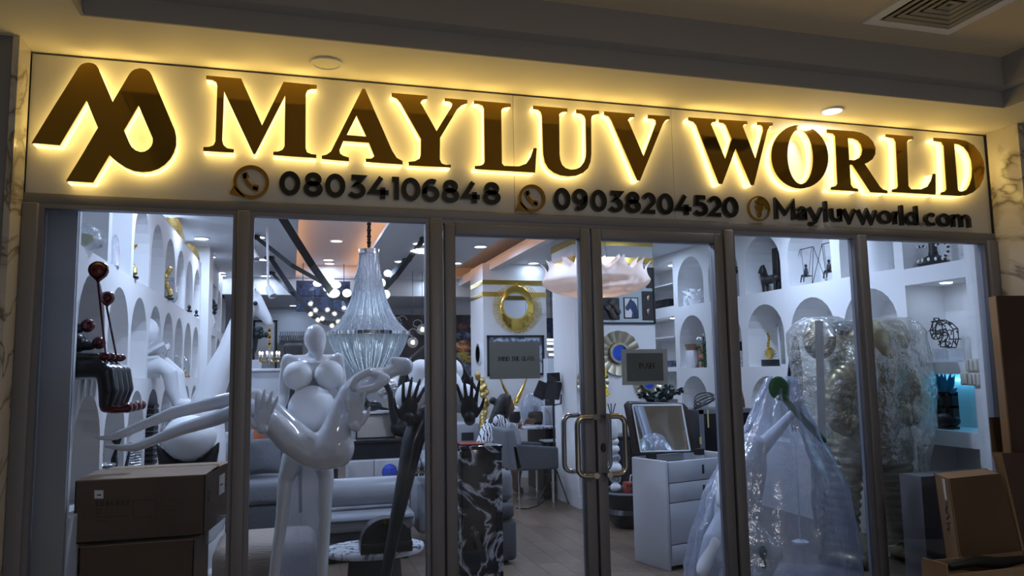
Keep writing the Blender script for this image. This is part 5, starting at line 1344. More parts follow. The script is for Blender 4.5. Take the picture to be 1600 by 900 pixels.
part('tape', MB().hexa([(hi[0]+hi[3])/2+ZW*.021, (hi[1]+hi[2])/2+ZW*.021, (hi[1]+hi[2])/2+ZW*.018+Vector((0, .05, 0)), (hi[0]+hi[3])/2+ZW*.018+Vector((0, .05, 0))], [(hi[0]+hi[3])/2+ZW*.023, (hi[1]+hi[2])/2+ZW*.023, (hi[1]+hi[2])/2+ZW*.02+Vector((0, .05, 0)), (hi[0]+hi[3])/2+ZW*.02+Vector((0, .05, 0))]), m_tape, box1, smooth=False)
fl2, fr2 = P(123, 870, YX+.02), P(303, 860, YX+.02)
b2, lo2, hi2 = carton('cardboard_box', 'lower brown cardboard box under the printed box', [(fl2.x, fl2.y), (fr2.x, fr2.y), (fr2.x+.04, fr2.y+.36), (fl2.x+.04, fl2.y+.36)], zb-.003-.0221, 0.0, m_card, m_card_tan_lit)
part('tape', MB().box(fr2.x-.002, fr2.x+.0025, fr2.y+.10, fr2.y+.16, .1, zb-.03), m_tape, b2, smooth=False)
g = MB().loft([(806, 326, 358), (828, 322, 352), (850, 318, 326)], YX+.28, .5, 24, .012, 12, 3, 3)
solo('bubble_wrap', MB().add(g.v, g.f), m_wrap, 'scrap of clear bubble wrap behind the cardboard boxes', 'wrap', ang=80)

# ================================================================ outside at the right: leaning cardboard
def board(name, label, pts, Y0, Y1, mat, th=.012, cat='cardboard', edges=None, group=None):
    """flat sheet of cardboard: pts (px,py) of its outline; depth runs from Y0 at its lowest point to Y1 at the top"""
    ys = [p[1] for p in pts]; lo_, hi_ = max(ys), min(ys)
    w = [P(x, y, Y0+(Y1-Y0)*(lo_-y)/(lo_-hi_)) for x, y in pts]
    n = (w[1]-w[0]).cross(w[-1]-w[0]).normalized()
    if n.y > 0: n = -n
    g = MB().prism(w, -n*th)
    return solo(name, g, mat, label, cat, group, smooth=False), w, n
def folded(name, label, px, py_t, py_b, Yb, Yt, mat, th, tapes=True):
    pass
bd, w, n = board('leaning_carton', 'tall flattened brown carton leaning against the right marble jamb', [(1601, 905), (1760, 905), (1745, 462), (1558, 462)], -.62, -.40, m_card_red, .05)
part('corner_strip', MB().hexa([w[0]-n*.002, w[3]-n*.002, w[3]-n*.052, w[0]-n*.052], [w[0]+XW*-.014-n*.0, w[3]+XW*-.014, w[3]+XW*-.014-n*.05, w[0]+XW*-.014-n*.05]), m_tape, bd, smooth=False)
board('cardboard_sheet', 'small brown cardboard sheet behind the leaning cartons at the right jamb', [(1552, 712), (1640, 712), (1640, 650), (1546, 652)], -.42, -.36, m_card, .008)
bd, w, n = board('leaning_carton', 'narrow reddish carton panel standing right of the big tilted box', [(1612, 905), (1760, 905), (1740, 705), (1566, 708)], -.75, -.66, m_card_red, .03)
part('corner_strip', MB().hexa([w[0]-n*.002, w[3]-n*.002, w[3]-n*.032, w[0]-n*.032], [w[0]+XW*-.02, w[3]+XW*-.02, w[3]+XW*-.02-n*.03, w[0]+XW*-.02-n*.03]), m_card_tan_lit, bd, smooth=False)
bd, w, n = board('leaning_carton', 'reddish carton panel with a tan taped edge leaning behind the narrow panel', [(1600, 880), (1700, 880), (1690, 708), (1556, 706)], -.58, -.48, m_card_tan_lit, .03)
# the tilted box
Yq = -.80
c1 = [P(1505, 905, Yq), P(1606, 896, Yq), P(1563, 740, Yq+.05), P(1482, 748, Yq+.05)]
back = Vector((.105, .20, .0))
t = T('tilted_carton', 'brown carton standing tilted against the right window with taped corner', 'box', Vector((c1[0].x, Yq, c1[0].z)))
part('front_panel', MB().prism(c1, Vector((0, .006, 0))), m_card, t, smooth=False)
part('side_panel', MB().prism([c1[0], c1[3], c1[3]+back, c1[0]+back], Vector((.006, 0, 0))), m_card_tan_lit, t, smooth=False)
part('top_panel', MB().prism([c1[3], c1[2], c1[2]+back, c1[3]+back], Vector((0, 0, -.006))), m_card_tan_lit, t, smooth=False)
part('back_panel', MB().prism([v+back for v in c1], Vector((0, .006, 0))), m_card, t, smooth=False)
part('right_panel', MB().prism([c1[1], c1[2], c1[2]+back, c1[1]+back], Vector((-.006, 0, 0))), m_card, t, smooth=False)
e = (c1[3]-c1[0])
o_ = c1[0]+Vector((-.008, .0, 0))
part('tape', MB().prism([c1[3]+back*.25+Vector((-.003, 0, 0))-e*.02, c1[3]+back*.45+Vector((-.003, 0, 0))-e*.02, c1[3]+back*.45+Vector((-.003, 0, 0))-e*.24, c1[3]+back*.25+Vector((-.003, 0, 0))-e*.24], Vector((-.001, 0, 0))), m_paper, t, smooth=False)
g = MB(); s0 = c1[3]+back*.30-e*.30+Vector((-.004, 0, 0)); bu = back.normalized(); eu = -e.normalized()
for pts in ([(0, 0), (.05, .03), (0, .05), (.06, .08)], [(.0, .09), (.06, .10), (.03, .12), (.07, .14)], [(.02, -.02), (.05, .05)]):
    stroke(g, pts, .006, s0, bu, eu, Vector((-.001, 0, 0)))
part('marker_scribble', g, m_print, t, smooth=False)
# a low open carton tray on a stack at the bottom corner
zz = P(1520, 880, -.95).z
c = P(1540, 905, -.95)
x0, x1 = P(1476, 885, -.98).x, P(1640, 885, -.98).x
t = T('open_tray', 'shallow open tan carton tray in the bottom corner', 'box', Vector(((x0+x1)/2, -.9, 0)))
for nm, bx in (('front_panel', (x0, x1, -1.0, -.99, 0, zz-.03)), ('back_panel', (x0, x1, -.84, -.83, 0, zz)), ('side_panel', (x0, x0+.01, -.99, -.84, 0, zz+.02)), ('side_panel', (x1-.01, x1, -.99, -.84, 0, zz)), ('bottom_panel', (x0, x1, -.99, -.84, 0, .01))):
    part(nm, MB().box(*bx), m_card_tan_lit, t, smooth=False)
g = MB(); rnd = random.Random(3)
fill = MB().box(x0+.012, x1-.012, -.985, -.845, .012, zz-.09)
part('padding', fill, m_card, t, smooth=False)
g = MB().tube([P(1485, 884, -.90), P(1520, 876, -.92), P(1560, 880, -.93), P(1600, 874, -.93)], [.02, .03, .03, .02], 10, True, True)
g.v = [Vector((v.x, v.y, max(v.z, zz-.089))) for v in g.v]
solo('black_bag', g, m_black, 'crumpled black plastic bag lying in the carton tray', 'bag')
# ================================================================ furniture behind the mother sculpture
def softbox(mb, x0, x1, y0, y1, z0, z1): return mb.box(x0, x1, y0, y1, z0, z1)
# grey bed-like sofa at the left
t = T('sofa', 'long grey-blue sofa bench with quilted top behind the mother sculpture', 'sofa', Vector((0.25, 2.9, 0)))
za = PZ(400, 765, 0).z
xa0, xa1 = -.50, P(447, 760, 2.4).x
part('seat_base', MB().box(xa0, xa1, 2.35, 3.5, .08, .48), m_sofa_d, t, bevel=.02)
part('seat_cushion', MB().box(xa0, xa1+.01, 2.33, 3.5, .48, .66), m_sofa, t, bevel=.05, bseg=4)
for x in (xa0+.05, xa1-.05):
    for y in (2.45, 3.4): part('leg', MB().lathe([(.025, 0), (.03, .08), (0, .08)], (x, y, 0), 12), m_black, t)
part('back_rest', MB().box(xa0, xa1, 3.5, 3.72, .1, 1.0), m_sofa, t, bevel=.06, bseg=4)
def pillow(c, h, rz, rx, mat, label, wr=.02):
    g = MB(); m = Matrix.Rotation(rz, 3, 'Z') @ Matrix.Rotation(rx, 3, 'X'); n = 16
    for s in (-1, 1):
        g.sheet(lambda a, b, s=s: Vector(c)+m @ Vector(((a-.5)*2*h[0]*(1-.08*math.sin(math.pi*b)), s*h[1]*(max(0, math.sin(math.pi*a)*math.sin(math.pi*b)))**.45+wr*.5*noise.noise(Vector((a*5, b*5, s)))*math.sin(math.pi*a)*math.sin(math.pi*b), (b-.5)*2*h[2]*(1-.08*math.sin(math.pi*a)))), n, n)
    return solo('cushion', g, mat, label, 'cushion', ang=80)
c = P(404, 728, 2.6)
pillow((c.x, 2.7, .66+.17), (.20, .09, .16), .3, -.3, m_sofa, 'fluffy grey-blue cushion on the sofa behind the left statue hand')
pillow((c.x-.22, 2.85, .66+.20), (.18, .08, .19), .2, -.25, m_leather_l, 'pale cushion leaning behind the fluffy grey-blue cushion')
c = P(393, 690, 3.1)
pillow((c.x, 3.2, .66+.26), (.12, .07, .22), .1, -.2, m_orange, 'reddish cushion standing upright beside the left mullion')
# beige ribbed pouf bench in front
x0, x1 = P(330, 870, 1.25).x, P(498, 870, 1.25).x; zt = PZ(430, 842, 0); zt_ = P(430, 838, 1.45).z
t = T('bench', 'ribbed beige upholstered bench at the foot of the mother sculpture', 'bench', Vector(((x0+x1)/2, 1.55, 0)))
part('upholstery', MB().box(x0, x1, 1.22, 1.85, .10, zt_), m_beige, t, bevel=.09, bseg=5)
part('plinth', MB().box(x0+.06, x1-.06, 1.28, 1.8, 0, .10), m_black, t)
# long leather sofa
x0, x1 = P(508, 800, 2.2).x, P(640, 800, 2.2).x
t = T('sofa', 'pale grey leather sofa with a rolled back seen from behind the marble table', 'sofa', Vector(((x0+x1)/2, 2.5, 0)))
z1, z2, z3 = P(580, 745, 2.45).z, P(580, 797, 2.2).z, P(580, 802, 2.2).z
part('roll_back', MB().tube([(x0, 2.45, (z1+z2)/2), (x1, 2.45, (z1+z2)/2)], (z1-z2)/2, 28), m_leather_l, t, bevel=.03, bseg=3)
part('seat', MB().box(x0-.02, x1+.05, 2.20, 3.0, .24, z3), m_leather_l, t, bevel=.05, bseg=4)
part('base', MB().box(x0, x1+.02, 2.24, 2.96, .06, .24), m_sofa_d, t, bevel=.015)
for x in (x0+.05, x1-.02):
    for y in (2.3, 2.9): part('leg', MB().tube([(x, y, 0), (x, y, .06)], .025, 10), m_black, t)
part('piping', MB().tube([(x0, 2.19, z3-.05), (x1+.03, 2.19, z3-.05)], .008, 8), m_sofa_d, t)
# oval marble coffee table and black arched lamp
c = P(589, 860, 1.45); rx = 80*S(589, 860, 1.45); zt = c.z
t = T('coffee_table', 'oval veined marble coffee table on a dark drum base', 'table', Vector((c.x, 1.6, 0)))
part('tabletop', MB().lathe([(0, -.045), (rx*.97, -.045), (rx, -.03), (rx, -.012), (rx*.985, 0), (0, 0)], (c.x, 1.6, zt), 56, 'Z', 1, .72), m_marble_t, t)
part('drum', MB().lathe([(rx*.55, 0), (rx*.5, zt-.05), (0, zt-.05)], (c.x, 1.6, 0), 36, 'Z', 1, .72), m_sofa_d, t)
c = P(603, 845, 1.40); k = S(603, 840, 1.40)
t = T('arched_box', 'black half-round box with a gold clasp standing on the marble table', 'box', Vector((c.x, 1.42, zt)))
pr = [(c.x+39*k*math.cos(R(a)), 1.36, zt+.07+36*k*math.sin(R(a))) for a in range(0, 181, 9)]
part('half_round_body', MB().prism(pr, (0, .14, 0)), m_gloss_black, t, ang=30)
part('inner_arch', MB().prism([(c.x+33*k*math.cos(R(a)), 1.352, zt+.075+30*k*math.sin(R(a))) for a in range(0, 181, 9)], (0, .01, 0)), m_black, t, ang=30)
part('base', MB().box(c.x-40*k, c.x+40*k, 1.34, 1.52, zt, zt+.07), m_gloss_black, t, bevel=.004)
part('clasp', MB().box(c.x-.02, c.x+.012, 1.338, 1.36, zt+.07+26*k, zt+.07+35*k), m_gold, t)
# black console with framed panel and animal figures
YCn = 3.4
q = lambda x, y, d=0.0: P(x, y, YCn+d)
x0, x1 = q(520, 690).x, q(664, 690).x; zt = q(600, 687).z; zu = q(600, 717).z
t = T('console', 'black lacquered console with slim legs behind the grey leather sofa', 'console', Vector(((x0+x1)/2, YCn+.2, 0)))
part('top', MB().box(x0, x1, YCn, YCn+.42, zt-.03, zt), m_gloss_black, t, bevel=.004)
part('drawer_box', MB().box(x0+.03, x1-.03, YCn+.02, YCn+.40, zu, zt-.03), m_black, t)
for x in (x0+.03, x1-.03, x1-.16):
    for y in (YCn+.03, YCn+.39): part('leg', MB().box(x-.02, x+.02, y-.02, y+.02, 0, zu), m_black, t, smooth=False)
t = T('framed_picture', 'black-framed pale beige panel standing on the console', 'picture', Vector((q(588, 683).x, YCn+.2, zt)))
fx0, fx1, fz0, fz1 = q(556, 660, .2).x, q(617, 660, .2).x, zt, q(588, 646, .2).z
fr_ = MB()
for bx in ((fx0, fx1, fz0, fz0+.012), (fx0, fx1, fz1-.012, fz1), (fx0, fx0+.012, fz0, fz1), (fx1-.012, fx1, fz0, fz1)): fr_.box(bx[0], bx[1], YCn+.19, YCn+.22, bx[2], bx[3])
part('frame', fr_, m_black, t, smooth=False)
part('panel', MB().box(fx0+.01, fx1-.01, YCn+.2, YCn+.21, fz0+.01, fz1-.01), M('beige_reflection', (.52, .47, .42), .5), t, smooth=False)  # pale beige reflection of the panel put into a flat colour
part('top_ledge', MB().box(fx0-.02, fx1+.02, YCn+.16, YCn+.36, fz1, fz1+.02), m_book, t)
c = q(581, 641, .25)
g = MB().ell((c.x, c.y, fz1+.02+.055), (.10, .07, .055), 14).ell((c.x-.075, c.y-.03, fz1+.02+.10), (.042, .04, .04), 12)
for s in (-1, 1): g.tube([(c.x-.085+s*.022, c.y-.03, fz1+.15), (c.x-.09+s*.03, c.y-.03, fz1+.18)], [.016, .003], 8)
g.tube([(c.x+.08, c.y, fz1+.05), (c.x+.16, c.y-.02, fz1+.035)], [.02, .012], 8, True, True)
solo('cat_figurine', g, m_gloss_black, 'black cat figurine lying on the ledge of the beige panel', 'figurine', vox=.008)
c = q(636, 675, .1)
g = MB().ell((c.x, c.y, zt+.10), (.17, .10, .10), 18)
g.tube([(c.x-.10, c.y, zt+.14), (c.x-.15, c.y-.02, zt+.28), (c.x-.17, c.y-.03, zt+.44), (c.x-.21, c.y-.04, zt+.53), (c.x-.27, c.y-.05, zt+.55), (c.x-.33, c.y-.05, zt+.58)], [.06, .036, .03, .032, .038, .012], 12, True, True)
g.tube([(c.x+.12, c.y, zt+.12), (c.x+.22, c.y, zt+.22)], [.06, .012], 10, True, True)
solo('swan_figurine', g, m_gloss_black, 'black long-necked swan figurine on the console behind the black sculpture', 'figurine', vox=.01)
c = q(613, 604, .3)
t = T('panther_head', 'silver sequinned panther head on a gold panel above the console', 'sculpture', Vector((c.x, c.y, fz1+.02)))
g = MB().ell((c.x+.03, c.y, c.z), (.14, .13, .14), 18).ell((c.x-.08, c.y-.06, c.z-.05), (.08, .07, .07), 12)
for s in (-1, 1): g.ell((c.x+.05+s*.08, c.y, c.z+.13), (.04, .02, .04), 8)
g.tube([(c.x+.05, c.y, c.z-.08), (c.x+.06, c.y, fz1+.02)], [.08, .11], 14); part('head', g, m_silver, t, vox=.012, it=2)
xg = q(622, 640, .3).x
part('gold_panel', MB().box(xg-.10, xg+.12, c.y+.10, c.y+.13, zt, c.z-.02), m_gold_rough, t, smooth=False)
t = T('low_cabinet', 'row of pale cabinet doors behind the grey leather sofa', 'cabinet', Vector((1.55, 5.0, 0)))
xx0, xx1 = P(545, 730, 4.6).x, P(662, 730, 4.6).x; zc1 = P(600, 716, 4.6).z
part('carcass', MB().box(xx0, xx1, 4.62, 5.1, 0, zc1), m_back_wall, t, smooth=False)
for i in range(3):
    a, b = xx0+(xx1-xx0)*i/3, xx0+(xx1-xx0)*(i+1)/3; part('door', MB().box(a+.004, b-.004, 4.6, 4.62, .05, zc1-.02), m_white_lacq, t, smooth=False, bevel=.003)
c = P(613, 737, 3.0)
t = T('blue_gem_lamp', 'small blue faceted ball ornament on a stand behind the sofa roll', 'ornament', Vector((c.x, 3.2, 0)))
part('ball', MB().ell((c.x, 3.2, P(613, 737, 3.2).z), .075, 8), m_blue, t, smooth=False)
part('stand', MB().tube([(c.x, 3.2, 0), (c.x, 3.2, P(613, 737, 3.2).z-.06)], [.08, .03], 14), m_gold, t)
# chrome framed chair and white rolls beside the door jamb
xx = P(655, 760, 2.7).x
t = T('chrome_stand', 'chrome framed stand holding white padded rolls beside the door jamb', 'stand', Vector((xx+.05, 2.75, 0)))
for s in (-.10, .14): part('post', MB().tube([(xx+s, 2.62, 0), (xx+s, 2.62, .78)], .014, 10), m_chrome, t)
for s in (-.02, .10, .2): part('roll', MB().tube([(xx+s-.05, 2.5, .72), (xx+s, 3.0, .74)], .055, 16, True, True), m_leather_l, t)
part('rail', MB().tube([(xx-.12, 2.62, .64), (xx+.2, 2.62, .64)], .012, 10), m_brass_d, t)
part('pad', MB().box(xx-.02, xx+.25, 2.66, 3.1, .1, .55), m_leather_l, t, bevel=.04)

# ---- far left and back wall pieces
t = T('crystal_sconce', 'flat rectangular crystal bar light on the far wall above the mother sculpture', 'light', P(458, 525, 9.6))
c = P(458, 525, 9.6); k = S(458, 525, 9.6)
for i in range(12): part('crystal_bar', MB().box(c.x-20*k+i*3.4*k, c.x-20*k+i*3.4*k+2.6*k, c.y-.03, c.y+.03, c.z-7*k, c.z+7*k), m_crystal, t, smooth=False)
part('frame', MB().box(c.x-21*k, c.x+21*k, c.y+.03, 11.0, c.z-1*k, c.z+1*k), m_black, t)
YT_ = 5.0
c = P(458, 548, YT_)
t = T('high_chair', 'high-backed black chair behind the head of the mother sculpture', 'chair', Vector((c.x, YT_, 0)))
k = S(458, 548, YT_)
part('backrest', MB().box(c.x-15*k, c.x+15*k, YT_+.2, YT_+.28, .45, c.z+13*k), m_black, t, bevel=.06, bseg=4)
part('seat', MB().box(c.x-16*k, c.x+16*k, YT_-.25, YT_+.25, .40, .50), m_black, t, bevel=.03)
for sx in (-1, 1):
    for sy in (-.22, .22): part('leg', MB().tube([(c.x+sx*14*k, YT_+sy, 0), (c.x+sx*13*k, YT_+sy, .40)], .018, 8), m_black, t)
t = T('display_counter', 'white display counter under the candle chandelier', 'counter', Vector((P(415, 600, 4.0).x, 4.2, 0)))
a, b = P(392, 600, 4.0).x, P(440, 600, 4.0).x; zt = P(415, 576, 4.0).z
part('body', MB().box(a, b, 4.0, 4.45, 0, zt-.03), m_white_lacq, t, bevel=.01); part('top', MB().box(a-.02, b+.02, 3.98, 4.47, zt-.03, zt), m_book, t, bevel=.006)
c = P(405, 520, 8.4)
t = T('bonsai', 'dark bonsai tree on a tall stand behind the giraffe muzzle', 'plant', Vector((c.x, 8.4, 0)))
g = MB(); rnd = random.Random(8)
for i in range(26): g.ell((c.x+rnd.uniform(-.13, .13), 8.4+rnd.uniform(-.1, .1), c.z+rnd.uniform(-.06, .08)), rnd.uniform(.03, .05), 6)
part('foliage', g, m_leaf_d, t, kind='stuff')
part('trunk', MB().tube([(c.x-.14, 8.4, c.z-.42), (c.x-.06, 8.4, c.z-.25), (c.x-.02, 8.4, c.z)], [.04, .03, .02], 8), m_black, t)
part('stand', MB().box(c.x-.3, c.x+.05, 8.25, 8.55, 0, c.z-.42), m_white_lacq, t, bevel=.01)
t = T('wall_picture', 'large pale framed picture on the far wall left of the mother sculpture', 'picture', P(420, 555, 10.9))
a, b = P(396, 500, 10.9), P(432, 585, 10.9)
fr_ = MB()
for bx in ((a.x, b.x, b.z, b.z+.03), (a.x, b.x, a.z-.03, a.z), (a.x, a.x+.03, b.z, a.z), (b.x-.03, b.x, b.z, a.z)): fr_.box(bx[0], bx[1], 10.95, 11.0, bx[2], bx[3])
part('frame', fr_, m_black, t, smooth=False); part('sheet', MB().box(a.x, b.x, 10.98, 11.0, b.z, a.z), m_book, t, smooth=False)
# hanging screens with the blue collage, in four panels
YS_ = 8.3
t = T('collage_panel', 'dark blue photo collage of joined panels hanging below the ceiling recess', 'picture', P(505, 487, YS_))
a, b = P(463, 438, YS_), P(547, 487, YS_); W_ = (b.x-a.x)
for i in range(3):
    for j in range(2):
        x0, x1 = a.x+W_*(0, .34, .67, 1)[i], a.x+W_*(0, .34, .67, 1)[i+1]; z0, z1 = b.z+(a.z-b.z)*j/2, b.z+(a.z-b.z)*(j+1)/2
        part('panel', MB().box(x0+.004, x1-.004, YS_, YS_+.03, z0+.004, z1-.004), m_collage, t, smooth=False)
for x in (a.x+.1, b.x-.1): part('hanger', MB().tube([(x, YS_+.02, a.z), (x, YS_+.02, ZC+.2)], .006, 6), m_black, t)
part('back_board', MB().box(a.x, b.x, YS_+.03, YS_+.05, b.z, a.z), m_black, t)
t = T('wall_poster', 'wide dark brown wall poster with pale curls on the far wall', 'picture', P(640, 560, 10.95))
a, b = P(606, 492, 10.95), P(676, 600, 10.95)
part('sheet', MB().box(a.x, b.x, 10.96, 11.0, b.z, a.z), m_poster, t, smooth=False)
g = MB()
for i, (cx, cy) in enumerate(((619, 502), (628, 500), (645, 520), (652, 506))):
    c = P(cx, cy, 10.94); stroke(g, [(.10*math.cos(R(a_))*(1-a_/900), .09*math.sin(R(a_))*(1-a_/900)) for a_ in range(0, 300, 25)], .02, c, XW, ZW, Vector((0, .012, 0)))
part('curl', g, m_book, t, smooth=False)
for i, (px, py, lab) in enumerate(((645, 535, 'smoked glass globe pendant left of the door jamb, the lower one'), (660, 515, 'smoked glass globe pendant left of the door jamb, the upper one'))):
    c = P(px, py, 7.5); t = T('globe_pendant', lab, 'pendant light', c)
    part('globe', MB().ell(c, .085, 16), m_glassd, t); part('bulb', MB().ell(c, .03, 10), m_lamp_warm, t)
    part('wire', MB().tube([c+ZW*.085, Vector((c.x, c.y, ZC))], .004, 6), m_black, t)
# ================================================================ seen through the left door leaf
# ---- black marble plinth with a red box on top
YPn = 0.62
q = lambda x, y, d=0.0: P(x, y, YPn+d)
zt = q(752, 697).z; x0, x1 = q(722, 760).x, q(785, 760).x
t = T('marble_plinth', 'tall black marble plinth with white veins inside the left door', 'plinth', Vector(((x0+x1)/2, YPn+.16, 0)))
part('shaft', MB().box(x0, x1, YPn, YPn+.27, 0, zt-.02), m_marble_k, t, bevel=.003)
part('top_slab', MB().box(x0-.004, x1+.004, YPn-.004, YPn+.274, zt-.018, zt), m_marble_k, t, bevel=.002)
part('side_slab', MB().box(x0-.022, x0-.004, YPn, YPn+.27, 0, zt-.03), m_marble_k, t, bevel=.002)
solo('red_tray', MB().box(x0+.01, x1-.10, YPn+.06, YPn+.22, zt, zt+.012), m_red, 'flat red tray lying on the black marble plinth', 'tray', bevel=.004)
# ---- grey stacked sofa edge right of the plinth
Ys = 1.75
x0, x1 = P(740, 800, Ys).x, P(806, 800, Ys).x; z = lambda y: P(795, y, Ys).z
t = T('sofa_end', 'dark grey sofa with stacked rounded cushions behind the marble plinth', 'sofa', Vector(((x0+x1)/2, Ys+.3, 0)))
part('base', MB().box(x0, x1+.01, Ys, Ys+.7, .03, z(812)), m_sofa_d, t, bevel=.04, bseg=4)
part('seat_cushion', MB().box(x0, x1-.01, Ys-.01, Ys+.7, z(811), z(786)), m_sofa_d, t, bevel=.035, bseg=4)
part('back_cushion', MB().box(x0, x1-.005, Ys+.02, Ys+.26, z(785), z(736)), m_sofa, t, bevel=.06, bseg=5)
for x in (x0+.06, x1-.06): part('leg', MB().tube([(x, Ys+.1, 0), (x, Ys+.1, .04)], .02, 8), m_black, t)
# ---- woman at the desk
YWm = 5.1
q = lambda x, y, d=0.0: P(x, y, YWm+d); k = S(785, 650, YWm)
wo = T('person', 'woman in a black and white zebra print top seated at the desk, seen in profile', 'person', Vector((q(775, 700).x, YWm, 0)))
hc = q(792, 632)
b = MB()
b.ell(hc, (9.5*k, 8.5*k, 13*k), 20)                                        # skull
b.ell(q(796.5, 637), (7.5*k, 6.6*k, 9.5*k), 16)                            # face
b.tube([q(801.5, 634), q(804.2, 638.2), q(802, 639.6)], [1.3*k, 1.5*k, 1.0*k], 8, True, True)   # nose
b.tube([q(801.2, 643, -.01), q(802.4, 643.2), q(801.2, 643, .01)], [.9*k, 1.1*k, .9*k], 8, True, True)   # lips
b.ell(q(800.2, 646.5), (2.6*k, 3*k, 2.2*k), 10)                            # chin
b.tube([q(790, 640), q(785, 656)], [5*k, 6*k], 12)                         # neck
b.ell(q(791, 634, -.062), (1.8*k, 1*k, 2.6*k), 8)                          # ear
# seated body, arms
b.tube([q(764, 712, .02), q(768, 690), q(775, 668), q(782, 656)], [18*k, 17*k, 17*k, 12*k], 18, True, True)
b.tube([q(768, 708), q(790, 704, -.08), q(806, 706, -.08), q(808, 735, -.08), q(806, 765, -.08), q(815, 768, -.08)], [12*k, 11*k, 9*k, 8*k, 5*k, 4*k], 14, True, True)
b.tube([q(768, 708), q(788, 703, .12), q(804, 705, .12), q(806, 735, .12), q(805, 762, .12), q(814, 765, .12)], [12*k, 11*k, 9*k, 8*k, 5*k, 4*k], 14, True, True)
for dy in (-.14, .14):
    b.tube([q(782, 659, dy), q(793, 668, dy*1.2), q(804, 666.5, dy*1.1), q(818, 662, dy*.6)], [7*k, 6*k, 4.6*k, 3.2*k], 12, True, True)
part('body', b, m_skin, wo, vox=.011, it=3)
for i, dy in enumerate((-.085, .085)):
    g = MB(); hand(g, q(824, 659.5, dy), Vector((1, 0, .1)), ZW, -YW if i == 0 else YW, 9*k, 1.35*k, .12, 1.2)
    part('hand', g, m_skin, wo, vox=.0055, it=2)
g = MB().ell(q(799.6, 634.2, -.045), (1.0*k, .8*k, .8*k), 8); part('eye', g, m_hair, wo)
g = MB()
g.ell(q(788, 629), (12*k, 10.5*k, 14.5*k), 18); g.tube([q(784, 628, -.03), q(777, 645, -.05), q(769, 662, -.06), q(764, 678, -.06)], [9*k, 9*k, 7*k, 3*k], 14, True, True)
g.tube([q(784, 628, .03), q(777, 645, .05), q(770, 662, .06), q(766, 676, .06)], [9*k, 9*k, 7*k, 3*k], 14, True, True)
g.tube([q(795, 621, -.045), q(793, 632, -.07), q(792, 648, -.075), q(790, 660, -.08)], [4.5*k, 4*k, 3.4*k, 2*k], 10, True, True)
g.ell(q(770, 626), (6*k, 6*k, 6*k), 14)
part('hair', g, m_hair, wo, label='long black hair with a bun at the back', vox=.011, it=2)
g = MB()
g.tube([q(760, 716, .02), q(763, 698), q(770, 676), q(776, 662), q(783, 652)], [21*k, 20.5*k, 20*k, 17*k, 9*k], 22, True, False)
for dy in (-.14, .14): g.tube([q(780, 657, dy), q(793, 668, dy*1.25), q(803, 667.5, dy*1.15)], [9.5*k, 9*k, 7*k], 14, True, True)
part('top', g, m_zebra, wo, label='loose zebra print top', vox=.011, it=3)
part('bracelet', MB().lathe([(4.0*k, -.012), (4.6*k, 0), (4.0*k, .012), (3.6*k, 0), (4.0*k, -.012)], q(815.5, 662.6, -.10), 14, 'X'), m_silver, wo)
c = q(768, 722)
t = T('stool', 'dark stool under the seated woman', 'stool', Vector((c.x, YWm, 0)))
zs = q(768, 722).z
part('seat', MB().lathe([(.20, zs-.10), (.22, zs-.06), (.2, zs-.02), (0, zs-.02)], (c.x, YWm, 0), 24), m_sofa_d, t)
part('column', MB().tube([(c.x, YWm, .03), (c.x, YWm, zs-.09)], .03, 10), m_chrome, t); part('foot', MB().lathe([(.22, 0), (.22, .02), (.03, .04), (0, .04)], (c.x, YWm, 0), 24), m_chrome, t)
# ---- desk
zd = q(835, 664).z
t = T('desk', 'long desk with a pale marble top where the woman works', 'desk', Vector((q(845, 700).x, YWm, 0)))
xa, xb_ = q(806, 664).x, 3.85
part('desk_top', MB().box(xa+.02, xb_, YWm-.25, YWm+.75, zd-.035, zd), m_marble_t, t, bevel=.006)
part('leg_panel', MB().box(xa+.35, xa+.40, YWm-.1, YWm+.65, 0, zd-.035), m_black, t); part('leg_panel', MB().box(xb_-.15, xb_-.1, YWm-.1, YWm+.65, 0, zd-.035), m_black, t)
part('front_panel', MB().box(xa+.40, xb_-.15, YWm+.4, YWm+.43, .12, zd-.035), m_black, t)
Yg = 4.62
zg = P(870, 688, Yg).z
t = T('glass_table', 'small dark glass side table in front of the desk', 'table', Vector((P(872, 700, Yg).x, Yg+.2, 0)))
a, b = P(851, 688, Yg).x, 3.62
part('table_top', MB().box(a, b, Yg-.02, Yg+.22, zg-.02, zg), m_leather_l, t, bevel=.006)
for x in (a+.05, b-.05):
    for y in (Yg+.01, Yg+.19): part('leg', MB().box(x-.015, x+.015, y-.015, y+.015, 0, zg-.02), m_black, t)
part('shelf', MB().box(a+.04, b-.04, Yg, Yg+.2, .25, .27), m_black, t)
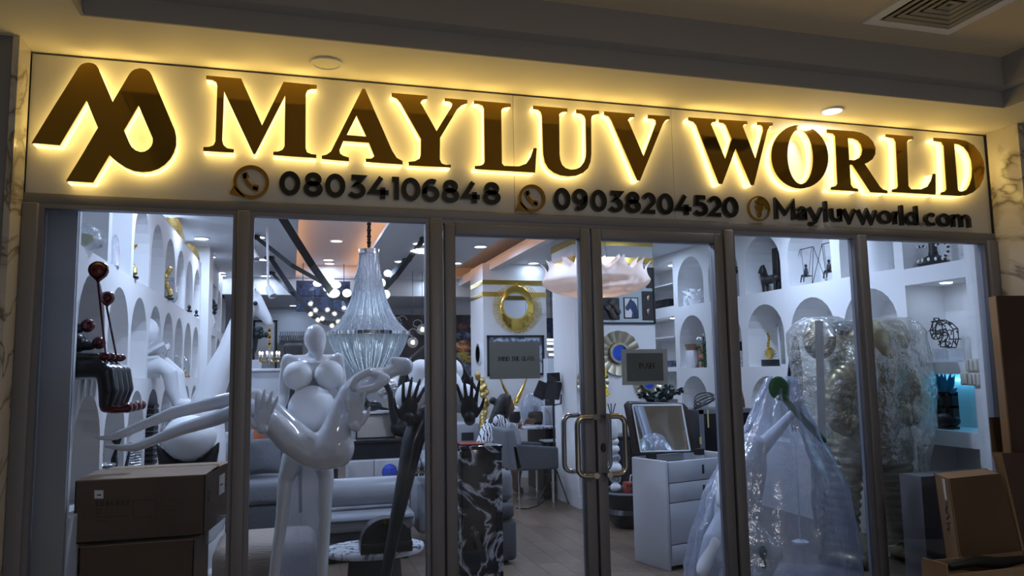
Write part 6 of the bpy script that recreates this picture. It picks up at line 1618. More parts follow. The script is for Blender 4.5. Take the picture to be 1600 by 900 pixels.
# dark bowl, hat form, white vases, wrapped crystal on the desk
c = q(841, 664, .12)
vase('desk_bowl', 'dark bronze bowl on the desk in front of the woman', 'bowl', (c.x, c.y, zd), [(.05, 0), (.11, .04), (.135, .10), (.12, .155), (.10, .155), (.12, .10), (.04, .02)], M('bronze_bowl', (.10, .08, .06), .4, .6))
c = q(804, 650, .30)
vase('dark_pot', 'small black pot with a pale lid beside the woman face', 'pot', (c.x, c.y, zd), [(.06, 0), (.08, .08), (.07, .16), (0, .16)], m_black)
solo('pot_lid', MB().lathe([(.078, 0), (.06, .05), (.02, .07), (0, .07)], (c.x, c.y, zd+.16), 18), m_book, 'pale grey domed lid on the small black pot', 'lid')
c = q(857, 662, .0)
t = T('white_vase', 'square white vase on the desk left of the light stand', 'vase', Vector((c.x, c.y, zd)))
part('vase_body', MB().box(c.x-.075, c.x+.07, c.y-.06, c.y+.06, zd, zd+.23), m_white_lacq, t, bevel=.01); part('handle', MB().tube([(c.x-.05, c.y-.062, zd+.20), (c.x-.01, c.y-.064, zd+.12), (c.x-.0, c.y-.062, zd+.02)], .008, 8), m_leather_l, t)
t = T('wrapped_crystal', 'tall lamp wrapped in clear crinkled plastic on the desk', 'lamp', Vector((q(838, 650, .4).x, YWm+.4, zd)))
g = MB().loft([(612, 825, 832), (622, 817, 842), (636, 814, 852), (650, 815, 856), (660, 817, 858)], YWm+.45, .6, 24, .02, 14, 5, 4)
part('plastic_wrap', g, m_wrap_milky, t, ang=80)
c = q(836, 650, .45); part('lamp_body', MB().lathe([(.10, zd), (.10, zd+.02), (.03, zd+.06), (.05, zd+.2), (.02, zd+.32), (0, zd+.34)], (c.x, c.y, 0), 16), m_chrome, t)
# gold wings
def wings(px, py, Y, s, label, zbase):
    c = P(px, py, Y); t = T('wings_sculpture', label, 'sculpture', Vector((c.x, Y, zbase)))
    k = S(px, py, Y)
    for sd in (-1, 1):
        sp = [Vector((c.x+sd*2*k, Y, c.z-6*k)), Vector((c.x+sd*8*k, Y, c.z+4*k)), Vector((c.x+sd*15*k, Y, c.z+17*k)), Vector((c.x+sd*21*k, Y, c.z+31*k))]
        w_ = part('wing', MB().tube(sp, [3.2*k, 3*k, 2.2*k, 1*k], 8, True, True), m_gold, t)
        for i in range(10):
            f = i/9*3; j = min(2, int(f)); p0 = sp[j].lerp(sp[j+1], f-j); u = Vector((sd*(.75-.05*i), -.15, .35+.07*i)).normalized(); l = (9-.45*i)*k; sv = u.cross(YW).normalized()*1.5*k
            part('feather', MB().hexa([p0-sv-YW*.006, p0+u*l*.7-sv*.9-YW*.006, p0+u*l, p0+sv-YW*.006], [p0-sv+YW*.008, p0+u*l*.7-sv*.9+YW*.008, p0+u*l+YW*.003, p0+sv+YW*.008]), m_gold, w_, smooth=False)
    part('body', MB().lathe([(5*k, zbase), (5*k, zbase+.02), (2.2*k, zbase+.05), (4.5*k, c.z-8*k), (3*k, c.z), (0, c.z+2*k)], (c.x, Y, 0), 14), m_gold_rough, t)
wings(803, 624, YWm+.6, .70, 'gold pair of raised wings on the desk in front of the left pillar', zd)
# gold-wrapped pieces left and right
for i, (px, y0, y1, w, Y, lab) in enumerate(((755, 585, 645, 9, 6.3, 'gold foil sculpture left of the left pillar'), (886, 588, 640, 9, 5.6, 'gold foil sculpture right of the light stand'))):
    z0 = 0.0 if i == 0 else zd
    c = P(px, y1, Y); g = MB(); rnd = random.Random(20+i); k = S(px, y1, Y)
    for j in range(14):
        f = j/13; g.ell((c.x+rnd.uniform(-5, 5)*k+(4*k*math.sin(f*5)), Y+rnd.uniform(-.03, .03), c.z+(P(px, y0, Y).z-c.z)*f), (4.6*k, .05, 5*k), 8)
    if i == 0: g.tube([(c.x, Y, 0), (c.x, Y, c.z)], [.12, .05], 12)
    else: g.tube([(c.x, Y, zd), (c.x, Y, c.z+.05)], [.08, .05], 12)
    solo('gold_foil_sculpture', g, m_gold_rough, lab, 'sculpture', vox=.014, it=1)
# panel light on a tripod
Yt = 4.36
t = T('light_stand', 'black tripod light stand with four dark panel heads beside the desk', 'light stand', Vector((P(867, 770, Yt).x, Yt, 0)))
q2 = lambda x, y, d=0.0: P(x, y, Yt+d)
fx = q2(866, 700).x; zk = .42
part('pole', MB().tube([(fx, Yt, .10), (fx, Yt, q2(866, 622).z)], .011, 10), m_black, t)
for a in (1.9, 3.5, 5.0): part('leg', MB().tube([(fx, Yt, zk), (fx+.26*math.cos(a), Yt+.26*math.sin(a), .012)], .010, 8), m_black, t)
part('collar', MB().tube([(fx, Yt, zk-.03), (fx, Yt, zk+.04)], .022, 12), m_black, t)
for pts in ([(833, 618), (849, 626), (855, 599), (843, 594)], [(850, 624), (874, 625), (879, 597), (855, 596)], [(856, 597), (876, 596), (874.5, 582), (855.5, 583)]):
    w = [q2(x, y, -.02-.02*(x % 3)) for x, y in pts]; part('panel_head', MB().prism(w, (0, .03, 0)), m_black, t, smooth=False)
part('yoke', MB().tube([q2(854, 626), q2(856, 631), q2(866, 633), q2(876, 631), q2(877, 616)], .009, 8), m_black, t)
# silver frog-like robot statuette
Yr = Yg+.1
q3 = lambda x, y, d=0.0: P(x, y, Yr+d); k = S(893, 640, Yr)
t = T('goggle_statuette', 'grey statuette with two big round goggle eyes on the glass table', 'statuette', Vector((q3(894, 680).x, Yr, zg)))
g = MB().ell(q3(894, 625), (10*k, 9*k, 9*k), 18); g.tube([q3(894, 634), q3(894, 640)], [6*k, 6*k], 12)
g.tube([q3(894, 640), q3(894, 655), q3(894, 668)], [9*k, 11*k, 9*k], 16, True, True)
for s in (-1, 1):
    g.tube([q3(894+s*9, 643), q3(894+s*15, 654, -.02), q3(894+s*10, 662, -.06)], [4*k, 3.4*k, 3*k], 10, True, True)
    g.tube([q3(894+s*5, 666), q3(894+s*6, 676)], [4.6*k, 4*k], 10); g.ell((q3(894+s*6, 678).x, Yr-.03, zg+.025), (.035, .05, .025), 10)
    g.tube([q3(894+s*6, 676), Vector((q3(894+s*6, 678).x, Yr, zg+.02))], [4*k, 4*k], 10)
part('body', g, M('grey_resin', (.22, .22, .24), .35, .3), t, vox=.009, it=3)
for s in (-1, 1):
    e = part('goggle', MB().lathe([(5.6*k, 0), (6.4*k, -.02), (5.0*k, -.035), (0, -.03)], q3(894+s*6.4, 620.5, -.055), 18, 'Y', 1, 1), m_chrome, t)
part('cap_spike', MB().tube([q3(893, 617), q3(893, 606)], [2*k, .6*k], 8), m_black, t)
vase('black_globe_vase', 'round black vase left of the goggle statuette', 'vase', (q3(876, 640, .35).x, Yr+.45, zd), [(.05, 0), (.11, .06), (.125, .13), (.09, .21), (.03, .24), (0, .24)], m_gloss_black)
# yellow orchids near the door stile
def blossoms(name, label, base, top, n, mat, rr, seed, spread=.06, pot=True):
    rnd = random.Random(seed); t = T(name, label, 'plant', Vector(base)); base, top = Vector(base), Vector(top)
    part('stem', MB().tube([base+ZW*.1, base.lerp(top, .5)+XW*.03, top], .005, 6), m_leaf_g, t)
    for i in range(n):
        f = .35+.65*i/n; p = base.lerp(top, f)+Vector((rnd.uniform(-spread, spread), rnd.uniform(-.03, .03), 0)); g = MB()
        for j in range(5):
            a = j*1.257+i; g.ell(p+Vector((math.cos(a)*rr, -.006, math.sin(a)*rr)), (rr*.75, .006, rr*.75), 6)
        part('blossom', g, mat, t)
    part('pot', MB().lathe([(.05, 0), (.07, .10), (.06, .10), (0, .09)], base, 14), m_matte_white, t)
Yo = 3.45
zl = 0.80
cab = T('sideboard', 'dark sideboard behind the vanity holding plants and vases', 'sideboard', Vector((3.66, 3.62, 0)))
part('carcass', MB().box(3.12, 4.25, 3.45, 3.84, .06, zl-.03), m_black, cab, bevel=.004); part('top', MB().box(3.10, 4.27, 3.43, 3.84, zl-.03, zl), m_dark_wood, cab, bevel=.004)
for i in range(3): part('door', MB().box(3.13+i*.373, 3.49+i*.373, 3.435, 3.45, .08, zl-.05), m_gloss_black, cab, bevel=.003)
for x in (3.2, 4.15):
    for y in (3.5, 3.8): part('leg', MB().tube([(x, y, 0), (x, y, .07)], .02, 8), m_black, cab)
p = P(939, 574, Yo+.12)
blossoms('yellow_orchid', 'yellow orchid in a white pot beside the door stile', (P(939, 640, Yo+.12).x, Yo+.12, zl), p, 12, m_yellow, .022, 3)
# ---- grey armchair
Ya = 4.05
q4 = lambda x, y, d=0.0: P(x, y, Ya+d); k = S(815, 710, Ya)
t = T('armchair', 'dark grey armchair with slim metal legs at the desk', 'chair', Vector((q4(822, 760).x, Ya+.3, 0)))
zs0, zs1 = q4(830, 735).z, q4(830, 716).z
xs0, xs1 = q4(812, 720).x, q4(870, 720).x
part('seat', MB().box(xs0, xs1, Ya+.06, Ya+.62, zs0, zs1), m_sofa_d, t, bevel=.04, bseg=3)
part('backrest', MB().hexa([(xs0-.10, Ya-.02, zs0), (xs0+.05, Ya-.02, zs0), (xs0+.05, Ya+.66, zs0), (xs0-.10, Ya+.66, zs0)], [(xs0-.17, Ya-.02, q4(780, 672).z), (xs0-.06, Ya-.02, q4(780, 671).z), (xs0-.06, Ya+.60, q4(780, 671).z), (xs0-.17, Ya+.60, q4(780, 672).z)]), m_sofa, t, bevel=.03, bseg=3)
for y in (Ya-.02, Ya+.58):
    part('armrest', MB().hexa([(xs0-.06, y, zs0), (xs1+.02, y, zs0), (xs1+.02, y+.1, zs0), (xs0-.06, y+.1, zs0)], [(xs0-.10, y, q4(800, 694).z), (xs1+.02, y, q4(800, 702).z), (xs1+.02, y+.1, q4(800, 702).z), (xs0-.10, y+.1, q4(800, 694).z)]), m_sofa_d, t, bevel=.025, bseg=3)
for x in (xs0, xs1-.04):
    for y in (Ya+.03, Ya+.62): part('leg', MB().tube([(x, y, 0), (x, y, zs0)], .012, 8), m_chrome, t)
pillow((xs0+.02, Ya+.3, zs1+.20), (.14, .08, .19), 1.4, -.2, m_leather_l, 'pale grey cushion leaning in the dark armchair')
# white office machine and box behind the plinth
t = T('office_printer', 'pale grey office machine on a cabinet behind the black hand', 'printer', Vector((P(735, 680, 5.6).x, 5.8, 0)))
a, b = P(712, 680, 5.6).x, P(752, 680, 5.6).x; zz = P(735, 661, 5.6).z
part('cabinet', MB().box(a, b, 5.6, 6.1, 0, zz-.35), m_white_lacq, t, bevel=.006); part('machine', MB().box(a+.02, b-.02, 5.62, 6.05, zz-.35, zz), m_leather_l, t, bevel=.02); part('paper_slot', MB().box(a+.08, b-.1, 5.61, 5.63, zz-.22, zz-.12), m_black, t)
# power strip with cable on the floor
c = PZ(854, 775, .02)
t = T('power_strip', 'black power strip with a trailing cable on the wood floor', 'power strip', Vector((c.x, c.y, 0)))
part('strip', MB().rbox((c.x, c.y, .025), (.03, .11, .022), -.35), m_black, t, bevel=.006)
part('cable', MB().tube([(c.x-.03, c.y-.10, .012), PZ(840, 790, .006), PZ(825, 795, .006), PZ(806, 794, .006)], .006, 8), m_black, t)
g = MB().ell((P(768, 705, 1.25).x, 1.3, 0), .01); 
# ---- sunburst mirror and framed picture on the left pillar
Yp = 6.5
c = P(808, 481, Yp-.03); k = S(808, 481, Yp)
t = T('sunburst_mirror', 'gold sunburst mirror with an off-centre round glass on the left pillar', 'mirror', Vector((c.x, Yp, c.z-40*k)))
for i in range(72):
    a = 2*math.pi*i/72; u = Vector((math.cos(a), 0, math.sin(a))); w = Vector((-u.z, 0, u.x))*.75*k; p0 = c+u*22*k+YW*.01; p1 = c+u*(40*k); p1.y -= .008
    part('ray', MB().hexa([p0-w-YW*.006, p0+w-YW*.006, p0+w, p0-w], [p1-w*.6-YW*.006, p1+w*.6-YW*.006, p1+w*.6, p1-w*.6]), m_gold, t, smooth=False)
part('disc', MB().lathe([(0, 0), (26.5*k, 0), (27.5*k, .01), (26*k, .022), (0, .022)], c+YW*.012+Vector((.0, 0, -1*k)), 64, 'Y', 1, 1.32), m_gold, t)
c2 = P(805.5, 478, Yp-.045)
part('rim', MB().lathe([(19.5*k, 0), (22*k, 0), (22*k, .02), (19.5*k, .02), (19.5*k, 0)], c2+YW*.012, 48, 'Y'), m_gold, t)
part('glass', MB().lathe([(0, 0), (20*k, 0), (20*k, .01), (0, .01)], c2+YW*.008, 48, 'Y'), m_mirror, t)
t = T('framed_picture', 'black framed picture on the left pillar behind the glass notice', 'picture', P(806, 590, Yp))
a, b = P(761, 524, Yp-.02), P(851, 586, Yp-.02); fr_ = MB()
for bx in ((a.x, b.x, b.z, b.z+.03), (a.x, b.x, a.z-.03, a.z), (a.x, a.x+.03, b.z, a.z), (b.x-.03, b.x, b.z, a.z)): fr_.box(bx[0], bx[1], Yp-.035, Yp, bx[2], bx[3])
part('frame', fr_, m_black, t, smooth=False); part('sheet', MB().box(a.x+.02, b.x-.02, Yp-.012, Yp, b.z+.02, a.z-.02), collage_mat('pale_city_print', ((.42, (.10, .14, .24)), (.5, (.45, .52, .62)), (.6, (.65, .70, .76))), 9.0), t, smooth=False)
c = P(758.5, 553, Yp+.2)
t = T('round_wall_clock', 'round silver rimmed mirror on the side of the left pillar', 'mirror', Vector((2.655, c.y, c.z-.2)))
part('rim', MB().lathe([(.12, 0), (.15, 0), (.15, .03), (.12, .03), (.12, 0)], (2.63, 6.75, c.z), 32, 'X'), m_chrome, t); part('glass', MB().lathe([(0, 0), (.125, 0), (.125, .012), (0, .012)], (2.64, 6.75, c.z), 32, 'X'), m_mirror, t)
# stacked stones canvas on the far wall
Yk = 9.2
t = T('stone_canvas', 'tall canvas of stacked painted stones on the far wall left of the pillar', 'picture', P(728, 600, Yk))
a, b = P(700, 492, Yk), P(750, 612, Yk)
part('canvas', MB().box(a.x, b.x, Yk, Yk+.04, b.z, a.z), m_canvas, t, smooth=False)
for px, py, rx, ry, mt in ((723.5, 510, 7.5, 6, m_stone_r), (724.5, 524.5, 12.5, 7, m_stone_b), (726, 541, 18, 9.5, m_stone_a), (724.5, 559, 16.5, 10, m_stone_y), (728, 578, 20, 9, m_stone_b)):
    c = P(px, py, Yk); kk = S(px, py, Yk); part('stone', MB().ell(c, (rx*kk, .012, ry*kk), 20), mt, t)
part('blossom_print', MB().ell(P(735, 592, Yk), (.12, .010, .06), 12), m_pink, t)
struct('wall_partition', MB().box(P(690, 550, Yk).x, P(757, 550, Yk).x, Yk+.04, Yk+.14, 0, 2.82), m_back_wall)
# glass lantern pendants
for i, (px, py, lab) in enumerate(((739.5, 505, 'glass lantern pendant hanging in front of the stone canvas'), (751, 489, 'glass lantern pendant hanging nearer the left pillar'))):
    Yl = 7.6; c = P(px, py, Yl); kk = S(px, py, Yl)
    t = T('lantern_pendant', lab, 'pendant light', c)
    part('glass', MB().lathe([(4*kk, -8*kk), (5.5*kk, -6*kk), (4.2*kk, 2*kk), (5*kk, 6*kk), (2*kk, 9*kk)], c, 12), m_glassd, t, smooth=False)
    part('bulb', MB().ell(c-ZW*1*kk, (2.2*kk, 2.2*kk, 3.4*kk), 10), m_lamp_warm, t); part('cap', MB().lathe([(3*kk, 8*kk), (2*kk, 11*kk), (0, 11*kk)], c, 12), m_brass_d, t)
    part('wire', MB().tube([c+ZW*10*kk, Vector((c.x, c.y, ZC))], .006, 6), m_black, t)
    part('ceiling_rose', MB().lathe([(4*kk, ZC), (4*kk, ZC-.03), (0, ZC-.03)], (c.x, c.y, 0), 16), m_black, t)
# between the pillars: linear pendants, silver plant, diamond pendant, mosaic box
for i, (x0, x1, y) in enumerate(((854, 889, 531), (853, 872, 536.5), (868, 889, 533.5), (853, 871, 545.5), (871, 890, 544.5), (858, 884, 554))):
    a, b = P(x0, y, 8.6), P(x1, y+.4, 8.6)
    t = T('bar_pendant', ('topmost, long', 'left, second', 'right, second', 'left, third', 'right, third', 'lowest')[i]+' of the white glowing bar pendants between the pillars', 'pendant light', (a+b)/2, 'glowing bar pendants between the pillars')
    part('tube', MB().tube([a, b], .022, 10), m_lamp_white, t); part('wire', MB().tube([(a+b)/2, Vector(((a.x+b.x)/2, 8.6, ZC))], .003, 5), m_black, t)
struct('wall_recess', MB().box(3.7, 5.4, 9.6, 9.7, 0, 2.8), m_white_wall)
t = T('dark_window_print', 'dark blue framed picture on the wall between the pillars', 'picture', P(872, 525, 9.58))
a, b = P(853, 497, 9.58), P(889, 529, 9.58); part('sheet', MB().box(a.x, b.x, 9.56, 9.6, b.z, a.z), m_collage, t, smooth=False)
Yv = 6.2
c = P(885, 484, Yv); g = MB(); rnd = random.Random(31); kk = S(885, 484, Yv)
t = T('silver_foliage', 'hanging silver leaf cluster right of the left pillar', 'ornament', c)
for i in range(40):
    p = c+Vector((rnd.uniform(-10, 12)*kk, rnd.uniform(-.1, .1), rnd.uniform(-20, 20)*kk)); m = Matrix.Rotation(rnd.uniform(0, 6), 3, 'X') @ Matrix.Rotation(rnd.uniform(0, 6), 3, 'Z')
    g.ell(p, (3.4*kk, .6*kk, 2.2*kk), 6, m)
part('leaves', g, m_silver, t, kind='stuff'); part('wire', MB().tube([c-ZW*18*kk, Vector((c.x, Yv, ZC))], .008, 6), m_chrome, t)
c = P(880, 506, 5.6); kk = S(880, 506, 5.6)
t = T('diamond_pendant', 'clear faceted diamond pendant light below the silver leaves', 'pendant light', c-ZW*16*kk)
part('diamond', MB().lathe([(0, -15*kk), (10*kk, 1*kk), (6*kk, 6*kk), (0, 6*kk)], c, 8), m_glassd, t, smooth=False)
g = MB()
for j in range(8):
    a = 2*math.pi*j/8; u = Vector((math.cos(a), math.sin(a), 0)); g.tube([c-ZW*15*kk, c+u*10*kk+ZW*1*kk, c+u*6*kk+ZW*6*kk], .004, 5)
part('edges', g, m_chrome, t); part('wire', MB().tube([c+ZW*6*kk, Vector((c.x, 5.6, ZC))], .003, 5), m_black, t)
c = P(861, 575, 6.0)
t = T('mosaic_box', 'black and white mosaic column beside the left pillar', 'column', Vector((c.x, 6.0, 0)))
kk = S(861, 575, 6.0); part('mosaic', MB().box(c.x-7*kk, c.x+7*kk, 5.95, 6.15, zd+.3, P(861, 560, 6.0).z), m_mosaic, t, smooth=False); part('shaft', MB().box(c.x-6*kk, c.x+6*kk, 5.96, 6.14, 0, zd+.3), m_black, t)
# ---- notices fixed on the glass of the doors
def notice(x0, y0, x1, y1, name, label, text, tx0, tx1, ty0, ty1, inner=None, mat=None):
    Yn = -.012
    a, b = P(x0, y0, Yn), P(x1, y1, Yn); zt, zb = P((x0+x1)/2, y0, Yn).z, P((x0+x1)/2, y1, Yn).z
    t = T(name, label, 'notice', Vector(((a.x+b.x)/2, Yn, zb)))
    part('sheet', MB().box(a.x, b.x, Yn, Yn+.004, zb, zt), mat or m_filmsign, t, smooth=False)
    if inner:
        c, d = P(inner[0], inner[1], Yn), P(inner[2], inner[3], Yn)
        part('inner_sheet', MB().box(c.x, d.x, Yn-.001, Yn, d.z, c.z), m_frame_in, t, smooth=False)
    xa, xb2 = P(tx0, ty0, Yn).x, P(tx1, ty0, Yn).x; z0, z1 = P((tx0+tx1)/2, ty1, Yn).z, P((tx0+tx1)/2, ty0, Yn).z
    units = [(.42 if ch == ' ' else .45 if ch == 'I' else .92 if ch in 'NDGHTAU' else 1.1 if ch == 'M' else .75) for ch in text]
    tot = sum(units)+.22*(len(text)-1); x = xa; sc_ = (xb2-xa)/tot; h = z1-z0
    for ch, u in zip(text, units):
        if ch != ' ':
            g = MB()
            for pl in G[ch]:
                stroke(g, [(px_*u*sc_, py_*h) for px_, py_ in pl], h*.11, Vector((x, Yn-.0022, z0)), XW, ZW, YW*.001)
            # serifs and thick stems
            if ch in 'MINTHEPL':
                for sx in {'I': (.5,), 'T': (.5,), 'M': (0, 1), 'N': (0, 1), 'H': (0, 1)}.get(ch, (0,)):
                    stroke(g, [(sx*u*sc_-.007, 0), (sx*u*sc_+.007, 0)], h*.07, Vector((x, Yn-.0022, z0)), XW, ZW, YW*.001)
                    if ch != 'T': stroke(g, [(sx*u*sc_-.007, h), (sx*u*sc_+.007, h)], h*.07, Vector((x, Yn-.0022, z0)), XW, ZW, YW*.001)
                    stroke(g, [(sx*u*sc_, 0), (sx*u*sc_, h)], h*.16, Vector((x, Yn-.0022, z0)), XW, ZW, YW*.001)
            part('letter', g, m_print, t, smooth=False)
        x += (u+.22)*sc_
notice(764.5, 533.5, 844, 592, 'glass_notice', 'grey notice reading MIND THE GLASS stuck on the left door', 'MIND THE GLASS', 779.5, 834.5, 557.5, 563.5)
notice(971, 545.5, 1044.5, 601, 'glass_notice', 'grey framed notice reading PUSH stuck on the right door', 'PUSH', 999.5, 1021, 567.5, 575.5, (978.5, 552, 1037, 595), m_slate_pl)

# ================================================================ seen through the right door leaf
Yw = 3.86
# display board with gloves and horse picture
t = T('display_board', 'pale display board with gloves and a horse picture on the right pillar', 'picture', P(980, 505, Yw))
a, b = P(930, 416, Yw-.03), P(1025, 506, Yw-.03); a.x = max(a.x, 3.09); fr_ = MB()
for bx in ((a.x, b.x, b.z, b.z+.018), (a.x, b.x, a.z-.018, a.z), (a.x, a.x+.018, b.z, a.z), (b.x-.018, b.x, b.z, a.z)): fr_.box(bx[0], bx[1], Yw-.03, Yw, bx[2], bx[3])
part('frame', fr_, m_black, t, smooth=False); part('back_sheet', MB().box(a.x+.01, b.x-.01, Yw-.01, Yw, b.z+.01, a.z-.01), M('pale_green_card', (.50, .58, .60), .6), t, smooth=False)
def tile(x0, y0, x1, y1, mat, nm='panel'):
    a, b = P(x0, y0, Yw-.02), P(x1, y1, Yw-.02); return part(nm, MB().box(a.x, b.x, Yw-.022, Yw-.01, b.z, a.z), mat, t, smooth=False, label=None)
tl_ = tile(942, 465, 968.5, 499.5, m_black); gl = M('brown_glove_leather', (.09, .075, .065), .6)
for s, (px, py) in ((0, (955, 486)), (1, (961, 478))):
    g = MB(); hand(g, P(px, py, Yw-.045), Vector((-.55, 0, .8)), Vector((.8, 0, .5)), -YW, .075, .0085, .1); g.tube([P(px, py, Yw-.045), P(px+5, py+9, Yw-.04)], [.030, .034], 12, True, True)
    part('glove', g, gl, tl_, vox=.006, it=2)
hp = tile(974.5, 464.5, 998, 497.5, m_black, 'horse_picture'); a, b = P(976, 466, Yw-.024), P(996.5, 496, Yw-.024)
part('picture_sheet', MB().box(a.x, b.x, Yw-.0245, Yw-.022, b.z, a.z), m_book, hp, smooth=False)
hs = [(978, 484), (977, 480), (981, 474), (984, 468), (986, 465.5), (987, 469), (991, 471), (995, 478), (996.5, 487), (996.5, 496), (987, 496), (988, 488), (985, 482), (981, 486)]
part('horse_shape', MB().prism([P(x, y, Yw-.026) for x, y in hs], (0, .001, 0)), m_collage, hp, smooth=False)
td = tile(1003, 455, 1021, 500, m_dark_wood)
for py in (466, 487):
    c = P(1012, py, Yw-.03); part('antler_pin', MB().ell(c, (.012, .01, .035), 8).ell(c+XW*.015+ZW*.02, (.008, .008, .02), 8), m_brass_d, td)
tile(1009, 420, 1020, 450, m_dark_wood); tile(931, 466, 933.5, 499, m_dark_wood)
def petal_mirror(px, py, r, rc, Y, label, seed, zmin=None):
    c = P(px, py, Y-.03); k = S(px, py, Y); t = T('petal_mirror', label, 'mirror', Vector((c.x, Y, c.z-r*k)))
    n = 16
    for i in range(n):
        a0 = 2*math.pi*i/n; 
        def fn(a, b, a0=a0):
            an = a0+(a-.5)*2*math.pi/n*1.02; rr = (rc+(r-rc)*b*(1-.035*(2*a-1)**2))*k; return c+Vector((math.cos(an)*rr, -.022*b-.012*(1-(2*a-1)**2)*b+.02, math.sin(an)*rr))
        part('petal', MB().sheet(fn, 4, 3), m_brass_d, t, ang=80)
    part('rim', MB().lathe([(rc*k*.95, 0), (rc*k*1.22, 0), (rc*k*1.22, .03), (rc*k*.95, .03), (rc*k*.95, 0)], c-YW*.005, 40, 'Y'), m_brass_d, t)
    part('centre', MB().lathe([(0, -.004), (rc*k, 0), (rc*k, .012), (0, .012)], c-YW*.004, 40, 'Y'), m_blue, t, label='glossy blue centre disc')
petal_mirror(967, 551.5, 35, 13, Yw, 'brass petal wall mirror with a blue centre on the right pillar', 1)
petal_mirror(1013, 598, 23, 10, Yw, 'smaller brass petal wall disc with a blue centre below the PUSH notice', 2)
petal_mirror(926, 597, 27, 9, Yw, 'brass petal wall disc behind the yellow orchid', 3)
# plants on the sideboard
c = P(1030, 615, 3.6)
t = T('dark_plant', 'dark eucalyptus-like plant in a black pot behind the open vanity lid', 'plant', Vector((P(1028, 640, 3.6).x, 3.62, zl)))
rnd = random.Random(41); stems = MB()
xp = P(1028, 640, 3.6).x
for i in range(16):
    px = 1000+64*i/15; tip = P(px+rnd.uniform(-3, 3), rnd.uniform(600, 618) if i > 6 else rnd.uniform(610, 622), 3.6+rnd.uniform(-.12, .10)); base = Vector((xp, 3.62, zl+.2)); mid = base.lerp(tip, .55)+ZW*.06
    stems.tube([base, mid, tip], .004, 5)
    for j in range(7):
        f = .35+.65*j/6; p = base.lerp(mid, f*2) if f < .5 else mid.lerp(tip, f*2-1); p = p+Vector((rnd.uniform(-.03, .03), rnd.uniform(-.03, .03), rnd.uniform(-.02, .02)))
        m = Matrix.Rotation(rnd.uniform(-1, 1), 3, 'X') @ Matrix.Rotation(rnd.uniform(-1.2, 1.2), 3, 'Y')
        part('leaf', MB().add([p+m @ Vector(v) for v in ((-.028, 0, 0), (-.012, -.004, .020), (.014, -.004, .018), (.028, 0, 0), (.014, .002, -.018), (-.012, .002, -.020))], [(0, 1, 2, 3, 4, 5)]), m_leaf_d, t, smooth=False)
part('stems', stems, m_leaf_d, t); part('pot', MB().lathe([(.08, 0), (.11, .2), (.1, .2), (0, .18)], (xp, 3.62, zl), 20), m_black, t)
# white open vanity cabinet
zf = 0.0
pA_ = PZ(1046, 893, 0); pB_ = PZ(1000, 866, 0)           # front-left corner and back-left corner on the floor
dirs = (pB_-pA_); 
ztop = P(1040, 721, pA_.y).z
fdir = Vector((1, .12, 0)).normalized()
sdir = Vector((-.12, 1, 0)).normalized()
Wd, Dp = .80, .46
# left face from its two floor corners, front face square to it
L0 = pA_.copy(); L1 = PZ(998, 878, 0)
sdir = (L1-L0).normalized(); Dp = max(.40, (L1-L0).length); fdir = Vector((sdir.y, -sdir.x, 0))
t = T('vanity_cabinet', 'white vanity cabinet with drawers and a raised dark mirror lid', 'cabinet', Vector((L0.x, L0.y, 0)))
pt = lambda u, v, z: L0+fdir*u+sdir*v+ZW*z
def obox(u0, u1, v0, v1, z0, z1): return MB().hexa([pt(u0, v0, z0), pt(u1, v0, z0), pt(u1, v1, z0), pt(u0, v1, z0)], [pt(u0, v0, z1), pt(u1, v0, z1), pt(u1, v1, z1), pt(u0, v1, z1)])
part('side_panel', obox(0, .025, 0, Dp, .0, ztop), m_white_lacq, t, bevel=.006); part('side_panel', obox(Wd-.025, Wd, 0, Dp, 0, ztop), m_white_lacq, t, bevel=.006)
part('back_panel', obox(.025, Wd-.025, Dp-.02, Dp, 0, ztop), m_white_lacq, t); part('floor_panel', obox(.025, Wd-.025, .02, Dp-.02, .04, .06), m_white_lacq, t)
part('tray', obox(.025, Wd-.025, .02, Dp-.02, ztop-.10, ztop-.09), m_dark_wood, t, label='dark inner tray under the lid')
zz = [.02, .24, .53, .71, ztop-.005] if ztop > .8 else [.02, .2, .4, .55, ztop-.005]
fracs = [0.0, .20, .60, .79, 1.0]
zz = [.03+(ztop-.035)*f for f in fracs]
for z0, z1 in zip(zz[:-1], zz[1:]):
    d_ = part('drawer', obox(.028, Wd-.028, -.004, .02, z0+.003, z1-.003), m_white_lacq, t, bevel=.004)
    if z0 > .05:
        zc2 = z0+(z1-z0)*(.5 if (z1-z0) < .25 else .68); hp_ = MB()
        hp_.hexa([pt(.37, -.008, zc2-.035), pt(.392, -.008, zc2-.035), pt(.392, -.003, zc2-.035), pt(.37, -.003, zc2-.035)], [pt(.37, -.008, zc2+.035), pt(.392, -.008, zc2+.035), pt(.392, -.003, zc2+.035), pt(.37, -.003, zc2+.035)])
        part('pull', hp_, m_black, d_, label='black slot pull', bevel=.004)
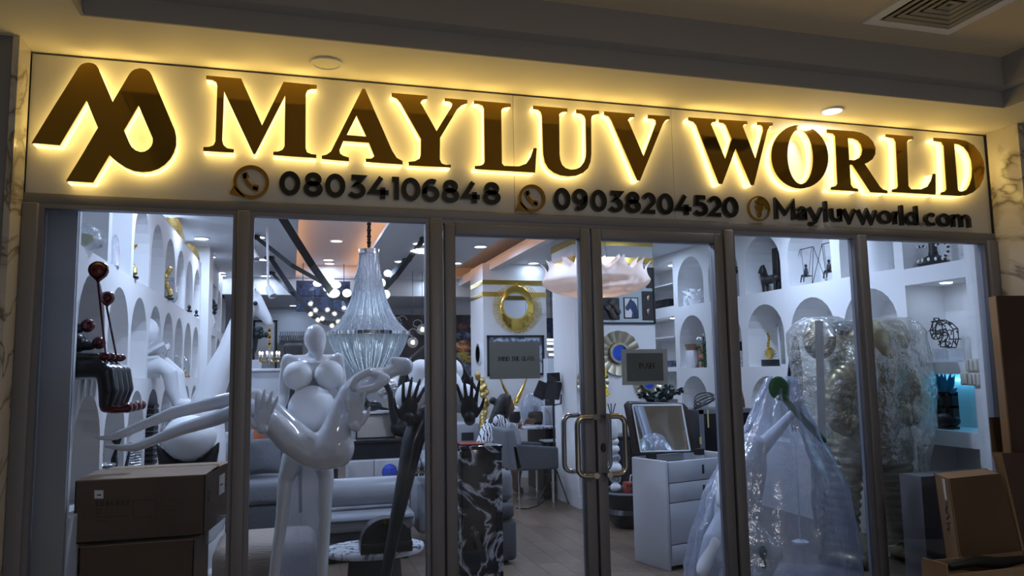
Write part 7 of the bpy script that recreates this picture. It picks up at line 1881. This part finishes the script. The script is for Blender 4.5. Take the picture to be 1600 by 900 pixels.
# lid hinged at the back, leaning back
Yl0 = None
lid_b = pt(.0, Dp-.16, ztop); 
h0, h1 = P(990, 708, pt(.1, Dp-.1, 0).y), P(1088, 706, pt(.6, Dp-.1, 0).y)
yb = pt(.3, Dp-.12, 0).y
lid = [P(991, 710, yb), P(1088, 707, yb), P(1075, 637, yb+.10), P(1069, 631, yb+.11), P(982, 628, yb+.11), P(976, 634, yb+.10)]
part('lid', MB().prism(lid, (0, .025, .008)), m_dark_wood, t, label='dark veneered lid raised open', bevel=.005)
gx = [P(1001, 706, yb-.004), P(1078, 704, yb-.004), P(1065, 633, yb+.096), P(988, 633.5, yb+.096)]
lp = t.children[-1]
part('mirror', MB().prism(gx, (0, .004, .001)), m_mirror, lp, smooth=False)
g = MB()
for a, b in zip(gx, gx[1:]+gx[:1]): g.tube([a-YW*.003, b-YW*.003], .006, 6)
part('light_strip', g, M('frosted_strip', (.78, .84, .88), .3), lp)
part('hinge', obox(.10, .16, Dp-.12, Dp-.06, ztop-.02, ztop+.03), m_black, t); part('hinge', obox(.62, .68, Dp-.12, Dp-.06, ztop-.02, ztop+.03), m_black, t)
solo('plastic_sheet', MB().sheet(lambda a, b: pt(.06+a*.5, .08+b*.22, ztop-.085+.03*abs(noise.noise(Vector((a*7, b*6, 1))))), 18, 10), m_wrap_milky, 'crumpled clear plastic lying in the vanity tray', 'wrap', ang=80)
# black cube cabinet with coiled cable, right of the vanity
Yc_ = pt(Wd, .1, 0).y+.42
x0, x1 = P(1094, 690, Yc_).x, P(1178, 690, Yc_).x; z0, z1 = P(1110, 712, Yc_).z, P(1110, 640, Yc_).z
t = T('black_case', 'black glossy case with grey frame standing on a dark stand beside the vanity', 'case', Vector(((x0+x1)/2, Yc_+.2, 0)))
part('case', MB().box(x0, x1, Yc_, Yc_+.42, z0, z1), m_gloss_black, t, bevel=.006); part('front_frame', MB().box(x0, x0+.04, Yc_-.012, Yc_, z0, z1).box(x0, x1, Yc_-.012, Yc_, z1-.035, z1), m_alu, t, smooth=False)
part('stand', MB().box(x0+.03, x1-.03, Yc_+.03, Yc_+.4, 0, z0), m_black, t)
for px, y0, y1 in ((1106, 640, 668), (1094.5, 683, 694)):
    a, b = P(px-1.5, y0, Yc_-.014), P(px+2, y1, Yc_-.014); part('tape', MB().box(a.x, b.x, Yc_-.015, Yc_-.0125, b.z, a.z), m_tape_y, t, smooth=False)
c = P(1100, 635, Yc_+.08); g = MB()
for i in range(4): g.tube([c+Vector((.10*math.cos(a)+.010*i, .045*math.sin(a)+.01*i, .016*i+.045*math.cos(a-.4*i)+.05)) for a in [x*.42 for x in range(16)]], .0065, 7)
mz = min(v.z for v in g.v); g.v = [v+ZW*(z1-mz) for v in g.v]
solo('coiled_cable', g, m_black, 'coiled black cable lying on top of the black case', 'cable')
# reed diffuser, mosaic vase, white balloon column, bowl table, red bag
Yb = 2.75
c = P(965, 768, Yb); zt = c.z
rb_ = 44*S(970, 790, Yb)
cx = P(985, 768, Yb).x
t = T('bowl_table', 'dark bowl-shaped table with a glossy rim behind the vanity', 'table', Vector((cx, Yb+.05, 0)))
part('bowl', MB().lathe([(.12, 0), (.17, .03), (.24, .14), (rb_*.82, zt-.16), (rb_, zt-.05), (rb_*1.0, zt), (rb_*.97, zt), (rb_*.8, zt-.14), (.1, .1)], (cx, Yb+.05, 0), 40), m_gloss_black, t)
part('rim', MB().lathe([(rb_*.97, zt-.012), (rb_*1.02, zt-.012), (rb_*1.02, zt+.006), (rb_*.97, zt+.006), (rb_*.97, zt-.012)], (cx, Yb+.05, 0), 40), m_leather_l, t)
part('table_glass', MB().lathe([(0, zt-.012), (rb_*.97, zt-.012), (rb_*.97, zt-.002), (0, zt-.002)], (cx, Yb+.05, 0), 40), m_gloss_black, t)
zt -= .002
c = P(962, 765, Yb); t = T('balloon_column', 'white stacked-ball glass column on the bowl table', 'ornament', Vector((c.x, Yb, zt)))
z = zt; kk = S(962, 740, Yb)
for r_ in (.052, .058, .066, .058, .05, .045): part('ball', MB().ell((c.x, Yb, z+r_*.82), (r_, r_, r_*.86), 18), m_matte_white if r_ != .058 else m_glassd, t); z += r_*1.55
vz = z
t = T('mosaic_vase', 'tall black and white mosaic glass vase holding reed sticks', 'vase', Vector((c.x, Yb, vz)))
hv = P(955, 650, Yb).z-vz
part('vase_body', MB().lathe([(.05, 0), (.062, .03), (.06, hv*.5), (.052, hv*.95), (.045, hv), (0, hv)], (c.x-.02, Yb, vz), 24), m_mosaic, t)
g = MB()
for dx in (-.035, .0, .045): g.tube([(c.x-.02, Yb, vz+hv-.02), (c.x-.02+dx, Yb, vz+hv+.12)], .005, 6)
part('reeds', g, m_black, t)
c = P(988, 778, Yb-.12)
t = T('red_bag', 'small red leather bag with black letters on the bowl table', 'bag', Vector((c.x, Yb-.12, zt)))
part('body', MB().box(c.x-.075, c.x+.09, Yb-.16, Yb-.07, zt, zt+.105), m_red, t, bevel=.008)
part('strap', MB().tube([(c.x-.02, Yb-.12, zt+.10), (c.x-.015, Yb-.13, zt+.165), (c.x+.03, Yb-.13, zt+.18), (c.x+.06, Yb-.12, zt+.10)], .007, 8), m_book, t)
g = MB()
for i, ch in enumerate('HER'):
    for pl in G[ch]: stroke(g, [(-.062+i*.042+x*.03, .055+y*.036) for x, y in pl], .008, Vector((c.x, Yb-.1615, zt)), XW, ZW, YW*.001)
for i, ch in enumerate('VE'):
    for pl in G[ch]: stroke(g, [(-.040+i*.042+x*.03, .008+y*.036) for x, y in pl], .008, Vector((c.x, Yb-.1615, zt)), XW, ZW, YW*.001)
part('lettering', g, m_print, t, smooth=False)

# ================================================================ right wall niches
XRn = 5.0
def on_shelf(px, py, X=5.17): return PX(px, py, X)
zU, zM, zLo = 2.33, 1.515, .72
# spiky white vase and grey vase in the niches behind the right door
c = on_shelf(1084, 474); t = T('spiky_vase', 'white vase covered in ruffled spikes in the upper niche behind the right door', 'vase', Vector((c.x, c.y, zU)))
part('vase_body', MB().lathe([(.08, 0), (.11, .08), (.11, .17), (.08, .23), (.06, .23)], (c.x, c.y, zU), 20), m_matte_white, t)
for i in range(26):
    a = i*2.4; zz_ = .03+.19*i/26; u = Vector((math.cos(a), math.sin(a), .4)); p0 = Vector((c.x, c.y, zU+zz_))+Vector((u.x, u.y, 0))*.10
    part('spike', MB().tube([p0, p0+u*.05], [.022, .004], 6), m_matte_white, t)
part('mosaic_band', MB().box(c.x-.118, c.x-.05, c.y+.02-.05, c.y+.12-.05, zU+.0, zU+.12), m_mosaic, t)
c = on_shelf(1082, 572); t = T('glazed_vase', 'ribbed white vase with a brown glazed rim in the middle niche', 'vase', Vector((c.x, c.y, zM)))
part('vase_body', MB().lathe([(.06, 0), (.09, .06), (.10, .13), (.085, .20), (.075, .235)], (c.x, c.y, zM), 40, 'Z', 1, 1, lambda j, i, a: 1+.025*math.cos(a*14)), m_vase_rib, t); part('rim', MB().lathe([(.075, .23), (.088, .285), (.10, .315), (.09, .315), (.07, .235)], (c.x, c.y, zM), 40, 'Z', 1, 1, lambda j, i, a: 1+.025*math.cos(a*14)), m_brown_glaze, t)
c = on_shelf(1101, 572, 5.14); t = T('leafy_plant', 'green leafy plant with silver top beside the glazed vase', 'plant', Vector((c.x, c.y, zM)))
rnd = random.Random(51)
for i in range(42):
    f = i/41; p = Vector((c.x+rnd.uniform(-.06, .06), c.y+rnd.uniform(-.08, .08), zM+.03+f*.40)); m = Matrix.Rotation(rnd.uniform(0, 3), 3, 'X') @ Matrix.Rotation(rnd.uniform(0, 3), 3, 'Y')
    part('leaf', MB().ell(p, (.036, .022, .006), 6, m), m_leaf_g if f < .75 else m_silver, t)
part('stem', MB().tube([(c.x, c.y, zM), (c.x, c.y, zM+.40)], .01, 6), m_leaf_g, t)
solo('cylinder_vase', MB().lathe([(.045, 0), (.05, .12), (.045, .30), (.04, .30)], (c.x+.1, c.y+.22, zM), 18), M('coral_glaze', (.55, .22, .15), .4), 'slim coral and white cylinder vase between the glazed vase and the plant', 'vase')
c = PX(1042, 482, 5.1); solo('black_box', MB().box(c.x-.07, c.x+.08, c.y-.26, c.y+.18, 2.29, 2.40).box(c.x-.08, c.x+.09, c.y-.27, c.y+.19, 2.28, 2.29), m_gloss_black, 'flat black glossy box on the open shelf beside the display board', 'box', bevel=.006)
b_ = bpy.data.objects['black_box']; b_.location.z = 2.36; b_.location.y = 5.62
c = PX(1054, 570, 5.1); solo('trinket_box', MB().box(5.06, 5.16, 5.45, 5.62, 1.53, 1.62), m_stone_b, 'small patterned trinket box on the lower open shelf by the pillar', 'box', bevel=.004)
# small pieces seen beside the door jamb
c = on_shelf(1151, 436, 5.15); g = MB().box(c.x-.08, c.x+.06, c.y-.06, c.y+.12, zU, zU+.30)
solo('glass_block', g, m_glassd, 'clear glass block with a tiny black figure beside the door jamb', 'ornament', bevel=.006)
solo('tiny_figure', MB().ell((c.x, c.y, zU+.33), (.02, .02, .03), 8).ell((c.x, c.y, zU+.375), .017, 8), m_black, 'tiny black figure sitting on the clear glass block', 'figurine')
c = on_shelf(1156, 545, 5.15); t = T('sequin_vase', 'black and silver sequinned vase in the middle niche beside the door jamb', 'vase', Vector((c.x, c.y, zM)))
part('lower_body', MB().lathe([(.07, 0), (.10, .08), (.08, .19)], (c.x, c.y, zM), 20), m_silver, t); part('neck', MB().box(c.x-.08, c.x+.08, c.y-.08, c.y+.08, zM+.19, zM+.30), m_black, t, bevel=.02)
c = on_shelf(1157, 640, 5.12); t = T('blossom_bunch', 'pink blossoms wrapped in a dark brown paper cone beside the door jamb', 'bouquet', Vector((c.x, c.y, zLo)))
rnd = random.Random(61)
for i in range(14): part('blossom', MB().ell((c.x+rnd.uniform(-.09, .09), c.y+rnd.uniform(-.09, .09), zLo+.47+rnd.uniform(-.05, .09)), .045, 8), m_pink, t)
part('paper_cone', MB().lathe([(.05, 0), (.08, .1), (.12, .42), (0, .42)], (c.x, c.y, zLo), 16), m_brown_glaze, t)
# black horses and a black tower
def horse(base, s, label, flip=1, tail=True):
    t = T('horse_figurine', label, 'figurine', Vector(base)); B0 = Vector(base); y = lambda a: B0.y-flip*a*s
    V = lambda a, z, d=0: Vector((B0.x+d*s, y(a), B0.z+z*s))
    g = MB(); g.tube([V(-.30, .36), V(-.05, .34), V(.18, .37)], [.12*s, .115*s, .125*s], 14, True, True)
    g.tube([V(.18, .40), V(.27, .54), V(.27, .66), V(.30, .70)], [.11*s, .085*s, .065*s, .06*s], 12, True, True)
    g.tube([V(.27, .70), V(.36, .66), V(.44, .59)], [.06*s, .052*s, .036*s], 10, True, True)
    for d in (-.03, .03): g.tube([V(.26, .74, d), V(.265, .81, d)], [.02*s, .004*s], 6)
    for a in (.19, -.30):
        for d in (-.06, .06):
            bend = -.04 if a < 0 else 0
            g.tube([V(a, .30, d), V(a+bend, .16, d), V(a, .03, d), V(a+.01, .0, d)], [.06*s, .036*s, .032*s, .040*s], 10)
    if tail: g.tube([V(-.40, .42), V(-.48, .34), V(-.48, .20)], [.035*s, .04*s, .01*s], 8, True, True)
    part('body', g, m_black, t, vox=.009, it=3)
    part('mane', MB().tube([V(.22, .76), V(.16, .62), V(.10, .48)], [.02*s, .035*s, .03*s], 8, True, True), m_black, t)
c = on_shelf(1193, 459, 5.12); horse((5.12, c.y-.12, zU), .42, 'black horse figurine standing in the upper niche right of the door jamb', -1)
c = on_shelf(1211, 455, 5.2)
solo('black_tower', MB().box(5.18, 5.27, c.y-.10, c.y+.0, zU, zU+.50).box(5.185, 5.265, c.y-.22, c.y-.12, zU, zU+.44), m_black, 'pair of tall square black posts behind the horse figurine', 'ornament', bevel=.006)
# swing figures
def swing(px, label, yy, s=1.0):
    t = T('swing_figurine', label, 'figurine', Vector((5.15, yy, zU))); H_ = .40*s
    g = MB()
    for dy in (-.11, .11):
        for dx in (-.09, .09): g.tube([(5.15+dx, yy+dy*1.6, zU), (5.15, yy+dy, zU+H_)], .0035, 6)
    g.tube([(5.15, yy-.11, zU+H_), (5.15, yy+.11, zU+H_)], .0045, 6); part('frame', g, m_black, t)
    g = MB()
    for dy in (-.035, .035): g.tube([(5.15, yy+dy*2.4, zU+H_), (5.13, yy+dy, zU+.11)], .0025, 5)
    part('rope', g, m_black, t); part('seat', MB().box(5.10, 5.16, yy-.05, yy+.05, zU+.10, zU+.11), m_black, t)
    g = MB().tube([(5.13, yy, zU+.12), (5.13, yy, zU+.185)], [.018, .016], 8, True, True).ell((5.13, yy, zU+.215), .017, 10)
    for d in (-.012, .012):
        g.tube([(5.13, yy+d, zU+.12), (5.09, yy+d*1.5, zU+.115), (5.075, yy+d*2, zU+.045)], [.011, .010, .007], 8, True, True); g.tube([(5.13, yy+d*1.4, zU+.18), (5.125, yy+d*2.6, zU+.13)], [.008, .006], 6, True, True)
    part('rider', g, m_black, t, vox=.004, it=2)
swing(0, 'black wire swing with a seated rider, the left one in its niche', on_shelf(1263, 440, 5.15).y)
swing(0, 'black wire swing with a seated rider, the right one beside the mullion', on_shelf(1299, 432, 5.15).y)
# gold fan ornament with frame in the middle niche
c = on_shelf(1204, 573, 5.15); t = T('fan_ornament', 'gold peacock fan ornament on a black block in the middle niche', 'ornament', Vector((5.15, c.y, zM)))
part('block', MB().box(5.09, 5.21, c.y-.085, c.y+.085, zM, zM+.075), m_black, t, bevel=.003)
for i in range(11):
    a = R(15+150*i/10); u = Vector((0, -math.cos(a), math.sin(a))); p0 = Vector((5.15, c.y, zM+.08)); part('fan_blade', MB().hexa([p0-XW*.006, p0+XW*.006, p0+XW*.006+YW*.006, p0-XW*.006+YW*.006], [p0+u*.13-XW*.004-YW*.012, p0+u*.13+XW*.004-YW*.012, p0+u*.13+XW*.004+YW*.012, p0+u*.13-XW*.004+YW*.012]), m_gold, t, smooth=False)
g = MB()
for i in range(6): g.ell((5.14, c.y+.012*math.sin(i*1.4), zM+.20+i*.033), (.018, .022-.002*i, .02), 8)
part('finial', g, m_gold, t)
t = T('acrylic_frame', 'clear acrylic frame standing behind the gold fan ornament', 'frame', Vector((5.24, c.y-.2, zM)))
g = MB(); 
for bx in ((c.y-.36, c.y-.34, zM, zM+.46), (c.y-.08, c.y-.06, zM, zM+.46), (c.y-.36, c.y-.06, zM+.44, zM+.46), (c.y-.36, c.y-.06, zM, zM+.02)): g.box(5.22, 5.25, bx[0], bx[1], bx[2], bx[3])
part('frame', g, m_book, t, smooth=False); part('panel', MB().box(5.23, 5.24, c.y-.34, c.y-.08, zM+.02, zM+.44), m_glassd, t, smooth=False)
# white bust of draped cloth in the last upper niche
c = PX(1372, 430, 5.16); g = MB().tube([(5.18, c.y, zU), (5.18, c.y, zU+.2), (5.16, c.y+.02, zU+.42)], [.15, .14, .10], 20, True, True).ell((5.16, c.y+.02, zU+.5), (.09, .08, .11), 14)
solo('draped_bust', g, m_matte_white, 'white draped bust in the upper niche right of the mullion', 'bust', vox=.014, it=5)
# lit shelf column
YL_ = .82
c = PX(1455, 412, 5.15); z0 = 2.31
t = T('bead_vase', 'black bottle vase with beaded loop handles on the top lit shelf', 'vase', Vector((5.18, c.y, z0)))
part('vase_body', MB().lathe([(.11, 0), (.125, .035), (.11, .07), (.04, .105), (.032, .15), (.032, .36), (0, .36)], (5.18, c.y, z0), 28), m_black, t)
for i in range(14):
    a = 2*math.pi*i/14; part('inlay', MB().ell((5.18+.117*math.cos(a), c.y+.117*math.sin(a), z0+.060), (.010, .010, .017), 8), m_book, t)
for s in (-1, 1):
    for i in range(13):
        a = -1.3+3.6*i/12; r_ = .10; part('bead', MB().ell((5.18-.02, c.y+s*(.105+r_*math.cos(a)*.7), z0+.135+r_*.62*math.sin(a)), .013, 8), m_black if i % 2 else m_book, t)
# wire horse head
zs = 1.52; yc = PX(1480, 560, 5.16).y
t = T('wire_horse_head', 'black wire horse head on a clear block on the middle lit shelf', 'sculpture', Vector((5.16, yc, zs)))
part('block', MB().box(5.08, 5.24, yc-.09, yc+.09, zs, zs+.11), m_glassd, t, bevel=.004)
hp2 = [(1458, 522), (1457, 516), (1462, 503), (1463, 497), (1466, 502), (1473, 500), (1484, 505), (1493, 514), (1494, 530), (1490, 543), (1473, 542), (1474, 533), (1478, 524), (1474, 519), (1467, 522), (1462, 530)]
pp = [PX(x, y, 5.16) for x, y in hp2]; cc2 = sum(pp, Vector())/len(pp); rnd = random.Random(71); g = MB()
pts3 = []
for i, p in enumerate(pp):
    for d in (-.045, .045): pts3.append(p+XW*d*.8)
    pts3.append(p*1.0)
inner = []
for i in range(40):
    a, b, w_ = rnd.choice(pp), rnd.choice(pp), rnd.random(); p = a.lerp(b, w_)
    inner.append(p)
for i in range(len(pp)):
    for d in (-.04, .04): g.tube([pp[i]+XW*d*.6, pp[(i+1) % len(pp)]+XW*d*.6], .0045, 6)
    g.tube([pp[i]-XW*.024, pp[i]+XW*.024], .004, 5)
def inside(p):
    c_ = False; n_ = len(pp); j = n_-1
    for i in range(n_):
        yi, zi, yj, zj = pp[i].y, pp[i].z, pp[j].y, pp[j].z
        if ((zi > p.z) != (zj > p.z)) and (p.y < (yj-yi)*(p.z-zi)/(zj-zi)+yi): c_ = not c_
        j = i
    return c_
seeds = []
while len(seeds) < 46:
    p = Vector((5.16, rnd.uniform(min(v.y for v in pp), max(v.y for v in pp)), rnd.uniform(min(v.z for v in pp), max(v.z for v in pp))))
    if inside(p): seeds.append(p)
allp = seeds+pp
for p in seeds:
    for o_ in sorted(allp, key=lambda v: (v-p).length)[1:4]:
        if inside(p.lerp(o_, .5)): 
            s_ = rnd.choice((-1, 1))*.05; g.tube([p+XW*s_, o_+XW*s_*(.6 if o_ in pp else 1)], .0042, 5)
part('wire_lattice', g, m_black, t)
part('post', MB().tube([(5.16, yc-.02, zs+.11), (5.16, yc-.02, min(v.z for v in pp)+.02)], .006, 8), m_black, t)
# teal feather plant in black openwork vase
zs = .98; yc = PX(1482, 700, 5.14).y
t = T('feather_vase', 'black openwork vase holding teal feather leaves on the blue-lit shelf', 'vase', Vector((5.14, yc, zs)))
part('vase_foot', MB().box(5.09, 5.19, yc-.08, yc+.08, zs, zs+.02), m_black, t); part('vase_body', MB().ell((5.14, yc, zs+.07), (.07, .13, .065), 20), m_black, t, vox=.01)
g = MB(); hz = .20
for dy in (-.085, -.012, .07): g.box(5.11, 5.17, yc+dy-.02, yc+dy+.02, zs+.09, zs+.09+hz)
g.box(5.11, 5.17, yc-.105, yc+.09, zs+.17, zs+.19); g.box(5.11, 5.17, yc-.105, yc+.09, zs+.27, zs+.30)
part('openwork_neck', g, m_black, t, smooth=False)
rnd = random.Random(81)
for i in range(30):
    a = R(18+144*((i*7) % 30)/29); l = rnd.uniform(.15, .25); base = Vector((5.14, yc+rnd.uniform(-.05, .05), zs+.26)); u = Vector((rnd.uniform(-.3, -.02), math.cos(a)*.85, math.sin(a))).normalized(); w = u.cross(XW).normalized()
    tip = base+u*l; 
    part('feather', MB().add([base-w*.004, base+u*l*.3-w*.018, base+u*l*.7-w*.016, tip, base+u*l*.7+w*.016, base+u*l*.3+w*.018, base+w*.004], [(0, 1, 2, 3, 4, 5, 6)]), m_cyan, t, smooth=False)
# switch plates on the post beside the last window
for i, (px0, py0, px1, py1, lab, nsw) in enumerate(((1509.5, 560.5, 1529.5, 581, 'cream light switch plate, the upper one beside the last window', 3), (1501.5, 582, 1514.5, 602, 'cream light switch plate at the lower left beside the last window', 1), (1515, 582, 1533, 603, 'cream light switch plate at the lower right beside the last window', 3))):
    a, b = PX(px0, (py0+py1)/2, 4.985), PX(px1, (py0+py1)/2, 4.985); z0, z1 = PX((px0+px1)/2, py1, 4.985).z, PX((px0+px1)/2, py0, 4.985).z; y0, y1 = min(a.y, b.y), max(a.y, b.y)
    t = T('light_switch', lab, 'switch', Vector((4.99, (y0+y1)/2, z0)))
    part('plate', MB().box(4.978, 5.0, y0, y1, z0, z1), m_switch, t, bevel=.002)
    for j in range(nsw):
        w = (y1-y0)/nsw; part('rocker', MB().box(4.970, 4.978, y0+w*j+w*.14, y0+w*(j+1)-w*.14, z0+(z1-z0)*.12, z1-(z1-z0)*.12), m_switch, t, bevel=.0015)
